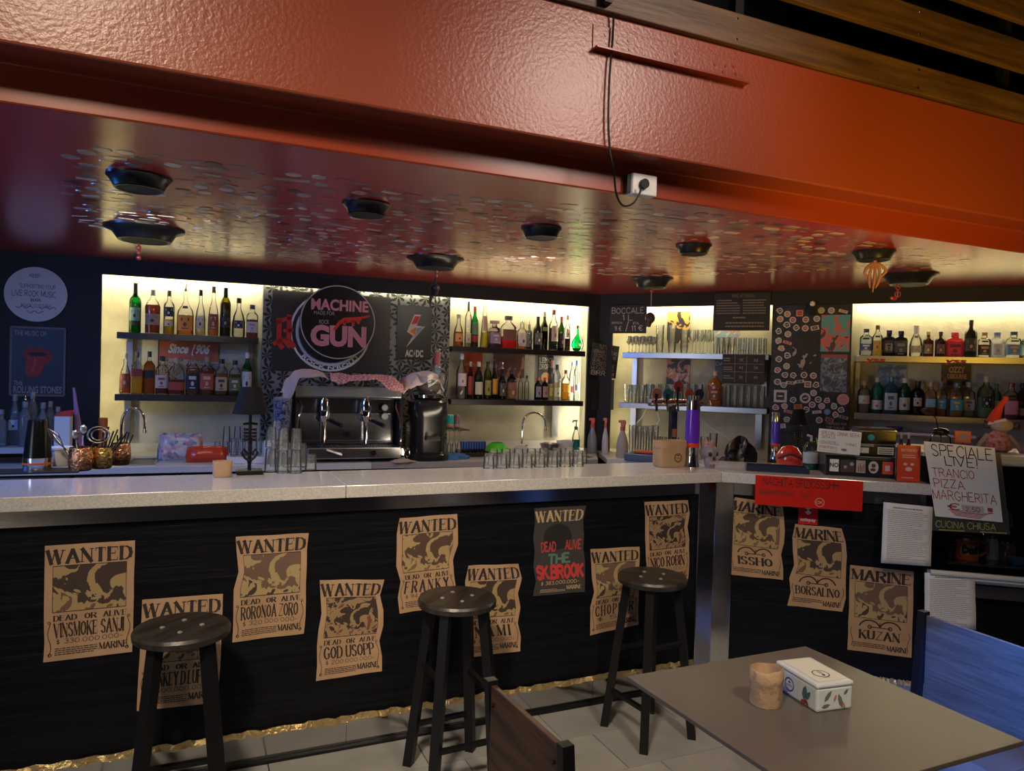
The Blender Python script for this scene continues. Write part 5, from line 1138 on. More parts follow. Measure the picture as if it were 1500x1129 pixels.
t = MB().lathe([(9*u, 0), (10*u, 3*u), (10*u, 28*u), (8*u, 31*u)], 20).build('white_canister', WHITE, loc=at_off(WL, 394, -.44, WT)[0], smooth=True); tag(t, 'white round canister left of the patterned blender', 'canister')
# cleaning bottles in the corner
def sprayer(fr, x, off, top, hw, body, head, label, liq=None, pump=False, z=WT, bodym=None):
    p, d, yb = at_off(fr, x, off, z); u = d/F; h = (yb-top)*u; r = hw*u
    t = thing('spray_bottle', label, 'bottle', p, fr.rz)
    MB().lathe([(r*.9, 0), (r, .02*h), (r*.98, .35*h), (r*.8, .5*h), (r*.42, .68*h), (r*.36, .76*h)], 18, asp=.7).build('bottle_body', bodym or body, t, smooth=True)
    if liq: MB().lathe([(r*.85, .01*h), (r*.93, .03*h), (r*.92, .38*h)], 18, asp=.66).build('liquid', liquid(liq), t, smooth=True)
    if pump:
        MB().tube([(0, 0, .72*h), (0, 0, .93*h)], r*.12, 8).build('pump_stem', head, t); MB().tube([(r*.25, 0, .96*h), (-r*.75, 0, .95*h), (-r*.9, 0, .9*h)], r*.16, 8).build('pump_head', head, t, smooth=True)
        MB().lathe([(r*.42, .68*h), (r*.42, .78*h)], 14).build('collar', head, t, smooth=True)
    else:
        MB().lathe([(r*.42, .72*h), (r*.42, .82*h)], 14).build('collar', head, t, smooth=True)
        MB().prism([(-r*.75, .93*h), (-r*.7, .99*h), (r*.3, h), (r*.5, .93*h), (r*.3, .82*h), (-r*.25, .82*h), (-r*.3, .92*h)], -r*.25, r*.25, 'y').build('trigger_head', head, t, bevel=.002)
    return t
sprayer(WL, 843, -.12, 614, 6.5, GLASS, flat((.05, .12, .10)), 'clear pump bottle of teal soap at the corner end of the counter', (.01, .25, .30), True)
sprayer(WR, 867, -.22, 612, 7.5, glassmat('milky_plastic', (.8, .8, .8), (.6, .6, .6), body=.35, bodycol=(.7, .72, .75)), flat((.62, .05, .04), .35), 'clear spray bottle with red trigger in the dark corner', None)
sprayer(WR, 886, -.22, 612, 5, flat((.55, .55, .55), .4), flat((.62, .16, .12), .4), 'white spray bottle with pale red nozzle in the dark corner', None)
sprayer(WR, 911, -.40, 615, 9, flat((.36, .33, .31), .45), flat((.40, .12, .08), .5), 'grey brown slender bottle left of the tall glasses', None)
p, d, yb = at_off(WL, 829, -.06, WT); u = d/F
t = MB().lathe([(12*u, 0), (14*u, 15*u), (14.5*u, 16*u), (13.5*u, 16*u), (11*u, u), (.0005, u)], 24, caps=False).build('white_tub', WHITE, loc=p, smooth=True); tag(t, 'shallow white plastic tub behind the steel bowl', 'tub')
p, d, yb = at_off(WR, 853, -.10, WT)
# right work counter
glasses(WR, WT, [924+8*i for i in range(5)], -.08, 3.9, 623, 'pint', 'tall narrow glass behind the big paper bag, front row', 'tall glasses behind the paper bag')
glasses(WR, WT, [928+8*i for i in range(5)], -.19, 3.9, 624, 'pint', 'tall narrow glass behind the big paper bag, rear row', 'tall glasses behind the paper bag')
glasses(WR, WT, [963+9*i for i in range(4)], -.10, 4, 640, 'tumbler', 'short tumbler on the counter behind the beer tap column', 'short tumblers behind the beer tap')
for x, h_, lb_ in ((1031, 640, 'large clear carafe left of the black bag'), (1044, 634, 'tall clear carafe next to the black bag')):
    glasses(WR, WT, [x], -.22, 6, h_, 'pint', lb_, None)
p, d, yb = at_off(WR, 938, -.46, WT); u = d/F
t = MB().box(-19*u, -.10, 0, 26*u, .12, 10*u).build('blue_tray', flat((.06, .10, .22), .35), loc=p, rz=WR.rz, bevel=.004); tag(t, 'dark blue shallow tray left of the big paper bag', 'tray')
t = pillow('folded_cloth', WR, 944, -.47, WT+10*u, 32, 5, mat('orange_red_cloth', (.50, .12, .06), .9, bump=(80, .5)), 'orange red folded cloth on the dark blue tray', 'cloth', 0, .10)
lump('black_bag', WR, 1082, -.30, WT, 52, 38, mat('black_plastic_bag', (.008, .008, .009), .25), 'crumpled shiny black bag behind the skull', 'bag', 21, k=.5)
lump('dark_pouch', WR, 1060, -.46, WT, 20, 14, flat((.03, .025, .025), .4), 'small dark pouch in front of the black bag', 'pouch', 22)
for x, lb_ in ((1040, 'small white plug adapter near the skull'), (1087, 'small white box in front of the black bag')):
    p, d, yb = at_off(WR, x, -.50, WT); u = d/F
    t = MB().box(-7*u, -.02, 0, 7*u, .02, 8*u).build('small_box', WHITE, loc=p, rz=WR.rz, bevel=.003); tag(t, lb_, 'box')
# ================================================================ THINGS ON THE BAR TOP
def bar_thing(name, label, cat, x, y, z=BT, fr=BL, group=None):
    p, d = onz(x, y, z); t = thing(name, label, cat, p, fr.rz, group); return t, d/F
t, u = bar_thing('cocktail_shaker', 'tall black cocktail shaker with steel base band at left', 'shaker', 55, 689)
MB().lathe([(19*u, 0), (19*u, 17*u)], 28).build('steel_band', CHROME, t, smooth=True)
MB().lathe([(18.5*u, 17*u), (13*u, 70*u), (12.5*u, 72*u)], 28).build('shaker_body', mat('black_gloss_shaker', (.01, .01, .012), .2, metal=.3), t, smooth=True)
MB().lathe([(19.3*u, 7*u), (19.3*u, 10*u)], 28).build('orange_ring', flat((.6, .12, .03), .4), t, smooth=True)
t, u = bar_thing('bar_mat', 'flat black bar mat under the shaker at left', 'mat', 60, 693)
MB().box(-75*u, -.02, -.0005, 48*u, .12, .006).build('rubber_mat', flat((.012, .012, .014), .5), t)
t.location.z = BT+.0006
for o in bpy.data.objects:
    if o.name.startswith('cocktail_shaker'): o.location.z = BT+.0075
t, u = bar_thing('white_tub', 'white round tub behind the front copper mug', 'tub', 88, 684)
MB().lathe([(14*u, 0), (16*u, 3*u), (16.5*u, 23*u), (17.5*u, 24*u), (17*u, 27*u), (12*u, 28*u)], 26).build('tub_body', WHITE, t, smooth=True)
t.location.z = BT+.0075
p, d, yb = at_off(WL, 91, -.45, WT); u = d/F
t = thing('drinks_carton', 'white drinks carton with red top behind the shaker', 'carton', p, WL.rz)
hh = (yb-610)*u
MB().box(-11*u, 0, 0, 9*u, 20*u, hh).build('carton_body', WHITE, t, bevel=.002); MB().prism([(-11*u, hh), (9*u, hh), (12*u, hh+9*u), (-3*u, hh+7*u)], 0, 20*u, 'y').build('red_top', flat((.62, .03, .03)), t)
p, d, yb = at_off(WL, 113, -.30, WT); u = d/F
t = thing('stirring_stick', 'long purple plastic stirring stick leaning behind the mugs', 'stick', p, WL.rz)
MB().tube([(5*u, 0, 0), (0, 0, 55*u), (-7*u, .02, (yb-568)*u)], [7*u, 4.5*u, 1.5*u], 8).build('stick_body', flat((.36, .22, .45), .35), t, smooth=True)
p, d, yb = at_off(WL, 150, -.2, WT); u = d/F
t = MB().lathe([(6*u, 0), (6*u, (yb-612)*u)], 16).build('orange_bottle', flat((.62, .16, .02)), loc=p); tag(t, 'narrow orange bottle by the niche edge behind the mugs', 'bottle')
def mug(x, y, hw, h_, mt, label, items):
    t, u = bar_thing('hammered_mug', label, 'mug', x, y, group='hammered metal mugs of bar tools')
    r = hw*u; H_ = h_*u
    mb = MB(); N = 30; pr_ = [(.78, 0), (.92, .06), (1, .35), (1, .6), (.92, .88), (.88, 1)]
    mb.lathe([(a*r, b*H_) for a, b in pr_]+[(.84*r, H_), (.88*r, .6*H_), (.7*r, .1*H_), (.0005, .1*H_)], N, caps=False)
    mb.f.append(tuple(range(N-1, -1, -1))); mb.m.append(0)
    mb.build('mug_body', mt, t, smooth=True)
    p0 = t.location
    for kd, dx, top, dy, lab_ in items:
        bx_, tx = dx[0]*u, dx[1]*u; zt = top*u
        base = (p0+BL.ux*bx_*.35+Vector((0, 0, .012)))
        i = thing({'strainer': 'cocktail_strainer', 'whisk': 'wire_whisk', 'spoon': 'bar_spoon', 'straw': 'black_straw', 'knife': 'bar_tool'}[kd], lab_, 'bar tool', base, BL.rz, 'tools standing in the hammered mugs')
        ex, ey, ez = tx-bx_*.35, dy*u, zt-.012
        if kd == 'strainer':
            MB().tube([(0, 0, 0), (ex*.7, ey, ez*.62)], .004, 6).build('handle', CHROME, i)
            MB().v
            q = MB(); pts = [(ex+14*u*math.cos(a), ey, ez*.82+12*u*math.sin(a)) for a in [2*PI*k/18 for k in range(19)]]; q.tube(pts, .004, 6); q.build('ring', STEEL, i, smooth=True)
            q = MB(); pts = [(ex+9*u*math.cos(a), ey, ez*.82+8*u*math.sin(a)) for a in [2*PI*k/18 for k in range(19)]]; q.tube(pts, .003, 6); q.build('coil', STEEL, i, smooth=True)
        elif kd == 'whisk':
            MB().tube([(0, 0, 0), (ex*.45, ey*.5, ez*.5)], .005, 6).build('handle', CHROME, i)
            for k in range(3):
                q = MB(); o_ = (k-1)*6*u
                q.tube([(ex*.45, ey*.5, ez*.5), (ex*.75+o_, ey, ez*.75), (ex, ey, ez), (ex*.8-o_, ey, ez*.85), (ex*.45, ey*.5, ez*.5)], .0018, 5); q.build('loop', CHROME, i)
        elif kd == 'spoon':
            MB().tube([(0, 0, 0), (ex*.85, ey, ez*.85)], .0025, 6).build('handle', CHROME, i)
            MB().ball((ex, ey, ez), 6*u, 12, (.8, .25, 1.2)).build('spoon_bowl', STEEL, i, smooth=True)
        elif kd == 'straw': MB().tube([(0, 0, 0), (ex, ey, ez)], .0035, 6).build('straw_tube', flat((.012, .012, .012), .35), i)
        else: MB().bar((0, 0, 0), (ex, ey, ez), .012, .004).build('blade', BLACKMETAL, i)
mug(118, 689, 16.5, 34, COPPER, 'hammered copper mug, front one of the three at left', [('whisk', (-12, -42), 62, 0, 'wire whisk leaning left out of the front copper mug'), ('spoon', (-6, -8), 52, 4, 'steel spoon upright in the front copper mug'), ('spoon', (2, 3), 60, -4, 'taller steel spoon in the front copper mug'), ('strainer', (6, 22), 62, 0, 'round coil strainer leaning right out of the front copper mug'), ('knife', (-9, -6), 40, 5, 'dark flat tool in the front copper mug')])
mug(149, 686, 14.5, 31, BRASS, 'hammered brass mug, middle one of the three at left', [('straw', (-6+k*2.6, 2+k*6), 58-k*2+(k % 2)*5, (k % 3-1)*4, 'black straw fanned out of the brass mug, '+ORD[k]+' from left') for k in range(6)])
mug(176, 681, 14, 32, COPPER, 'hammered copper mug, rear right one of the three', [('straw', (-8+k*3.2, -4+k*5), 44+(k % 2)*4, (k % 3-1)*4, 'short black straw in the rear copper mug, '+ORD[k]+' from left') for k in range(5)])
# small paper pot
def paper_pot(x, y, hw, h_, label, z=BT, fr=BL, asp=.8, sq=3, logo=True, name='paper_pot', cat='paper bag'):
    t, u = bar_thing(name, label, cat, x, y, z, fr); r = hw*u; H_ = h_*u
    mb = MB(); N = 28
    mb.lathe([(r*.9, 0), (r, .1*H_), (r*1.0, .72*H_), (r*1.04, .73*H_), (r*1.04, H_), (r*.95, H_), (r*.93, .2*H_), (.0005, .15*H_)], N, sq=sq, asp=asp, caps=False)
    mb.f.append(tuple(range(N-1, -1, -1))); mb.m.append(0)
    rr_ = random.Random(int(x)); mb.v = [(v[0]+rr_.uniform(-.02, .02)*r, v[1]+rr_.uniform(-.02, .02)*r, v[2]*(1+rr_.uniform(-.015, .015))) for v in mb.v]
    mb.build('paper_body', KRAFT, t, smooth=True, angle=35)
    if logo:
        yy = -r*asp*1.03
        MB().polys(ring(r*.25, H_*.36, r*.24, r*.28, n=24)+ring(r*.25, H_*.36, r*.205, r*.22, n=24)+[disc(r*.25, H_*.45, r*.07, r*.04, n=10)]+sans('COFFEE', r*.08, H_*.32, r*.42, H_*.37)+sans('CASA', r*.14, H_*.24, r*.36, H_*.28)[:0], yy).build('printed_logo', INK, t)
    return t, u
paper_pot(325.5, 698, 13, 23, 'small brown paper pot left of the black lamp', logo=False)
paper_pot(980, 683, 23.5, 38, 'large folded brown paper bag with round black coffee logo beside the lava lamp', asp=.55, sq=5)
# table lamps with bone stems
def bone_lamp(x, y, scale, label, fr=BL, z=BT, top=127):
    t, u = bar_thing('table_lamp', label, 'lamp', x, y, z, fr); u *= scale
    MB().box(-18*u, -14*u, 0, 18*u, 14*u, 6*u).build('base', BLACKMETAL, t, bevel=.002)
    MB().tube([(0, 0, 6*u), (0, 0, 90*u)], [2.6*u, 2.2*u], 8).build('pole', BLACKMETAL, t, smooth=True)
    for k in range(6): MB().lathe([(2*u, 0), (4*u, 1.2*u), (2*u, 2.6*u)], 10, c=(0, 0, (16+k*7)*u)).build('vertebra', BLACKMETAL, t, smooth=True)
    for s in (-1, 1):
        MB().tube([(0, 0, 18*u), (s*7*u, 0, 24*u), (s*11*u, 0, 31*u), (s*8*u, 0, 36*u), (s*4*u, 0, 31*u), (s*5*u, 0, 27*u)], 2*u, 6).build('pelvis_bone', BLACKMETAL, t, smooth=True)
        for k in range(4): MB().tube([(0, 2*u, (50+k*5)*u), (s*9*u, 0, (51+k*5)*u), (s*8*u, -6*u, (49+k*5)*u), (s*2*u, -8*u, (50+k*5)*u)], 1*u, 5).build('rib', BLACKMETAL, t, smooth=True)
        MB().tube([(0, 0, 74*u), (s*10*u, -2*u, 73*u)], 2*u, 6).build('shoulder_bone', BLACKMETAL, t, smooth=True)
    MB().lathe([(25.5*u, 88*u), (14.5*u, 127*u), (14*u, 127*u), (25*u, 88*u)], 32, caps=False).build('shade', mat('black_lamp_shade', (.005, .006, .010), .8, spec=.2), t, smooth=True)
bone_lamp(365, 694, 1.0, 'black table lamp with skeleton shaped stem left of the glass cluster')
p, d, yb = at_off(BR, 1168, .40, BT)
t0 = bone_lamp(1168, 672, .57, 'small black table lamp in front of the sticker covered column', BR)
# clusters of tumblers on the bar
spots = [(396, 690), (414, 693), (433, 693), (404, 683), (423, 684), (441, 684), (455, 688)]
for i, (x, y) in enumerate(spots):
    p, d = onz(x, y, BT); u = d/F
    glass_at(p, i, 8.8*u, 34*u if i != 6 else 24*u, 'up', 'upturned clear tumbler in the blue lit cluster beside the table lamp, '+['left front', 'centre front', 'right front', 'left rear', 'centre rear', 'right rear', 'low right one'][i], 'tumblers beside the table lamp')
    if i < 4: glass_at((p.x, p.y, p.z+35*u), i, 8.4*u, 30*u, 'up', 'clear tumbler stacked on top of the cluster by the lamp, above the %s one' % ['left front', 'centre front', 'right front', 'left rear'][i], 'top tumblers beside the table lamp')
for i in range(8):
    x = 716+i*18.6
    p, d = onz(x, 686-i*.45, BT); u = d/F
    glass_at(p, .1*i, 8.9*u, 22*u, 'up', 'upturned clear tumbler, front row of the long line on the bar, '+ORD[i], 'front row of upturned tumblers')
    if i < 8:
        p, d = onz(x+6, 681-i*.4, BT); u = d/F; glass_at(p, .1*i, 8.4*u, 22*u, 'up', 'upturned clear tumbler, rear row of the long line on the bar, '+ORD[i], 'rear row of upturned tumblers')
# lava lamps
def lava(x, y, hw, H_, label, fr, c_):
    t, u = bar_thing('lava_lamp', label, 'lamp', x, y, BT, fr); r = hw*u
    h = H_*u
    MB().lathe([(r*1.05, 0), (r*.86, .10*h), (r*.84, .20*h), (r*.92, .27*h)], 28).build('base', CHROME, t, smooth=True)
    MB().lathe([(r*.93, .30*h), (r*.98, .40*h), (r*.96, .6*h), (r*.84, .82*h)], 28).build('lamp_glass', mat('lava_violet_%d' % int(x), c_, .12, coat=.8, emit=(c_, .05)), t, smooth=True)
    MB().lathe([(r*.93, .272*h), (r*1.0, .29*h), (r*1.0, .315*h), (r*.97, .33*h)], 28).build('wax_ring', flat((.6, .05, .02), .3), t, smooth=True)
    MB().lathe([(r*.88, .80*h), (r*.86, .92*h), (r*.92, 1.0*h), (r*.8, 1.0*h)], 28).build('lamp_cap', CHROME, t, smooth=True)
lava(1012.5, 683, 10.8, 104, 'tall chrome lava lamp with violet liquid beside the paper bag', BL, (.10, .02, .42))
lava(1135, 672, 6.6, 68, 'smaller violet lava lamp behind the red dome', BR, (.06, .03, .35))
# skull with crown
t, u = bar_thing('grey_skull', 'grey decorative skull with pinkish crown right of the lava lamp', 'skull', 1037, 684, BT, BL)
SK = mat('grey_skull_resin', (.22, .19, .23), .5)
MB().ball((0, 0, 22*u), 13*u, 20, (.95, 1.1, .95)).build('cranium', SK, t, smooth=True)
MB().lathe([(7*u, 0), (8*u, 4*u), (9*u, 12*u), (8*u, 16*u)], 16, c=(0, -4*u, 0), asp=.9).build('jaw', SK, t, smooth=True)
for s in (-1, 1): MB().ball((s*5*u, -11*u, 20*u), 3.6*u, 12, (1, .7, 1)).build('eye_socket', INK, t, smooth=True)
MB().prism([(-1.6*u, 12*u), (1.6*u, 12*u), (0, 16*u)], -14.2*u, -12.0*u, 'y').build('nose_hole', INK, t)
for k in range(6): MB().box((-6+k*2.1)*u, -12.0*u, 5*u, (-4.3+k*2.1)*u, -10.8*u, 9*u).build('tooth', flat((.4, .36, .36)), t)
mb = MB(); N = 16
for k in range(8):
    a = 2*PI*k/8; b = a+PI/8; c2 = a+PI/4
    mb.add([(9*u*math.cos(a), 9*u*math.sin(a), 31*u), (9*u*math.cos(c2), 9*u*math.sin(c2), 31*u), (10*u*math.cos(b), 10*u*math.sin(b), 41*u)], [(0, 1, 2)])
mb.lathe([(9*u, 29*u), (9.3*u, 33*u)], 16, caps=False)
mb.build('crown', mat('pink_gold', (.5, .3, .24), .4, metal=.3), t)
# beer tap
p, d = onz(984, 672, BT); u = d/F
tp = thing('beer_tap', 'chrome beer tap column with five round medallion handles', 'beer tap', p, BL.rz)
MB().lathe([(9*u, 0), (9*u, 2*u), (6*u, 3*u)], 20).build('base', CHROME, tp, smooth=True)
MB().box(-5.5*u, -4*u, 3*u, 5.5*u, 4*u, 82*u).build('column', CHROME, tp, bevel=.004)
MB().tube([(-42*u, 0, 82*u), (50*u, 0, 82*u)], 5.2*u, 16).build('cross_pipe', CHROME, tp, smooth=True)
md = [(-37, 13, (.20, .09, .07)), (-18, 13, (.02, .09, .14)), (0, 24, (.22, .03, .05)), (20, 13, (.25, .05, .04)), (38, 13, (.015, .02, .05))]
for x, dz, c_ in md:
    fc = MB().tube([(x*u, -3*u, 82*u), (x*u, -10*u, 80*u), (x*u, -11*u, 70*u)], 2*u, 8).build('faucet', CHROME, tp, smooth=True)
    hd = MB().tube([(x*u, -8*u, 84*u), (x*u, -10*u, (82+dz)*u)], [1.6*u, 2.6*u], 8).build('tap_handle', BLACKMETAL, tp, smooth=True)
    MB().prism(disc((x+2)*u, (82+dz)*u, 8.3*u, n=24), -8*u, -6*u, 'y').build('medallion', flat(c_, .35), hd)
MB().box(-3*u, -4.6*u, 32*u, 3*u, -4.05*u, 44*u).build('label', flat((.35, .12, .08)), tp)
for pts, lb_ in (([(950, 592), (940, 612), (912, 640)], 'white cable running down left of the beer tap'), ([(962, 600), (966, 615), (958, 628)], 'short white cable loop beside the beer tap'), ([(1022, 612), (1040, 625), (1070, 644)], 'white cable running down to the black bag')):
    q = [WR.W(WR.pt(x, y, RD-.03)[0], RD-.03, WR.pt(x, y, RD-.03)[1]) for x, y in pts]
    t = MB().tube(q, .0035, 6).build('cable', WHITE); tag(t, lb_, 'cable')
# tray, red dome, gel bottle, plant on right counter
p, d = onz(1096, 690, BT); u = d/F
p, d = onz(1139, 692, BT); u = d/F
ty = thing('dark_tray', 'shallow dark blue tray under the coloured figures place on the right counter', 'tray', p, BR.rz)
ty['label'] = 'shallow dark blue tray right of the skull on the stone top'
mb = MB(); mb.box(-44*u, 0, 0, 44*u, .12, .004); mb.box(-44*u, 0, .004, 44*u, .006, .028); mb.box(-44*u, .114, .004, 44*u, .12, .028); mb.box(-44*u, .006, .004, -42*u, .114, .028); mb.box(42*u, .006, .004, 44*u, .114, .028)
mb.build('tray_body', flat((.01, .02, .05), .35), ty)
t, u = bar_thing('pink_packet', 'flat pink paper packet in front of the dark tray', 'packet', 1111, 689, BT, BR)
MB().box(-18*u, -4*u, 0, 18*u, 4*u, 4*u).build('packet_body', flat((.62, .32, .25), .35), t, bevel=.003)
p, d, yb = at_off(BR, 1156, .47, BT); u = d/F
t = thing('red_dome', 'glossy red rounded telephone shaped dome behind the dark tray', 'ornament', p, BR.rz)
MB().lathe([(17*u, 0), (19*u, 8*u), (17.5*u, 18*u), (11*u, 27*u), (2*u, 30*u)], 28, asp=.8).build('dome', mat('gloss_red', (.45, .015, .01), .15, coat=1), t, smooth=True)
MB().tube([(-17*u, -10*u, 12*u), (0, -17*u, 20*u), (17*u, -10*u, 12*u)], 2*u, 8).build('groove', flat((.12, .01, .01)), t, smooth=True)
t, u = bar_thing('gel_bottle', 'clear pump bottle with pale label and green base beside the till', 'bottle', 1187, 687, BT, BR)
MB().lathe([(9.5*u, 0), (10.5*u, 3*u), (10.5*u, 30*u), (8*u, 38*u), (4*u, 41*u)], 22).build('glass', glassmat('clear_glass2', (.85, .97, .92), (.5, .7, .6)), t, smooth=True)
MB().lathe([(10*u, 1*u), (10*u, 8*u)], 22).build('liquid', liquid((.1, .55, .35)), t, smooth=True)
MB().lathe([(10.7*u, 9*u), (10.7*u, 25*u)], 22, caps=False).build('label', flat((.42, .46, .5)), t, smooth=True)
MB().tube([(0, 0, 40*u), (0, 0, 48*u), (-6*u, 0, 49*u)], 1.8*u, 8).build('pump', flat((.5, .4, .42)), t, smooth=True)
p, d, yb = at_off(BR, 1201, .40, BT); u = d/F
t = thing('spiky_plant', 'small green spiky plant in brown pot behind the handwritten card', 'plant', p, BR.rz)
MB().lathe([(7*u, 0), (9*u, 24*u), (8*u, 26*u)], 18).build('pot', flat((.28, .12, .06)), t, smooth=True)
for k in range(12):
    a = k*2.4; r0 = rnd.uniform(5, 10)*u; MB().tube([(0, 0, 25*u), (r0*.5*math.cos(a), r0*.5*math.sin(a), 34*u), (r0*math.cos(a), r0*math.sin(a), rnd.uniform(38, 46)*u)], [1.6*u, 1.4*u, .3*u], 5).build('leaf', flat((.18, .38, .10)), t, smooth=True)
# till
def rbox(name, label, cat, x0, x1, ybase, top, off, dep, mt, z=BT):
    a0, yb0 = BR.sz(x0, off, z); a1, yb1 = BR.sz(x1, off, z); am = (a0+a1)/2; p = BR.W(am, off, z+.001); d = pj(p)[2]; h = (pj(p)[1]-top)*d/F
    t = thing(name, label, cat, p, BR.rz); w_ = (a1-a0)/2
    return t, w_, h, d/F
t, w_, h_, u = rbox('cash_drawer', 'black cash drawer with five stickers on its front', 'till', 1208, 1311, 697, 668, .14, .3, None)
MB().box(-w_, 0, 0, w_, .27, h_).build('drawer_body', mat('till_black', (.013, .013, .015), .3), t, bevel=.004)
MB().box(-w_*.98, -.004, h_*.10, w_*.98, -.0005, h_*.9).build('drawer_front', mat('till_black', ()), t, bevel=.002)
STK = [(-.74, .13, WH), (-.36, .20, (.06, .05, .05)), (.02, .13, (.40, .36, .33)), (.38, .15, (.55, .50, .47)), (.78, .15, (.62, .08, .05))]
for i, (cx, hw_, c_) in enumerate(STK):
    s = MB().prism(disc(cx*w_, h_*.5, hw_*w_*.95, h_*.3, n=22) if i == 3 else [(cx*w_-hw_*w_, h_*.2), (cx*w_+hw_*w_, h_*.2), (cx*w_+hw_*w_, h_*.8), (cx*w_-hw_*w_, h_*.8)], -.0056, -.0046, 'y').build('sticker', flat(c_, .35), t)
    if i == 0: MB().polys(sans('NO', cx*w_-.02, h_*.42, cx*w_+.02, h_*.62, bold=.03), -.0062).build('lettering', INK, s)
    if i == 1: MB().polys([disc(cx*w_-.01, h_*.45, .008, n=8), disc(cx*w_+.02, h_*.6, .010, n=8)], -.0062).build('print', flat((.4, .25, .25)), s)
    if i == 2: MB().polys([[(cx*w_-.012+k*.008, h_*.26), (cx*w_-.008+k*.008, h_*.26), (cx*w_-.008+k*.008, h_*(.55+.1*(k % 2))), (cx*w_-.012+k*.008, h_*(.5+.1*(k % 2)))] for k in range(4)], -.0062).build('print', flat((.2, .06, .05)), s)
    if i == 3: MB().polys([disc(cx*w_, h_*.58, .010, n=10), disc(cx*w_-.002, h_*.38, .013, .008, n=10)], -.0062).build('print', flat((.08, .04, .04)), s)
    if i == 4: MB().polys([[(cx*w_-.012, h_*.36), (cx*w_+.010, h_*.36), (cx*w_+.010, h_*.62), (cx*w_-.012, h_*.62)]], -.0062).build('print', flat((.5, .45, .45)), s)
zz = BT+h_+.001
t2, w2, h2, u = rbox('receipt_printer', 'low black printer with two paper labels on the cash drawer', 'printer', 1254, 1311, 668, 650, .19, .2, None, zz)
MB().box(-w2, 0, 0, w2, .18, h2).build('printer_body', mat('till_black', ()), t2, bevel=.004)
MB().box(-w2*.95, -.002, h2*.2, -w2*.35, 0, h2*.65).build('label', WHITE, t2); MB().box(-w2*.95, -.002, h2*.75, -w2*.1, 0, h2*.95).build('label', flat((.25, .3, .26)), t2)
lb_ = MB().box(w2*.1, -.002, h2*.15, w2*.92, 0, h2*.75).build('label', PAPER, t2); MB().polys(lines(w2*.15, h2*.2, w2*.88, h2*.7, 3), -.0026).build('print', INK, lb_)
t3, w3, h3, u = rbox('till_terminal', 'glossy black till terminal with round blue sticker on top', 'till', 1258, 1313, 650, 628, .20, .2, None, zz+h2+.001)
MB().prism([(0, 0), (.0, h3*.85), (.03, h3), (.18, h3), (.18, 0)], -w3, w3, 'x').build('terminal_body', mat('gloss_black', ()), t3, bevel=.003)
MB().prism(disc(-w3*.35, h3*.4, .016, n=20), -.0025, -.0005, 'y').build('round_sticker', flat((.02, .30, .42)), t3)
MB().box(-w3, -.003, h3*.86, w3, -.0005, h3*.92).build('silver_line', CHROME, t3)
# handwritten white card
q = Q(BR, 1198, 630, 1261, 664, .10); t, w_, h_ = panel('handwritten_card', BR, q, .10, .002, PAPER, 'white handwritten card leaning on the till', 'card', tilt=math.radians(3))
pr(t, hand('SPECIAL DRINK SERA', -w_*.88, h_*.52, w_*.9, h_*.82, .1)+hand('SERATA', -w_*.85, h_*.22, -w_*.2, h_*.45, .1)+hand('VODKA/REDBULL', -w_*.9, -h_*.28, -w_*.0, -h_*.02, .1)+hand('TONIC', w_*.3, -h_*.25, w_*.8, -h_*.06, .1), (.03, .03, .04), th=.002, name='lettering')
pr(t, strip([(-w_*.92, -h_*.82), (-w_*.1, -h_*.86), (-w_*.1, -h_*.5), (-w_*.9, -h_*.46), (-w_*.92, -h_*.82)], .0015)+hand('CHIEDI QUI', -w_*.85, -h_*.66, -w_*.2, -h_*.52, .12), (.45, .05, .05), th=.002, name='lettering')
pr(t, [disc(w_*.25, -h_*.65, w_*.14, h_*.12, n=12)], (.2, .2, .2), th=.002)
# red leaflet holder
q = Q(BR, 1314, 652, 1348, 702, .06); q = (q[0], q[1], BT+.002, q[3]); t, w_, h_ = panel('leaflet_holder', BR, q, .06, .004, flat((.60, .06, .025), .35), 'red payment leaflet standing at the end of the stone top', 'leaflet')
pr(t, sans('SATISPAY', -w_*.72, h_*.66, w_*.78, h_*.80, bold=.03)+lines(-w_*.6, h_*.28, w_*.6, h_*.52, 2)+[disc(-w_*.3, -h_*.05, w_*.18, h_*.08, 12), disc(w_*.3, -h_*.05, w_*.18, h_*.08, 12), disc(0, -h_*.32, w_*.3, h_*.12, 14)]+lines(-w_*.6, -h_*.85, w_*.4, -h_*.72, 1), (.68, .45, .40), th=.004, name='lettering')
MB().box(-w_, .0005, -h_, w_, .03, -h_+.02).build('stand', flat((.05, .02, .02)), t)
for x, lb_ in ((1318, 'short dark bottle behind the red leaflet, left one'), (1329, 'dark bottle behind the red leaflet, right one')):
    p, d, yb = at_off(BR, x, .22, BT); u = d/F; bottle(p, BR.rz, 5*u, (yb-634)*u, 'whisky', tint((.3, .1, .08), .3), None, 0, [], (.4, .38, .36), lb_, None)
# white board shelf with purple dish below the gin shelves
t = fbox(WR, 'wall_board', WHITE, 1.96, 2.75, .02, .20, 1.245, 1.262); tag(t, 'narrow white board on the wall just under the gin shelves', 'shelf')
a, yb = WR.sz(1310, .08, 1.263); p = WR.W(a, .08, 1.263); u = pj(p)[2]/F
t = MB().lathe([(8*u, 0), (12*u, 5*u), (11*u, 7*u), (7*u, 2*u), (.0005, 2*u)], 20, caps=False).build('purple_dish', flat((.10, .04, .14), .35), loc=p, smooth=True); tag(t, 'small purple dish on the narrow white board', 'dish')
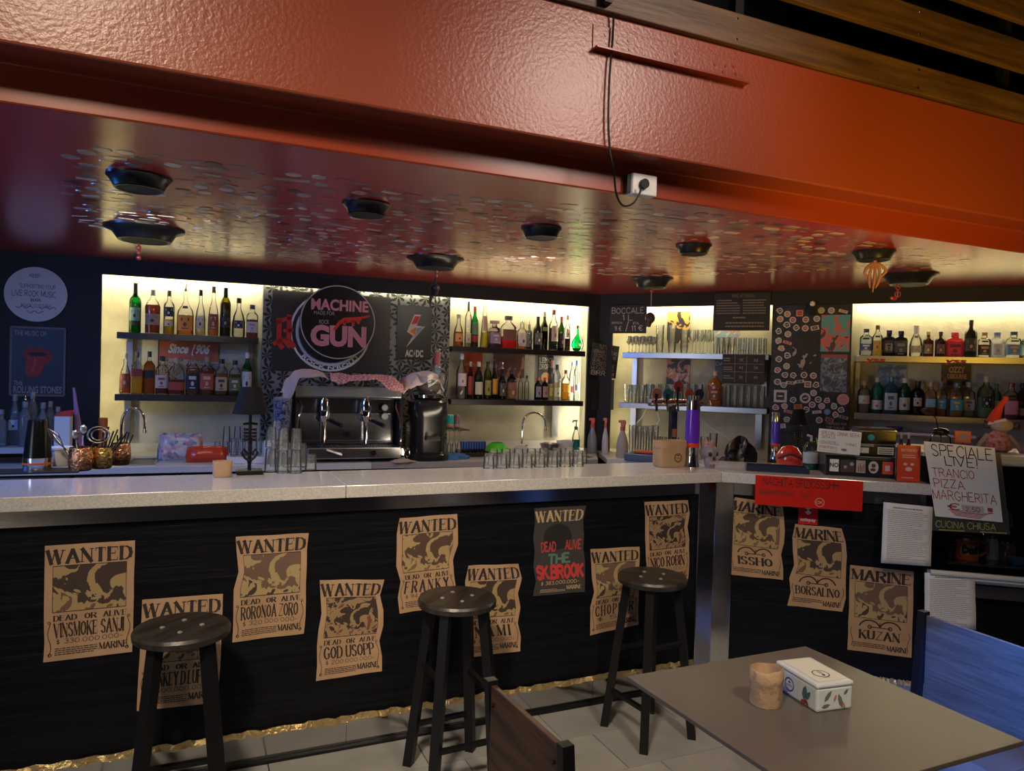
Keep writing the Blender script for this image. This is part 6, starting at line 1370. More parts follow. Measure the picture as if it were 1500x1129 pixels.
# ================================================================ STICKERS ON THE COLUMN
def wsticker(x, y, kind, s, c, ink, label):
    off = .049; a, z = WR.pt(x, y, off); p = WR.W(a, off, z); d = pj(p)[2]; r = s*d/F
    t = thing('sticker', label, 'sticker', p, WR.rz, 'stickers on the dark column')
    if kind == 'c': poly = disc(0, 0, r, n=18)
    elif kind == 'r': poly = [(-r*1.2, -r*.7), (r*1.2, -r*.7), (r*1.2, r*.7), (-r*1.2, r*.7)]
    elif kind == 'w': poly = [(-r*1.4, -r*.5), (r*1.4, -r*.5), (r*1.4, r*.5), (-r*1.4, r*.5)]
    elif kind == 'q': poly = [(-r, -r), (r, -r), (r, r), (-r, r)]
    else:
        r_ = random.Random(int(x*7+y)); poly = [(r*(.8+.35*r_.random())*math.cos(2*PI*k/11), r*(.8+.35*r_.random())*math.sin(2*PI*k/11)) for k in range(11)]
    ang = random.Random(int(x+y*3)).uniform(-.35, .35) if kind != 'q' else 0
    ca, sa = math.cos(ang), math.sin(ang); rot = lambda P_: [(q[0]*ca-q[1]*sa, q[0]*sa+q[1]*ca) for q in P_]
    MB().prism(rot(poly), -.0012, 0, 'y').build('sticker_paper', flat(c, .35), t)
    k2 = .62
    MB().polys([rot([(q[0]*k2, q[1]*k2) for q in poly])], -.0018).build('sticker_print', flat(ink, .4), t)
    MB().polys([rot([(-r*.4, -r*.12), (r*.4, -r*.12), (r*.4, r*.12), (-r*.4, r*.12)])], -.0024).build('sticker_print', flat(c, .4), t)
W1 = (.60, .58, .55); CR = (.60, .52, .42); PK_ = (.62, .30, .28); DKI = (.03, .03, .035); OR_ = (.55, .20, .05); RD_ = (.40, .05, .04)
ST = [(88,98,'b',W1,DKI),(132,118,'c',W1,OR_),(203,113,'q',PK_,RD_),(328,97,'c',W1,(.5,.42,.42)),(386,97,'c',W1,(.3,.3,.3)),(455,102,'w',W1,OR_),(90,147,'c',W1,OR_),(163,152,'c',W1,RD_),(238,150,'c',W1,RD_),(302,145,'c',W1,(.2,.25,.25)),
(130,180,'b',W1,DKI),(183,197,'b',W1,DKI),(235,200,'c',W1,RD_),(291,198,'r',CR,DKI),(82,217,'b',W1,DKI),(135,234,'c',W1,(.4,.25,.2)),(82,272,'b',W1,(.25,.3,.35)),(132,283,'w',PK_,RD_),(98,315,'b',W1,OR_),(132,358,'b',W1,DKI),
(82,378,'b',W1,DKI),(127,419,'c',W1,(.35,.3,.3)),(75,441,'b',W1,RD_),(118,470,'b',W1,DKI),(165,472,'b',W1,DKI),(228,470,'c',CR,(.05,.02,.02)),(282,474,'c',W1,RD_),(75,510,'b',W1,DKI),(110,528,'b',W1,(.1,.12,.15)),(150,515,'w',W1,DKI),
(202,508,'w',W1,DKI),(250,524,'q',CR,(.25,.1,.1)),(298,528,'b',W1,DKI),(283,574,'c',W1,(.3,.3,.3)),(166,614,'b',W1,DKI),(310,612,'c',W1,DKI),(362,618,'b',W1,RD_),(65,657,'b',W1,RD_),(115,650,'b',W1,OR_),(193,653,'r',OR_,(.2,.05,.02)),
(137,681,'w',PK_,RD_),(275,642,'c',W1,RD_),(330,650,'c',W1,(.4,.3,.2)),(401,650,'b',W1,(.1,.3,.15)),(243,670,'b',W1,DKI),(302,684,'w',W1,(.3,.3,.32)),(362,683,'c',(.1,.25,.5),(.3,.4,.55)),(410,700,'b',W1,RD_),(443,672,'b',W1,DKI),(457,715,'w',(.3,.3,.3),DKI),
(128,727,'b',W1,(.2,.2,.22)),(98,765,'r',W1,(.35,.25,.5)),(316,731,'c',CR,(.1,.07,.05)),(375,730,'r',(.35,.15,.12),DKI),(205,745,'b',W1,DKI)]
CN = {W1: 'white', CR: 'cream', PK_: 'pink', OR_: 'orange', (.1,.25,.5): 'blue', (.3,.3,.3): 'grey', (.35,.15,.12): 'dull red'}
KN = {'c': 'round', 'r': 'oblong', 'w': 'narrow oblong', 'q': 'square', 'b': 'ragged'}
def iname(c): 
    r_, g_, b2 = c
    if max(c) < .13: return 'black'
    if r_ > .3 and g_ < .12: return 'red'
    if r_ > .45 and g_ < .25: return 'orange'
    if b2 > r_*1.2: return 'bluish'
    return 'brownish grey'
refs = [('top edge', 449), ('turquoise poster', 488), ('black face poster', 520), ('blue grey poster', 552), ('column foot', 590), ('small lamp shade', 625)]
for i, (x, y, k, c, ink) in enumerate(ST):
    X, Y = 1120+x/3.947, 430+y/3.947
    side = 'left edge' if x < 110 else ('left half' if x < 230 else ('middle' if x < 330 else 'right half'))
    ref = min(refs, key=lambda q_: abs(q_[1]-Y))[0]
    wsticker(X, Y, k, 4.7 if k != 'w' else 4.4, c, ink, '%s %s sticker, %s print, column %s, by %s' % (KN[k], CN.get(c, 'pale'), iname(ink), side, ref))
wsticker(1143, 580, 'q', 9, W1, DKI, 'largest square white sticker with black print at the left column edge')
wsticker(1179.5, 583, 'c', 7.5, W1, DKI, 'large round white and black winged sticker in the column middle')
wsticker(1235, 585, 'c', 8.3, PK_, (.45, .25, .3), 'large round pink sticker at the right column edge')
pn = []
t, w_, h_ = panel('column_poster', WR, Q(WR, 1202.5, 461, 1245, 515, .048), .048, .003, art((.10, .38, .42), (.55, .16, .15), (.06, .06, .08), 9), 'turquoise and pink rock poster at the top right of the column', 'poster', 'posters on the dark column')
t, w_, h_ = panel('column_poster', WR, Q(WR, 1161, 489, 1198, 541, .048), .048, .003, art((.015, .012, .013), (.015, .012, .013), (.38, .36, .34), 10), 'black rock poster with pale blotch, left half of the column', 'poster', 'posters on the dark column')
t, w_, h_ = panel('column_poster', WR, Q(WR, 1202, 519, 1241, 574, .048), .048, .003, art((.05, .07, .11), (.14, .19, .27), (.28, .34, .42), 28), 'blue grey rock poster under the turquoise one', 'poster', 'posters on the dark column')
pr(t, [[(-w_, h_*.82), (w_, h_*.82), (w_, h_), (-w_, h_)]], (.35, .10, .10), th=.003, name='title_strip')
q = Q(WR, 1203, 574, 1241, 582, .048); a_ = (q[0]+q[1])/2
MB().polys(sans('MALMSTEEN', q[0]-a_, 0, q[1]-a_, .02, bold=.02)[:0]+lines(q[0]-a_, 0, q[1]-a_, .015, 1), 0).build('red_print', REDV, loc=None) if False else None
q = Q(WR, 1210, 616, 1240, 628, .048); t = thing('wall_note', 'two short yellow handwritten lines at the foot of the column', 'writing', WR.W(q[0], .0478, q[2]), WR.rz)
MB().polys(hand('THUNDER PUB', 0, .03, q[1]-q[0], .045, .13)+hand('TOP VALUE', 0, .0, (q[1]-q[0])*.9, .016, .13), 0).build('lettering', flat((.45, .40, .18)), t)
# camera bulb on the fascia
p = WR.W(WR.pt(1190, 447, -.02)[0], -.02, WR.pt(1190, 447, 0)[1]); u = pj(p)[2]/F
t = thing('wall_fitting', 'small black fitting with white ball above the column', 'fitting', p, WR.rz)
MB().ball((0, 0, 2*u), 4*u, 14).build('ball', WHITE, t, smooth=True); MB().box(-4*u, -.01, -14*u, 4*u, .0185, -2*u).build('body', BLACKMETAL, t, bevel=.002)

# ================================================================ PAPERS ON THE BAR FRONT
def poster(fr, corners, title, lines_, kind, label, dark=False, seed=1, wild=1.0, off=.0985, name='wanted_poster'):
    (x0, y0), (x1, y1), (x2, y2), (x3, y3) = corners        # TL TR BR BL
    aTL, zTL = fr.pt(x0, y0, off); aTR, zTR = fr.pt(x1, y1, off); aBR, zBR = fr.pt(x2, y2, off); aBL, zBL = fr.pt(x3, y3, off)
    a0, z0 = (aTL+aTR+aBR+aBL)/4, (zTL+zTR+zBR+zBL)/4
    t = thing(name, label, 'poster', fr.W(a0, off, z0), fr.rz, 'sepia posters on the black bar front')
    r_ = random.Random(seed); K = [r_.uniform(0, 1)**2*.020*wild*(1 if r_.random() < .6 else .15) for _ in range(14)]
    def edge(v, o_):   # piecewise linear wobble of the torn edges
        s = v*5.999; i = int(s); u_ = s-i; return K[o_+i]*(1-u_)+K[o_+i+1]*u_
    def fn(u_, v, lift=0.0):
        e0, e1 = edge(v, 0), edge(v, 7)
        w0 = (1-u_)**2; w1 = u_**2
        a = (aTL*v+aBL*(1-v))*(1-u_)+(aTR*v+aBR*(1-v))*u_+ (abs(e0)*w0-abs(e1)*w1)*1.4
        z = (zTL*v+zBL*(1-v))*(1-u_)+(zTR*v+zBR*(1-v))*u_+.002*math.sin(u_*9+seed)*wild*(1 if v > .5 else -1)*abs(v-.5)
        y = -.0015-.007*wild*abs(math.sin(v*7+seed))*(w1**1.5)-.004*wild*abs(math.sin(v*5+seed*2))*w0**2
        return (a-a0, y-lift, z-z0)
    mb = MB(); N, M_ = 10, 18
    for lvl in (0, .0006):
        for j in range(M_+1):
            for i in range(N+1): mb.v.append(fn(i/N, j/M_, lvl if lvl else 0))
    B = (N+1)*(M_+1)
    for j in range(M_):
        for i in range(N):
            b = j*(N+1)+i; mb.f.append((b+1, b, b+N+1, b+N+2)); mb.f.append((B+b, B+b+1, B+b+N+2, B+b+N+1)); mb.m += [0, 0]
    for i in range(N):
        mb.f += [(i, i+1, B+i+1, B+i), (M_*(N+1)+i+1, M_*(N+1)+i, B+M_*(N+1)+i, B+M_*(N+1)+i+1)]; mb.m += [0, 0]
    for j in range(M_):
        b = j*(N+1); mb.f += [(b+N+1, b, B+b, B+b+N+1), (b+N, b+2*N+1, B+b+2*N+1, B+b+N)]; mb.m += [0, 0]
    mb.build('poster_sheet', mat('dark_poster_paper', (.045, .042, .042), .7) if dark else POSTERP, t, smooth=True, angle=30)
    ink = flat((.50, .38, .20)) if dark else BROWNINK
    def put(polys, m_, nm='lettering', lift=.0016):
        # split long polygons across the sheet so print follows the curl
        MB().polys(polys, 0, 0, lambda x, z: fn(x, z, lift)).build(nm, m_, t)
    put(serif(title, .045 if title == 'MARINE' else .03, .84, .97, .955), ink)
    if dark:
        put(hand('DEAD', .14, .50, .42, .60, .22)+hand('ALIVE', .62, .51, .94, .61, .22), flat((.45, .05, .05)))
        put(hand('THE', .28, .36, .70, .46, .26), flat((.10, .22, .18)))
        put(hand('SK.BROOK', .05, .19, .96, .33, .30), flat((.55, .05, .05)))
        put([disc(.47, .66, .28, .15, n=22)], flat((.018, .017, .018)), 'picture', .0012)
        put(lines(.12, .03, .62, .07, 3)+serif('MARINE', .64, .05, .93, .09)+hand('$ 383.000.000-', .12, .115, .88, .155, .14), ink)
        return t
    top = .42 if kind == 'w' else .40
    dv = (.818-top)/10
    put([[(.09+i*.082, top+j*dv), (.09+(i+1)*.082, top+j*dv), (.09+(i+1)*.082, top+(j+1)*dv), (.09+i*.082, top+(j+1)*dv)] for i in range(10) for j in range(10)], PICS[seed % len(PICS)], 'picture', .0012)
    put(strip([(.09+k*.082, top) for k in range(10)]+[(.91, top+k*dv) for k in range(10)]+[(.91-k*.082, .818) for k in range(10)]+[(.09, .818-k*dv) for k in range(11)], .006), ink, 'picture_frame')
    if kind == 'w':
        put(serif('DEAD', .11, .345, .36, .39)+serif('OR', .45, .345, .58, .39)+serif('ALIVE', .66, .345, .92, .39), ink)
        nm, num = lines_; wd = min(.78, .16*len(nm))
        put(serif(nm, .5-wd/2, .205, .5+wd/2, .32, gap=.22 if len(nm) > 7 else .55), ink)
        put(hand('$ '+num, .13, .145, .88, .185, .10), ink)
        put(lines(.12, .045, .60, .115, 4)+serif('MARINE', .62, .06, .94, .115), ink, 'small_print')
        sc = []
        for s_, cx in ((1, .055), (-1, .945)):
            sc += strip([(cx+s_*.018*math.sin(k*.62), .05+k*.024) for k in range(13)], .008)
            sc += ring(cx+s_*.01, .055, .012, .022, n=10, asp=.7)+ring(cx, .335, .010, .018, n=10, asp=.7)
        put(sc, ink, 'scroll')
    else:
        nm = lines_[0]; wd = min(.78, .125*len(nm))
        put(serif(nm, .5-wd/2, .16, .5+wd/2, .255), ink)
        ar = ring(.34, .275, .155, .180, math.radians(15), math.radians(165), 16, .62)+ring(.66, .275, .155, .180, math.radians(15), math.radians(165), 16, .62)
        ar += strip([(.34, .30), (.66, .30)], .010)+ring(.34, .30, .018, .035, n=12, asp=.7)+ring(.66, .30, .018, .035, n=12, asp=.7)+strip([(.5, .36), (.5, .30)], .012)
        put(ar, ink, 'emblem')
        put(lines(.08, .055, .60, .115, 3)+serif('MARINE', .62, .045, .95, .10), ink, 'small_print')
        sc = []
        for s_, cx in ((1, .055), (-1, .945)): sc += strip([(cx+s_*.018*math.sin(k*.62), .06+k*.022) for k in range(11)], .008)
        put(sc, ink, 'scroll')
    return t
PICS = [art((.10, .06, .045), (.40, .29, .14), (.20, .12, .07), 14), art((.06, .04, .035), (.38, .27, .13), (.16, .09, .06), 11), art((.13, .08, .06), (.34, .24, .13), (.05, .03, .03), 17), art((.16, .10, .07), (.40, .30, .15), (.06, .04, .04), 12), art((.05, .035, .03), (.32, .22, .12), (.18, .07, .05), 20)]
poster(BL, [(66,799),(198,791),(194.5,954),(63,970)], 'WANTED', ('VINSMOKE SANJI', '330.000.000-'), 'w', 'largest sepia wanted poster, nearly square cut, far left of the bar front', seed=11, wild=.15)
poster(BL, [(208,878),(327,869),(321,1028),(200,1041)], 'WANTED', ('MONKEY.D.LUFFY', '400.000.000-'), 'w', 'sepia wanted poster half hidden behind the leftmost bar stool', seed=2, wild=.15)
poster(BL, [(344,786),(452,780),(446,927),(340,940)], 'WANTED', ('RORONOA ZORO', '320.000.000-'), 'w', 'sepia wanted poster with curled right edge above the dark gap between left stools', seed=13, wild=1.1)
poster(BL, [(468,849),(563,848),(559,982),(462,997)], 'WANTED', ('GOD USOPP', '200.000.000-'), 'w', 'low hung sepia wanted poster between the left and middle stools', seed=4, wild=.8)
poster(BL, [(581,759),(672,752),(668,886),(577,899)], 'WANTED', ('FRANKY', '94.000.000-'), 'w', 'sepia wanted poster left above the middle bar stool seat', seed=15, wild=.9)
poster(BL, [(681,828),(764,825),(762,953),(681,963)], 'WANTED', ('NAMI', '66.000.000-'), 'w', 'sepia wanted poster partly behind the middle stool, right side', seed=6, wild=1.0)
poster(BL, [(781,744),(858,740),(856,866),(780,873)], 'WANTED', None, 'w', 'black wanted poster with red and green lettering', dark=True, seed=17, wild=.6)
poster(BL, [(864,804),(936,800),(934,914),(864,930)], 'WANTED', ('CHOPPER', '50-'), 'w', 'sepia wanted poster partly behind the right bar stool legs', seed=8, wild=.8)
poster(BL, [(943,735),(1010,732),(1008,848),(946,858)], 'WANTED', ('NICO ROBIN', '80.000.000-'), 'w', 'sepia wanted poster right of the black one, just left of the steel post', seed=19, wild=.9)
poster(BR, [(1067,727),(1150,739),(1148,849),(1065,841)], 'MARINE', ('ISSHO',), 'm', 'sepia marine poster right of the steel post, under the red sign', seed=10, wild=1.2)
poster(BR, [(1162,767),(1241,774),(1239,896),(1153,886)], 'MARINE', ('BORSALINO',), 'm', 'sepia marine poster in the middle of the short bar side', seed=21, wild=1.0)
poster(BR, [(1245,827),(1339,837),(1335,963),(1241,951)], 'MARINE', ('KUZAN',), 'm', 'flat hung sepia marine poster, lowest on the short bar side', seed=33, wild=.1)
# red sign hanging over the slab edge
q0 = BR.pt(1106, 722, -.008); q1 = BR.pt(1264, 724, -.008)
z_t = BR.pt(1185, 700, -.008)[1]; z_b = BR.pt(1185, 744, -.008)[1]
t = thing('red_sign', 'red handwritten plastic sign hanging over the edge of the stone top', 'sign', BR.W((q0[0]+q1[0])/2, -.004, (z_t+z_b)/2), BR.rz)
w_ = (q1[0]-q0[0])/2; h_ = (z_t-z_b)/2
MB().box(-w_, -.004, -h_, w_, 0, h_).build('board', flat((.55, .02, .012), .25), t, bevel=.001)
pr(t, hand('NACHITA SFIZIOSSSHH', -w_*.85, h_*.35, w_*.55, h_*.85, .13), (.03, .004, .004), th=.004, name='lettering')
pr(t, hand('NUGGETS DI POLLO', -w_*.92, -h_*.25, -w_*.25, -h_*.0, .2)+hand('5e', -w_*.12, -h_*.42, w_*.04, -h_*.0, .1), (.16, .02, .01), th=.004, name='lettering')
pr(t, strip([(-w_*.92, -h_*.12), (-w_*.25, -h_*.13)], .003), (.16, .02, .01), 1, th=.004, name='strike_line')
pr(t, ring(w_*.22, -h_*.58, h_*.26, h_*.30, n=20)+hand('OK', w_*.16, -h_*.68, w_*.28, -h_*.48, .14), (.62, .35, .28), th=.004, name='ring_mark')
q = Q(BR, 1169.5, 742, 1198, 768, .0985); t, w_, h_ = panel('payment_sticker', BR, q, .0985, .001, flat((.58, .02, .02), .3), 'small red square payment sticker below the red sign', 'sticker')
pr(t, sans('satispay', -w_*.82, -h_*.62, w_*.82, -h_*.28, bold=.03), (.72, .68, .66), th=.001, name='lettering')
pr(t, [[(-w_*.35, h_*.35), (0, h_*.08), (w_*.35, h_*.35), (0, h_*.62)], [(-w_*.35, h_*.85), (0, h_*.62), (w_*.35, h_*.85), (w_*.1, h_*1.0), (-w_*.1, h_*1.0)]], (.72, .68, .66), th=.001, name='emblem')
def sheet(fr, corners, off, label, nl, seed=1, name='printed_notice'):
    (x0, y0), (x1, y1), (x2, y2), (x3, y3) = corners
    P_ = [fr.pt(x, y, off) for x, y in corners]; a0 = sum(p[0] for p in P_)/4; z0 = sum(p[1] for p in P_)/4
    t = thing(name, label, 'notice', fr.W(a0, off, z0), fr.rz, 'printed notices')
    def fn(u_, v, lift=0):
        a = (P_[0][0]*v+P_[3][0]*(1-v))*(1-u_)+(P_[1][0]*v+P_[2][0]*(1-v))*u_; z = (P_[0][1]*v+P_[3][1]*(1-v))*(1-u_)+(P_[1][1]*v+P_[2][1]*(1-v))*u_
        return (a-a0, -.002-.003*math.sin(u_*5+seed)*math.sin(v*6)-lift-(.003), z-z0)
    mb = MB()
    for j in range(9):
        for i in range(7): mb.v.append(fn(i/6, j/8))
    for j in range(8):
        for i in range(6): b = j*7+i; mb.f.append((b, b+1, b+8, b+7)); mb.m.append(0)
    o = mb.build('paper_sheet', PAPER, t, smooth=True, angle=180); s_ = o.modifiers.new('solid', 'SOLIDIFY'); s_.thickness = .0006; s_.offset = -1
    MB().polys(lines(.10, .08, .90, .90, nl, .22)+lines(.2, .91, .8, .95, 1, .5), 0, 0, lambda x, z: fn(x, z, .0012)).build('small_print', flat((.22, .22, .22)), t)
    return t
sheet(BR, [(1294,735),(1366,742),(1363,829),(1290,824)], .012, 'white printed notice in plastic sleeve taped beside the glass case', 26, 1)
# ================================================================ GLASS CASE AT THE RIGHT END
ca0 = RE+.004; DC = Frame(BR.W(ca0, 0)[:2], (.969, -.246))
case = thing('glass_display_case', 'white framed glass display case at the right end of the bar', 'display case', DC.W(0, 0, 0), DC.rz)
CW = 1.5; CT = 1.262; CB = .735
WM = mat('white_enamel', (.62, .62, .58), .3)
MB().box(-.02, .10, CT, CW, .62, CT+.02).build('top_board', WM, case, bevel=.002)
MB().tube([(.0, .10, CT-.012), (CW, .10, CT-.012)], .016, 12).build('top_rail', WM, case, smooth=True)
MB().box(.0, -.005, CB-.03, CW, .05, CB).build('lower_rail', WM, case, bevel=.006)
MB().tube([(0, -.004, CB-.004), (CW, -.004, CB-.004)], .013, 12).build('lower_rail', WM, case, smooth=True)
MB().box(.0, .02, CB-.045, CW, .04, CB-.034).build('groove_rail', WM, case)
MB().box(.0, .05, CB-.06, CW, .58, CB-.03).build('case_floor', BLACKMETAL, case)
pane = MB().add([(0, .012, CB), (CW, .012, CB), (CW, .090, CT-.03), (0, .090, CT-.03), (0, .017, CB), (CW, .017, CB), (CW, .095, CT-.03), (0, .095, CT-.03)], [(0,1,2,3), (7,6,5,4), (0,4,5,1), (3,2,6,7), (0,3,7,4), (1,5,6,2)]).build('glass_pane', glassmat('case_glass', (.80, .83, .84), (.7, .75, .75), gloss=.9, ior=1.5), case)
MB().box(-.012, .05, CB-.06, -.002, .58, CT-.001).build('side_panel', BLACKMETAL, case); MB().box(0, .585, CB, CW, .60, CT).build('dark_backing', BLACK, case)
MB().box(.0, .06, CB-.12, CW, .075, CB-.046).build('steel_band', STEEL, case)
MB().box(-.003, .10, .17, CW, .60, CB-.121).build('base_cabinet', BLACKWOOD, case)
MB().box(.0, .18, 0, CW, .58, .165).build('kick_plate', KICK, case)
mb = MB()
for i in range(61):
    a = i*CW/60; j = rnd.uniform(-.006, .006); mb.v += [(a, .088+j, .176), (a, .085, .150+j), (a, .11+j, .148), (a, .178, .150+j)]
    if i:
        b = (i-1)*4
        for q in range(3): mb.f.append((b+q, b+q+4, b+q+5, b+q+1)); mb.m.append(0)
mb.build('gold_edging', GOLD, case)
MB().box(.10, .10, CB+.02, CW, .5, CB+.03).build('inner_shelf', DARKSTEEL, case)
# things inside
def in_case(name, label, cat, x, y, off, z):
    a, yb = DC.sz(x, off, z); p = DC.W(a, off, z); t = thing(name, label, cat, p, DC.rz, None); return t, pj(p)[2]/F
t, u = in_case('orange_mug', 'orange red mug with black lettering inside the glass case', 'mug', 1416, 830, .20, CB+.031)
r = 15*u; H_ = 31*u
MB().lathe([(r, 0), (r, H_), (r*.9, H_), (r*.9, .1*H_), (.0005, .1*H_)], 28, caps=False).build('mug_body', flat((.50, .09, .03), .3), t, smooth=True)
MB().lathe([(r*1.02, H_*.93), (r*1.02, H_*1.03), (r*.88, H_*1.03)], 28, caps=False).build('rim', STEEL, t, smooth=True)
MB().tube([(r*.95, 0, H_*.85), (r*1.7, 0, H_*.8), (r*1.75, 0, H_*.4), (r*1.0, 0, H_*.15)], r*.16, 8).build('handle', flat((.50, .09, .03), .3), t, smooth=True)
def wrapc(x, z): return (r*1.02*math.sin(x/r), -r*1.02*math.cos(x/r), z)
MB().polys([[(-r*.85, H_*.28), (-r*.28, H_*.28), (-r*.28, H_*.72), (-r*.85, H_*.72)], [(-r*.28, H_*.28), (r*.28, H_*.28), (r*.28, H_*.72), (-r*.28, H_*.72)], [(r*.28, H_*.28), (r*.85, H_*.28), (r*.85, H_*.72), (r*.28, H_*.72)]], 0, 0, wrapc).build('label', flat((.55, .50, .45)), t)
MB().polys(sans('Duff', -r*.75, H_*.34, r*.75, H_*.66, bold=.07), 0, 0, lambda x, z: (r*1.05*math.sin(x/r), -r*1.05*math.cos(x/r), z)).build('lettering', INK, t)
for x, hw, hh, c_, lb_ in ((1452, 9, 30, (.2, .22, .24), 'dark steel canister right of the orange mug in the case'), (1474, 12, 24, (.08, .05, .05), 'dark jar near the middle of the glass case'), (1392, 8, 16, (.05, .02, .02), 'small dark jar left of the orange mug')):
    t, u = in_case('glass_jar', lb_, 'jar', x, 835, .24, CB+.031)
    MB().lathe([(hw*u, 0), (hw*u, hh*u*.8), (hw*.7*u, hh*u)], 20).build('jar_body', flat(c_, .2), t, smooth=True); MB().lathe([(hw*.75*u, hh*u), (hw*.75*u, hh*1.15*u)], 20).build('lid', CHROME, t, smooth=True)
t, u = in_case('small_bowl', 'blue bowl at the right inside the glass case', 'bowl', 1490, 838, .16, CB+.031)
MB().lathe([(8*u, 0), (13*u, 9*u), (12*u, 9*u), (.0005, 2*u)], 20, caps=False).build('bowl_body', flat((.05, .15, .35), .3), t, smooth=True)
t, u = in_case('mixer', 'chrome mixer arm shapes behind the orange mug in the case', 'mixer', 1440, 800, .40, CB+.031)
MB().tube([(0, 0, 0), (0, 0, 60*u), (14*u, 0, 70*u), (30*u, 0, 62*u), (34*u, 0, 40*u)], 4*u, 10).build('arm', CHROME, t, smooth=True); MB().lathe([(14*u, 0), (12*u, 6*u), (4*u, 8*u)], 20).build('foot', BLACKMETAL, t, smooth=True)
# sign sheets on the case
q = [DC.pt(1353, 646, -.006), DC.pt(1457, 656, -.006), DC.pt(1469, 765, -.006), DC.pt(1370, 756, -.006)]
t = thing('special_offer_sheet', 'large white sheet with black and red handwritten pizza offer on the case', 'sign', DC.W(0, -.004, 0), DC.rz)
q0 = DC.pt(1370, 740, -.02); 
blk = [DC.pt(1372, 660, .0), DC.pt(1466, 664, .0), DC.pt(1480, 783, .0), DC.pt(1366, 777, .0)]
def quadfn(P_, off): return lambda u_, v: ((P_[0][0]*v+P_[3][0]*(1-v))*(1-u_)+(P_[1][0]*v+P_[2][0]*(1-v))*u_, off, (P_[0][1]*v+P_[3][1]*(1-v))*(1-u_)+(P_[1][1]*v+P_[2][1]*(1-v))*u_)
def slab(P_, off, th, nm, m_, par):
    f_ = quadfn(P_, off); g_ = quadfn(P_, off+th); c = [(0, 0), (1, 0), (1, 1), (0, 1)]
    MB().add([f_(*k) for k in c]+[g_(*k) for k in c], [(0,1,2,3), (7,6,5,4), (0,4,5,1), (1,5,6,2), (2,6,7,3), (3,7,4,0)]).build(nm, m_, par)
slab(q, -.002, .001, 'paper_sheet', PAPER, t)
f_ = quadfn(q, -.0032)
MB().polys(hand('SPECIALE', .10, .82, .95, .97, .09)+hand('LIVE!', .27, .70, .72, .82, .09), 0, 0, f_).build('lettering', INK, t)
MB().polys(hand('TRANCIO', .06, .545, .66, .655, .09)+hand('PIZZA', .06, .40, .50, .51, .09)+hand('MARGHERITA', .02, .24, .94, .36, .09)+hand('e', .22, .115, .38, .20, .12)+sum([strip([(.22+k*.02, .11-k*.018), (.80-k*.03, .095-k*.018)], .008) for k in range(5)], []), 0, 0, f_).build('lettering', flat((.42, .03, .03)), t)
slab([tuple(f_(*k)[::2]) for k in ((.42, .19), (.74, .19), (.74, .09), (.42, .09))], -.0045, .0008, 'tape_patch', flat((.5, .48, .5), .2), t)
MB().polys(hand('2.50', .47, .11, .68, .17, .12)+hand('!', .80, .11, .83, .18, .12), 0, 0, quadfn(q, -.0058)).build('lettering', flat((.42, .03, .06)), t)
t = thing('kitchen_board', 'dark grey board with yellow writing behind the white pizza sheet', 'chalkboard', DC.W(0, .001, 0), DC.rz)
slab(blk, .0, .004, 'board', flat((.045, .048, .045), .4), t)
f2 = quadfn(blk, -.0012)
MB().polys(hand('CUCINA CHIUSA', .04, .045, .82, .125, .10)+hand('GRAZIE', .10, .0, .42, .03, .14)[:0]+lines(.08, .005, .42, .03, 1)+lines(.62, .005, .96, .03, 1), 0, 0, f2).build('lettering', flat((.45, .45, .10)), t)
sheet(DC, [(1354,838),(1428,841),(1429,922),(1354,916)], .0, 'white printed notice hanging under the rail of the glass case', 24, 3)
# things on top of the case
def on_case(name, label, cat, x, y):
    a, yb = DC.sz(x, .34, CT+.0205); p = DC.W(a, .34, CT+.0205); return thing(name, label, cat, p, DC.rz), pj(p)[2]/F
t, u = on_case('plush_gnome', 'plush figure with red pointed hat sitting on the glass case', 'plush toy', 1461, 645)
FAB = mat('red_white_knit', (.45, .05, .05), .9, var=((.5, .38, .36), 60), bump=(60, .4)); LIN = mat('grey_linen', (.36, .30, .27), .9, bump=(90, .4))
MB().lathe([(12*u, 0), (18*u, 4*u), (18.5*u, 12*u), (14*u, 24*u), (7*u, 30*u)], 24, asp=.8).build('body', FAB, t, smooth=True)
MB().ball((3*u, -3*u, 39*u), 11*u, 20, (1.35, 1, .9)).build('head', LIN, t, smooth=True)
MB().tube([(-7*u, 0, 42*u), (-4*u, 0, 54*u), (2*u, 0, 68*u), (7*u, 0, 76*u)], [9.5*u, 7*u, 4*u, 3*u], 14).build('pointed_hat', mat('red_felt', (.50, .04, .02), .9, bump=(90, .3)), t, smooth=True)
MB().ball((8*u, 0, 78*u), 4*u, 12).build('hat_tip', mat('red_felt', ()), t, smooth=True)
MB().tube([(-14*u, -2*u, 41*u), (-4*u, -9*u, 44*u), (6*u, -9*u, 47*u)], 3*u, 8).build('hat_brim', flat((.55, .5, .48), .9), t, smooth=True)
for s in (-1, 1):
    MB().tube([(s*13*u, 0, 24*u), (s*22*u, -3*u, 14*u), (s*28*u, -4*u, 4*u)], [4*u, 3.4*u, 3*u], 10).build('arm', LIN, t, smooth=True)
    MB().ball((s*29*u, -5*u, 3*u), 4*u, 10, (1, .8, 1)).build('hand', FAB, t, smooth=True)
    MB().tube([(s*14*u+3*u, -3*u, 39*u), (s*22*u+3*u, -3*u, 45*u), (s*23*u+3*u, -3*u, 35*u), (s*14*u+2*u, -2*u, 35*u)], 2*u, 8).build('ear', flat((.05, .03, .04), .9), t, smooth=True)
t, u = on_case('metal_spider', 'black wire spider sculpture beside the plush figure', 'sculpture', 1377, 645)
MB().ball((0, 0, 25*u), 10*u, 16, (1.2, .9, .6)).build('body', mat('spider_metal', (.03, .03, .03), .15, metal=.8), t, smooth=True)
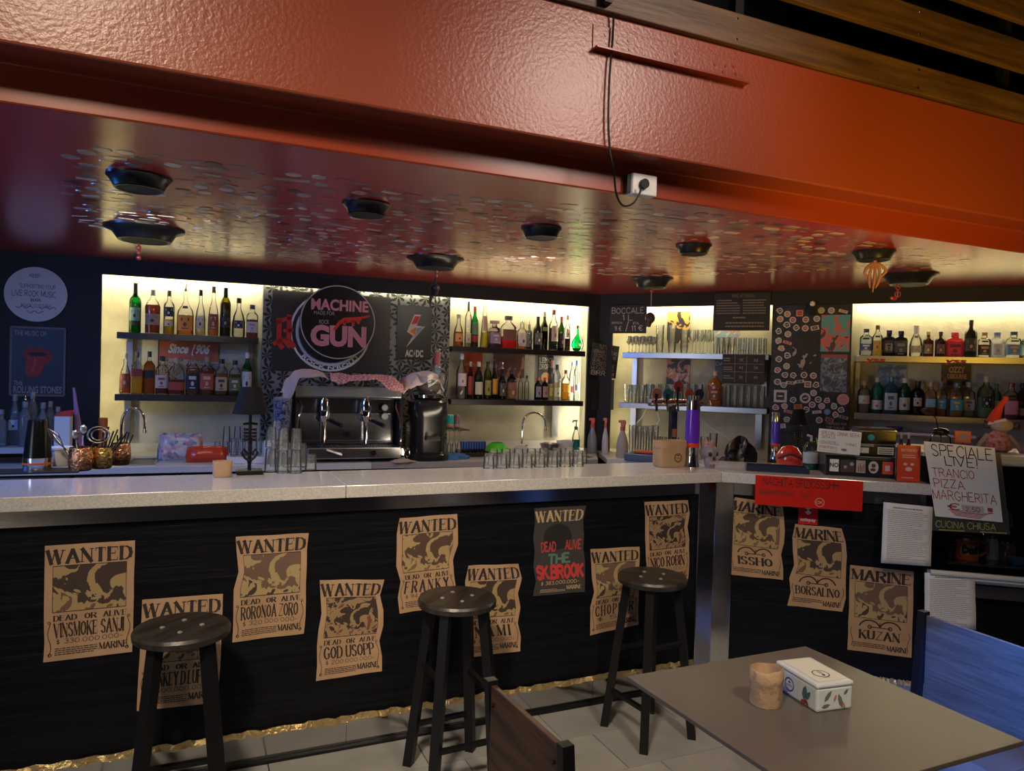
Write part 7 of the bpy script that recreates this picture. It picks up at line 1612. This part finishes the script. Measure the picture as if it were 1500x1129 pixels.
for k in range(6):
    a = 2*PI*k/6+.3; MB().tube([(6*u*math.cos(a), 5*u*math.sin(a), 22*u), (14*u*math.cos(a), 12*u*math.sin(a), 18*u), (17*u*math.cos(a), 14*u*math.sin(a), 0)], .9*u, 6).build('leg', mat('spider_metal', ()), t, smooth=True)
MB().tube([(-4*u, 0, 30*u), (-7*u, 0, 45*u), (-16*u, 0, 54*u), (-22*u, 0, 56*u)], .8*u, 6).build('antenna', mat('spider_metal', ()), t, smooth=True)
MB().ball((-24*u, 0, 55*u), 4*u, 10, (1, .6, .8)).build('claw', mat('spider_metal', ()), t, smooth=True)
t, u = on_case('payment_stand', 'small orange red payment stand between spider and plush figure', 'stand', 1410, 645)
MB().box(-11*u, -4*u, 0, 11*u, 8*u, 6*u).build('base', flat((.55, .03, .05), .35), t, bevel=.002); MB().tube([(0, 2*u, 6*u), (0, 2*u, 11*u)], 2*u, 8).build('stem', flat((.3, .02, .02)), t)
sd = MB().box(-11*u, 0, 10*u, 11*u, 3*u, 28*u).build('plate', flat((.58, .08, .06), .35), t, bevel=.003)
MB().box(-5*u, -.6*u, 14*u, 5*u, -.05*u, 24*u).build('grey_patch', flat((.35, .28, .28)), sd)

# ================================================================ CEILING FITTINGS
def fitting(x, y, wpx, label, big):
    p = Z(x, y-3, 2.2995); r = wpx/2*pj(p)[2]/F
    t = thing('ceiling_light_fitting', label, 'ceiling light', p, 0, 'black round ceiling fittings')
    if big: pr_ = [(r, 0), (r*1.0, -.006), (r*.93, -.012), (r*.80, -.022), (r*.70, -.05), (r*.66, -.062)]
    else: pr_ = [(r, 0), (r, -.005), (r*.93, -.010), (r*.82, -.03), (r*.76, -.045)]
    MB().lathe(pr_[::-1]+[], 36).build('dish', mat('fitting_black', (.012, .012, .014), .3), t, smooth=True, angle=50)
    z = pr_[-1][1]
    MB().lathe([(pr_[-1][0]*.97, z-.004), (pr_[-1][0]*.90, z-.004), (pr_[-1][0]*.88, z-.001)], 36, caps=False).build('inner_ring', mat('fitting_ring', (.05, .05, .055), .35), t, smooth=True)
    MB().lathe([(pr_[-1][0]*.85, z-.002), (pr_[-1][0]*.85, z-.0005)], 30).build('lens', flat((.006, .006, .007), .6), t)
    return t, p, z
FIT = [(204, 262, 88, 'small black ceiling fitting at the far left, nearer the beam', 0), (212, 338, 108, 'large black ceiling fitting at left with red beads', 1), (537, 302, 70, 'small black ceiling fitting above the round sign area', 0), (638, 381, 84, 'large black ceiling fitting with hanging skull garland', 1), (793, 337, 60, 'small black ceiling fitting left of the hanging white socket box', 0), (955, 411, 62, 'large black ceiling fitting above the glass shelves', 1), (1016, 362, 52, 'small black ceiling fitting in the middle of the sticker field', 0), (1280, 371, 60, 'small black ceiling fitting with hanging hand skeleton', 0), (1332, 405, 78, 'large black ceiling fitting above the gin shelves', 1)]
FP = [fitting(*f_) for f_ in FIT]
BEAD = mat('red_beads', (.35, .04, .02), .2, coat=1)
def hang(i, dx, name, label, cat):
    t, p, z = FP[i]; u = pj(p)[2]/F
    r_ = thing(name, label, cat, (p.x+dx*u, p.y, 2.2995+z-.004), 0); return r_, u
t, u = hang(1, -8, 'bead_string', 'short string of red beads under the large left ceiling fitting', 'beads')
MB().tube([(0, 0, 0), (0, 0, -22*u)], .5*u, 5).build('cord', BLACKMETAL, t)
for k, (dz, r_) in enumerate(((-4, 2.5), (-10, 4), (-17, 3), (-24, 3.6))): MB().ball((0, 0, dz*u), r_*u, 12).build('bead', BEAD, t, smooth=True)
t, u = hang(3, 2, 'skull_garland', 'dark skull garland hanging from the fitting left of the corner', 'garland')
MB().tube([(0, 0, 0), (0, 0, -50*u)], .7*u, 5).build('cord', BLACKMETAL, t)
for dz in (-4, -10): MB().ball((0, 0, dz*u), 2.6*u, 10).build('bead', BEAD, t, smooth=True)
SKD = mat('dark_skull', (.035, .02, .025), .4)
MB().ball((0, 0, -28*u), 5.5*u, 14, (1, 1, 1.05)).build('skull', SKD, t, smooth=True); MB().lathe([(2.5*u, 0), (4*u, 5*u)], 10, c=(0, -1*u, -38*u)).build('jaw', SKD, t, smooth=True)
for k in range(9):
    a = k*2.1; MB().tube([(0, 0, (-14-k*2)*u), (-(5+k % 3*2)*u, 3*u*math.cos(a), (-22-k*3)*u), (-(6+k % 4)*u, 3*u*math.sin(a), (-34-k*3)*u)], [1.6*u, 1.4*u, .6*u], 5).build('tassel', flat((.02, .018, .02), .8), t, smooth=True)
t, u = hang(5, 0, 'hanging_skull', 'small dark skull pendant hanging in front of the glass shelves', 'pendant')
MB().tube([(0, 0, 0), (0, 0, -40*u)], .6*u, 5).build('cord', flat((.3, .25, .22)), t); MB().ball((0, 0, -4*u), 3*u, 10).build('bead', BEAD, t, smooth=True)
MB().ball((-1*u, 0, -44*u), 7.5*u, 16, (1, 1, 1.1)).build('skull', SKD, t, smooth=True); MB().lathe([(3*u, 0), (5*u, 7*u)], 12, c=(-3*u, -1*u, -57*u)).build('jaw', SKD, t, smooth=True)
for s in (-1, 1): MB().ball((-1*u+s*2.6*u, -6.4*u, -44*u), 2*u, 8, (1, .6, 1)).build('eye_socket', INK, t, smooth=True)
t, u = hang(7, 2, 'skeleton_hand', 'pinkish skeleton hand hanging from the small right ceiling fitting', 'decoration')
BONE = mat('bone_pink', (.36, .17, .11), .55)
MB().tube([(0, 0, 0), (0, 0, -8*u)], 3*u, 8).build('wrist', BONE, t, smooth=True)
for k, (dx, L_) in enumerate(((-15, 30), (-8, 40), (0, 46), (8, 40), (16, 26))):
    MB().tube([(dx*.25*u, 0, -4*u), (dx*.9*u, -2*u, -L_*.4*u), (dx*u, -1*u, -L_*.62*u), (dx*.75*u, 2*u, -L_*.84*u), (dx*.5*u, 3*u, -L_*u)], [2.6*u, 2*u, 2.3*u, 1.7*u, .6*u], 8).build('finger', BONE, t, smooth=True)
t, u = hang(8, -16, 'hanging_hooks', 'red brown ring and hook under the large right ceiling fitting', 'decoration')
for dz, r_ in ((-4, 3), (-14, 4)):
    q = MB(); q.tube([(r_*u*math.cos(a), 0, dz*u+r_*u*math.sin(a)) for a in [2*PI*k/14 for k in range(15)]], 1*u, 6); q.build('ring', BEAD, t, smooth=True)
MB().tube([(0, 0, -8*u), (0, 0, -18*u)], .7*u, 5).build('cord', BEAD, t)
MB().ball((-6*u, 0, -20*u), 4*u, 12, (1.3, .5, .8)).build('bead', BEAD, t, smooth=True)
# stickers all over the ceiling
poly = [(98, 236), (108, 214), (240, 222), (390, 245), (600, 280), (700, 290), (760, 300), (960, 300), (1100, 318), (1230, 342), (1440, 378), (1400, 392), (1000, 404), (800, 402), (560, 388), (400, 378), (250, 366), (110, 326), (90, 300)]
def inside(x, y):
    c = False; n = len(poly)
    for i in range(n):
        (xa, ya), (xb, yb_) = poly[i], poly[(i+1) % n]
        if (ya > y) != (yb_ > y) and x < (xb-xa)*(y-ya)/(yb_-ya)+xa: c = not c
    return c
CM = [mat('ceiling_sticker_%d' % i, c, .22, coat=1) for i, c in enumerate([(.50, .46, .40), (.65, .58, .44), (.26, .25, .24), (.03, .03, .03), (.40, .28, .22), (.26, .29, .30), (.38, .10, .07), (.75, .70, .63)])]
r_ = random.Random(42); allst = []
for i in range(-40, 60):
    for j in range(-4, 60):
        a = i*.088+(j % 2)*.044+r_.uniform(-.02, .02); o_ = -.45+j*.078+r_.uniform(-.018, .018)
        p = BL.W(a, o_, 2.2998); x, y, d = pj(p)
        if d < 1 or not inside(x, y): continue
        if x < 420 and 290 < y < 300 and r_.random() < .5: continue
        if x < 900 and r_.random() < .12: continue
        if (p-WL.o).dot(WL.uy) > -.12 or (p-WR.o).dot(WR.uy) > -.12: continue
        if any((p-f_[1]).length < .15 for f_ in FP): continue
        allst.append((d, p, r_.random()))
allst.sort(key=lambda q_: q_[0])
shapes = []
for k in range(10):
    kind = k % 4
    if kind == 0: P_ = disc(0, 0, .019+.001*k, .015+.001*k, 14)
    elif kind == 1: P_ = [(-.034, -.013), (.034, -.016), (.032, .014), (-.033, .016)]
    elif kind == 2: P_ = [((.026+.010*r_.random())*math.cos(2*PI*j/9), (.020+.008*r_.random())*math.sin(2*PI*j/9)) for j in range(9)]
    else: P_ = [(-.024, -.020), (.0, -.028), (.026, -.016), (.022, .018), (-.004, .026), (-.028, .012)]
    P_ = [(q[0]*1.05, q[1]*1.05) for q in P_]; shapes.append(P_)
sm = {}
rest = MB(); places = [(140, 'left end'), (420, 'left part'), (700, 'middle'), (980, 'right middle'), (1300, 'right end')]
for n_, (d, p, rv) in enumerate(allst):
    k = int(rv*977) % 10; ci = int(rv*7919) % 8; ang = BL.rz+r_.uniform(-.3, .3)
    if n_ < 300:
        if (k, ci) not in sm: sm[(k, ci)] = MB().prism(shapes[k], -.0012, 0, 'z').mesh('ceiling_sticker', CM[ci])
        o = bpy.data.objects.new('ceiling_sticker', sm[(k, ci)]); COL.objects.link(o); o.location = p; o.rotation_euler = (0, 0, ang)
        tag(o, '%s %s sticker on the glossy red ceiling, %s of the field' % (['pale grey', 'cream', 'grey', 'black', 'tan', 'blue grey', 'red brown', 'white'][ci], ['oval', 'oblong', 'rounded ragged', 'cut out'][k % 4], min(places, key=lambda q_: abs(q_[0]-pj(p)[0]))[1]), 'sticker', 'stickers on the red ceiling')
    else:
        ca, sa = math.cos(ang), math.sin(ang)
        rest.prism([(p.x+q[0]*ca-q[1]*sa, p.y+q[0]*sa+q[1]*ca) for q in shapes[k]], p.z-.0012, p.z, 'z', ci)
o = rest.build('far_ceiling_stickers', CM); tag(o, 'farther part of the field of small stickers on the glossy red ceiling', 'stickers', None, 'stuff')
print('stickers', len(allst))
p = Z(755, 296, 2.2998); t = MB().prism([(-.075, -.018), (.075, -.018), (.075, .018), (-.075, .018)], -.0015, 0, 'z').build('long_ceiling_sticker', CM[7], loc=p, rz=BL.rz-.1); tag(t, 'longest white strip sticker on the ceiling near the beam', 'sticker')
MB().polys(sans('GERONIMO', -.06, -.010, .06, .010), 0, 0, lambda x, z: (x, -z, -.0022)).build('print', INK, t)
for x, y, w1, lb_ in ((985, 322, .05, 'large dark oblong sticker on the ceiling near the beam'), (1033, 327, .035, 'large grey oval sticker on the ceiling near the beam'), (1085, 330, .05, 'large pale oblong sticker on the ceiling, right of the grey oval'), (1130, 335, .04, 'large white oval sticker on the ceiling near the beam')):
    p = Z(x, y, 2.2998); t = MB().prism([(-w1, -.025), (w1, -.03), (w1*.95, .028), (-w1*.9, .025)] if w1 == .05 else disc(0, 0, w1*1.2, .022), -.002, -.0013, 'z').build('large_ceiling_sticker', CM[2] if x < 1000 else CM[7 if x > 1100 else 5], loc=p, rz=BL.rz); tag(t, lb_, 'sticker')

# ================================================================ BEAM FITTINGS
bp = thing('beam_bracket', 'red painted angle bracket screwed to the beam face', 'bracket', BL.W(-1.169, -.6435, 2.743), BL.rz)
L_ = .676
MB().box(0, -.004, 0, L_, 0, .088).build('plate', RED, bp, bevel=.001); MB().box(0, -.035, -.004, L_, -.0, .004).build('ledge', mat('red_gloss_trim', ()), bp, bevel=.001)
for a, z in ((.05, .06), (.10, .045), (.145, .06), (.15, .03), (.35, .055), (.35, .03), (.53, .05), (.57, .03), (.58, .055), (.62, .06), (.63, .035)):
    q = MB(); q.prism(disc(a, z, .006, n=12), -.0065, -.0042, 'y'); q.build('screw_head', mat('red_gloss_trim', ()), bp)
q0 = BL.W(-.868, -.5025, 2.333)
jb = thing('socket_box', 'white square socket box hanging on the ceiling edge under the beam', 'socket box', q0, BL.rz)
MB().box(-.055, -.045, -.04, .055, -.0, .04).build('box_body', WHITE, jb, bevel=.006)
MB().prism(disc(-.01, .0, .018, n=20), -.062, -.0455, 'y').build('plug', BLACKMETAL, jb)
MB().box(-.07, -.03, -.035, -.0555, -.002, .035).build('black_back', BLACKMETAL, jb)
pts = []
for x, y in ((888, 12), (898, 22), (897, 60), (893, 110), (891, 170), (893, 215), (899, 250)): a, z = BL.pt(x, y, -.66); pts.append(BL.W(a, -.66, z))
for x, y in ((903, 285), (913, 301), (928, 297), (938, 280), (937, 271)): a, z = BL.pt(x, y, -.57); pts.append(BL.W(a, -.57, z))
def smooth_pts(P_, n=6):
    out = []
    for i in range(len(P_)-1):
        a, b, c, d2 = P_[max(i-1, 0)], P_[i], P_[i+1], P_[min(i+2, len(P_)-1)]
        for k in range(n):
            s = k/n; out.append(.5*((2*b)+(c-a)*s+(2*a-5*b+4*c-d2)*s*s+(3*b-a-3*c+d2)*s**3))
    return out+[P_[-1]]
t = MB().tube(smooth_pts(pts), .0038, 6).build('black_cable', BLACKMETAL, smooth=True); tag(t, 'thin black cable running down the beam to the socket box', 'cable')
a, z = BL.pt(882, 6, -.66); t = fbox(BL, 'cable_duct', BLACKMETAL, a-.012, a+.018, -.70, -.667, z-.01, z+.5); tag(t, 'short black upright duct at the top of the beam', 'duct')

# ================================================================ STOOLS, TABLE, CHAIRS
def stool(cx, cy, ph, label, dark=False):
    t = thing('bar_stool', label, 'stool', (cx, cy, 0), ph, 'black round bar stools')
    zt = .71
    MB().lathe([(.142, zt-.034), (.154, zt-.028), (.156, zt-.010), (.150, zt)], 48).build('seat', SEATWOOD, t, smooth=True, angle=30)
    for a in (40, 130, 220, 310): MB().ball((.062*math.cos(math.radians(a)), .062*math.sin(math.radians(a)), zt+.001), .009, 10, (1, 1, .5)).build('bolt', mat('bolt_metal', (.55, .5, .45), .35, metal=.6), t, smooth=True)
    L_ = []
    for k in range(4):
        a = k*PI/2; top = Vector((.11*math.cos(a), .11*math.sin(a), zt-.034)); bot = Vector((.195*math.cos(a), .195*math.sin(a), 0))
        L_.append((top, bot))
        d_ = (bot-top).normalized(); x = Vector((-math.sin(a), math.cos(a), 0)); y = Vector((math.cos(a), math.sin(a), 0))
        ca, sa = math.cos(PI/4), math.sin(PI/4); w_ = .018
        vs = [c+x*sx*w_+y*sy*w_ for c in (Vector((bot.x, bot.y, 0)), top) for sx, sy in ((-1, -1), (1, -1), (1, 1), (-1, 1))]
        MB().add(vs, [(3,2,1,0), (4,5,6,7), (0,1,5,4), (1,2,6,5), (2,3,7,6), (3,0,4,7)]).build('leg', BLACKMETAL, t)
    for k, z in enumerate((.17, .42, .17, .36)):
        def at(leg): a_, b_ = leg; s = (zt-.034-z)/(zt-.034); return a_+(b_-a_)*s
        MB().bar(at(L_[k]), at(L_[(k+1) % 4]), .022, .016).build('rail', BLACKMETAL, t)
    rg = [(.115*math.cos(k*PI/2), .115*math.sin(k*PI/2), zt-.042) for k in range(4)]
    MB().bar(rg[0], rg[2], .03, .012).build('seat_frame', BLACKMETAL, t); MB().bar((rg[1][0], rg[1][1], rg[1][2]+.0005), rg[3], .03, .012).build('seat_frame', BLACKMETAL, t)
    return t
p1, p2, p3 = Z(267, 917, .71), Z(670, 874, .71), Z(955, 846, .71)
stool(p1.x, p1.y, math.radians(68), 'black round bar stool at far left in front of a half hidden poster')
stool(p2.x, p2.y, math.radians(72), 'dark round bar stool in the middle behind the wooden chair back')
stool(.658, 3.262, math.radians(75+90), 'dark round bar stool nearest the steel post, left of the table')
# table
A_, B_, C_ = Vector((.350, 2.053, 0)), Vector((.971, 2.329, 0)), Vector((1.261, 1.739, 0)); D_ = A_+C_-B_
TZ = .75; cen = (A_+B_+C_+D_)/4
tb = thing('cafe_table', 'square thin topped grey brown cafe table in the foreground', 'table', cen, 0)
MB().prism([((q-cen).x, (q-cen).y) for q in (A_, B_, C_, D_)], TZ-.012, TZ, 'z').build('tabletop', TABLETOP, tb, bevel=.0015)
MB().box(-.05, -.05, .02, .05, .05, TZ-.03).build('pedestal', BLACKMETAL, tb, bevel=.004); MB().box(-.2, -.2, 0, .2, .2, .02).build('base_plate', BLACKMETAL, tb, bevel=.004)
MB().box(-.16, -.02, TZ-.03, .16, .02, TZ-.0125).build('top_support', BLACKMETAL, tb)
e1 = (B_-A_).normalized(); e2 = (C_-B_).normalized()
# paper pot and tin on the table
TF = Frame((0, 0), (e2.x, e2.y)); TF.rz = math.atan2(e2.y, e2.x)
p, d = onz(1121, 1030, TZ); u = d/F
t = thing('paper_pot', 'small crumpled brown paper pot on the table next to the tin', 'paper bag', p, .2)
mb = MB(); N = 30; r = 23*u; H_ = 52*u
mb.lathe([(r*.95, 0), (r*1.0, .08*H_), (r*.97, .62*H_), (r*1.05, .70*H_), (r*1.02, .95*H_), (r*.96, .98*H_), (r*.92, .6*H_), (r*.6, .55*H_), (.0005, .55*H_)], N, caps=False); mb.f.append(tuple(range(N-1, -1, -1))); mb.m.append(0)
rr_ = random.Random(5)
nv = []
for i_, v in enumerate(mb.v):
    a = math.atan2(v[1], v[0]); k_ = 1+.03*math.sin(a*9)+rr_.uniform(-.012, .012); zz = v[2]+(.10*H_*max(0, math.sin(a+2.2)) if v[2] > .8*H_ else 0)
    nv.append((v[0]*k_, v[1]*k_, zz))
mb.v = nv; mb.build('paper_body', mat('kraft_paper_pot', (.42, .285, .175), .8, bump=(30, .7)), t, smooth=True, angle=40)
# tin box, oriented along the table's right edge direction
ptl, ptr, pbr = Z(1136, 1006, TZ), Z(1196, 1045, TZ), Z(1222, 1022, TZ)
ux_ = (ptr-ptl); ux_.z = 0; Lx = ux_.length; ux_.normalize(); uy_ = Vector((-ux_.y, ux_.x, 0)); Ly = abs((pbr-ptr).dot(uy_))
cx_ = ptl+ux_*Lx/2+uy_*Ly/2; uu = pj(cx_)[2]/F; hT = 34*uu
tn = thing('tin_box', 'pale blue rectangular tin box with printed leaves on the table', 'tin', (cx_.x, cx_.y, TZ+.0005), math.atan2(ux_.y, ux_.x))
TINM = mat('pale_tin', (.55, .60, .64), .3, coat=.3)
MB().box(-Lx/2, -Ly/2, 0, Lx/2, Ly/2, hT).build('tin_body', TINM, tn, bevel=.006)
lid = MB().box(-Lx/2-.002, -Ly/2-.002, hT-.002, Lx/2+.002, Ly/2+.002, hT+.012).build('tin_lid', TINM, tn, bevel=.006)
MB().box(-Lx/2+.012, -Ly/2+.012, hT+.0122, Lx/2-.012, Ly/2-.012, hT+.0135).build('lid_panel', flat((.60, .60, .52), .4), lid)
def topf(x, z): return (x, z, hT+.0142)
MB().polys(ring(Lx*.18, -Ly*.02, .020, .0225, n=22)+[disc(Lx*.23, -Ly*.0, .006, .004, n=10)]+[[(Lx*.08, -.003), (Lx*.18, -.003), (Lx*.18, -.001), (Lx*.08, -.001)], [(Lx*.08, .003), (Lx*.18, .003), (Lx*.18, .0045), (Lx*.08, .0045)]], 0, 0, topf).build('printed_logo', INK, lid)
yy = -Ly/2-.0008
MB().polys(ring(-Lx*.15, hT*.5, .0165, .0185, n=22)+ring(-Lx*.15, hT*.5, .0148, .0156, n=22)+[disc(-Lx*.15, hT*.60, .004, .003, n=10)]+sans('COFFEE', -Lx*.15-.011, hT*.42, -Lx*.15+.011, hT*.50), yy).build('printed_logo', INK, tn)
def leafp(cx, cz, l, w1, a):
    P_ = [(-l, 0), (-l*.4, w1), (l*.4, w1*.9), (l, 0), (l*.4, -w1*.9), (-l*.4, -w1)]; ca, sa = math.cos(a), math.sin(a); return [(cx+x*ca-z*sa, cz+x*sa+z*ca) for x, z in P_]
MB().polys([leafp(Lx*.22, hT*.55, .020, .009, 1.4), leafp(Lx*.30, hT*.5, .016, .006, 1.0)], yy).build('leaf_print', flat((.04, .13, .16)), tn)
MB().polys([leafp(Lx*.20, hT*.15, .012, .006, .3), leafp(Lx*.28, hT*.18, .010, .005, 2.2), disc(Lx*.25, hT*.22, .005, n=10), leafp(-Lx*.46, hT*.7, .008, .006, .5)], yy-.0005).build('berry_print', flat((.25, .05, .03)), tn)
xx = Lx/2+.0008
MB().polys([leafp(-Ly*.2, hT*.65, .018, .006, .9), leafp(Ly*.15, hT*.4, .020, .006, 1.9), leafp(-Ly*.25, hT*.25, .014, .005, .2), leafp(Ly*.3, hT*.75, .010, .004, .8)], 0, 0, lambda y, z: (xx, y, z)).build('leaf_print', flat((.12, .14, .10)), tn)
MB().polys([leafp(Ly*.0, hT*.55, .010, .003, 1.2), leafp(Ly*.25, hT*.2, .010, .003, 2.0)], 0, 0, lambda y, z: (xx+.0005, y, z)).build('berry_print', flat((.45, .16, .06)), tn)
def chair(origin, dx, label, wood, face, back_z=(.60, .85), wd=.42):
    """origin: foot of the first back post; dx: direction along the back; face: direction the chair faces"""
    t = thing('metal_frame_chair', label, 'chair', origin, math.atan2(dx.y, dx.x))
    s = 1 if Vector((-dx.y, dx.x, 0)).dot(face) > 0 else -1      # local y direction of facing
    lean = -.045*s
    for x in (0, wd):
        MB().add([(x-.0125, -.014+ (0), 0), (x+.0125, -.014, 0), (x+.0125, .014, 0), (x-.0125, .014, 0), (x-.0125, -.014+s*.03, .46), (x+.0125, -.014+s*.03, .46), (x+.0125, .014+s*.03, .46), (x-.0125, .014+s*.03, .46), (x-.0125, -.014, .86), (x+.0125, -.014, .86), (x+.0125, .014, .86), (x-.0125, .014, .86)],
            [(3,2,1,0), (8,9,10,11), (0,1,5,4), (1,2,6,5), (2,3,7,6), (3,0,4,7), (4,5,9,8), (5,6,10,9), (6,7,11,10), (7,4,8,11)]).build('back_post', BLACKMETAL, t, bevel=.001)
        MB().bar((x, s*.42, 0), (x, s*.42, .44), .024).build('leg', BLACKMETAL, t)
        MB().bar((x, s*.02, .43), (x, s*.42, .43), .022).build('side_rail', BLACKMETAL, t); MB().bar((x, s*.02, .18), (x, s*.42, .18), .018).build('side_rail', BLACKMETAL, t)
    b = MB().box(.0135, s*.0-.006, back_z[0], wd-.0135, s*.0+.008, back_z[1]).build('backrest', wood, t, bevel=.002)
    MB().box(-.01, s*.025, .442, wd+.01, s*.44, .462).build('seat', wood, t, bevel=.004)
    for x in (.03, wd-.03):
        for z in (back_z[0]+.04, back_z[1]-.04): MB().ball((x, -s*.008, z), .005, 8).build('bolt', BLACKMETAL, b)
    return t
pa, pb = Z(719, 1000, .85), Z(828, 1096, .85)
dd = (pb-pa); dd.z = 0; w1 = dd.length; dd.normalize()
chair(Vector((pa.x, pa.y, 0)), dd, 'dark wooden backed metal chair seen from behind, bottom centre', CHAIRWOOD, e1, (.55, .85), w1)
pa, pb = Z(1353, 899, .85), Z(1500, 949, .85)
dd = (pb-pa); dd.z = 0; dd.normalize()
chair(Vector((pa.x, pa.y, 0)), dd, 'metal frame chair lit blue behind the table at right', BLUEWOOD, -e1, (.56, .85), .42)
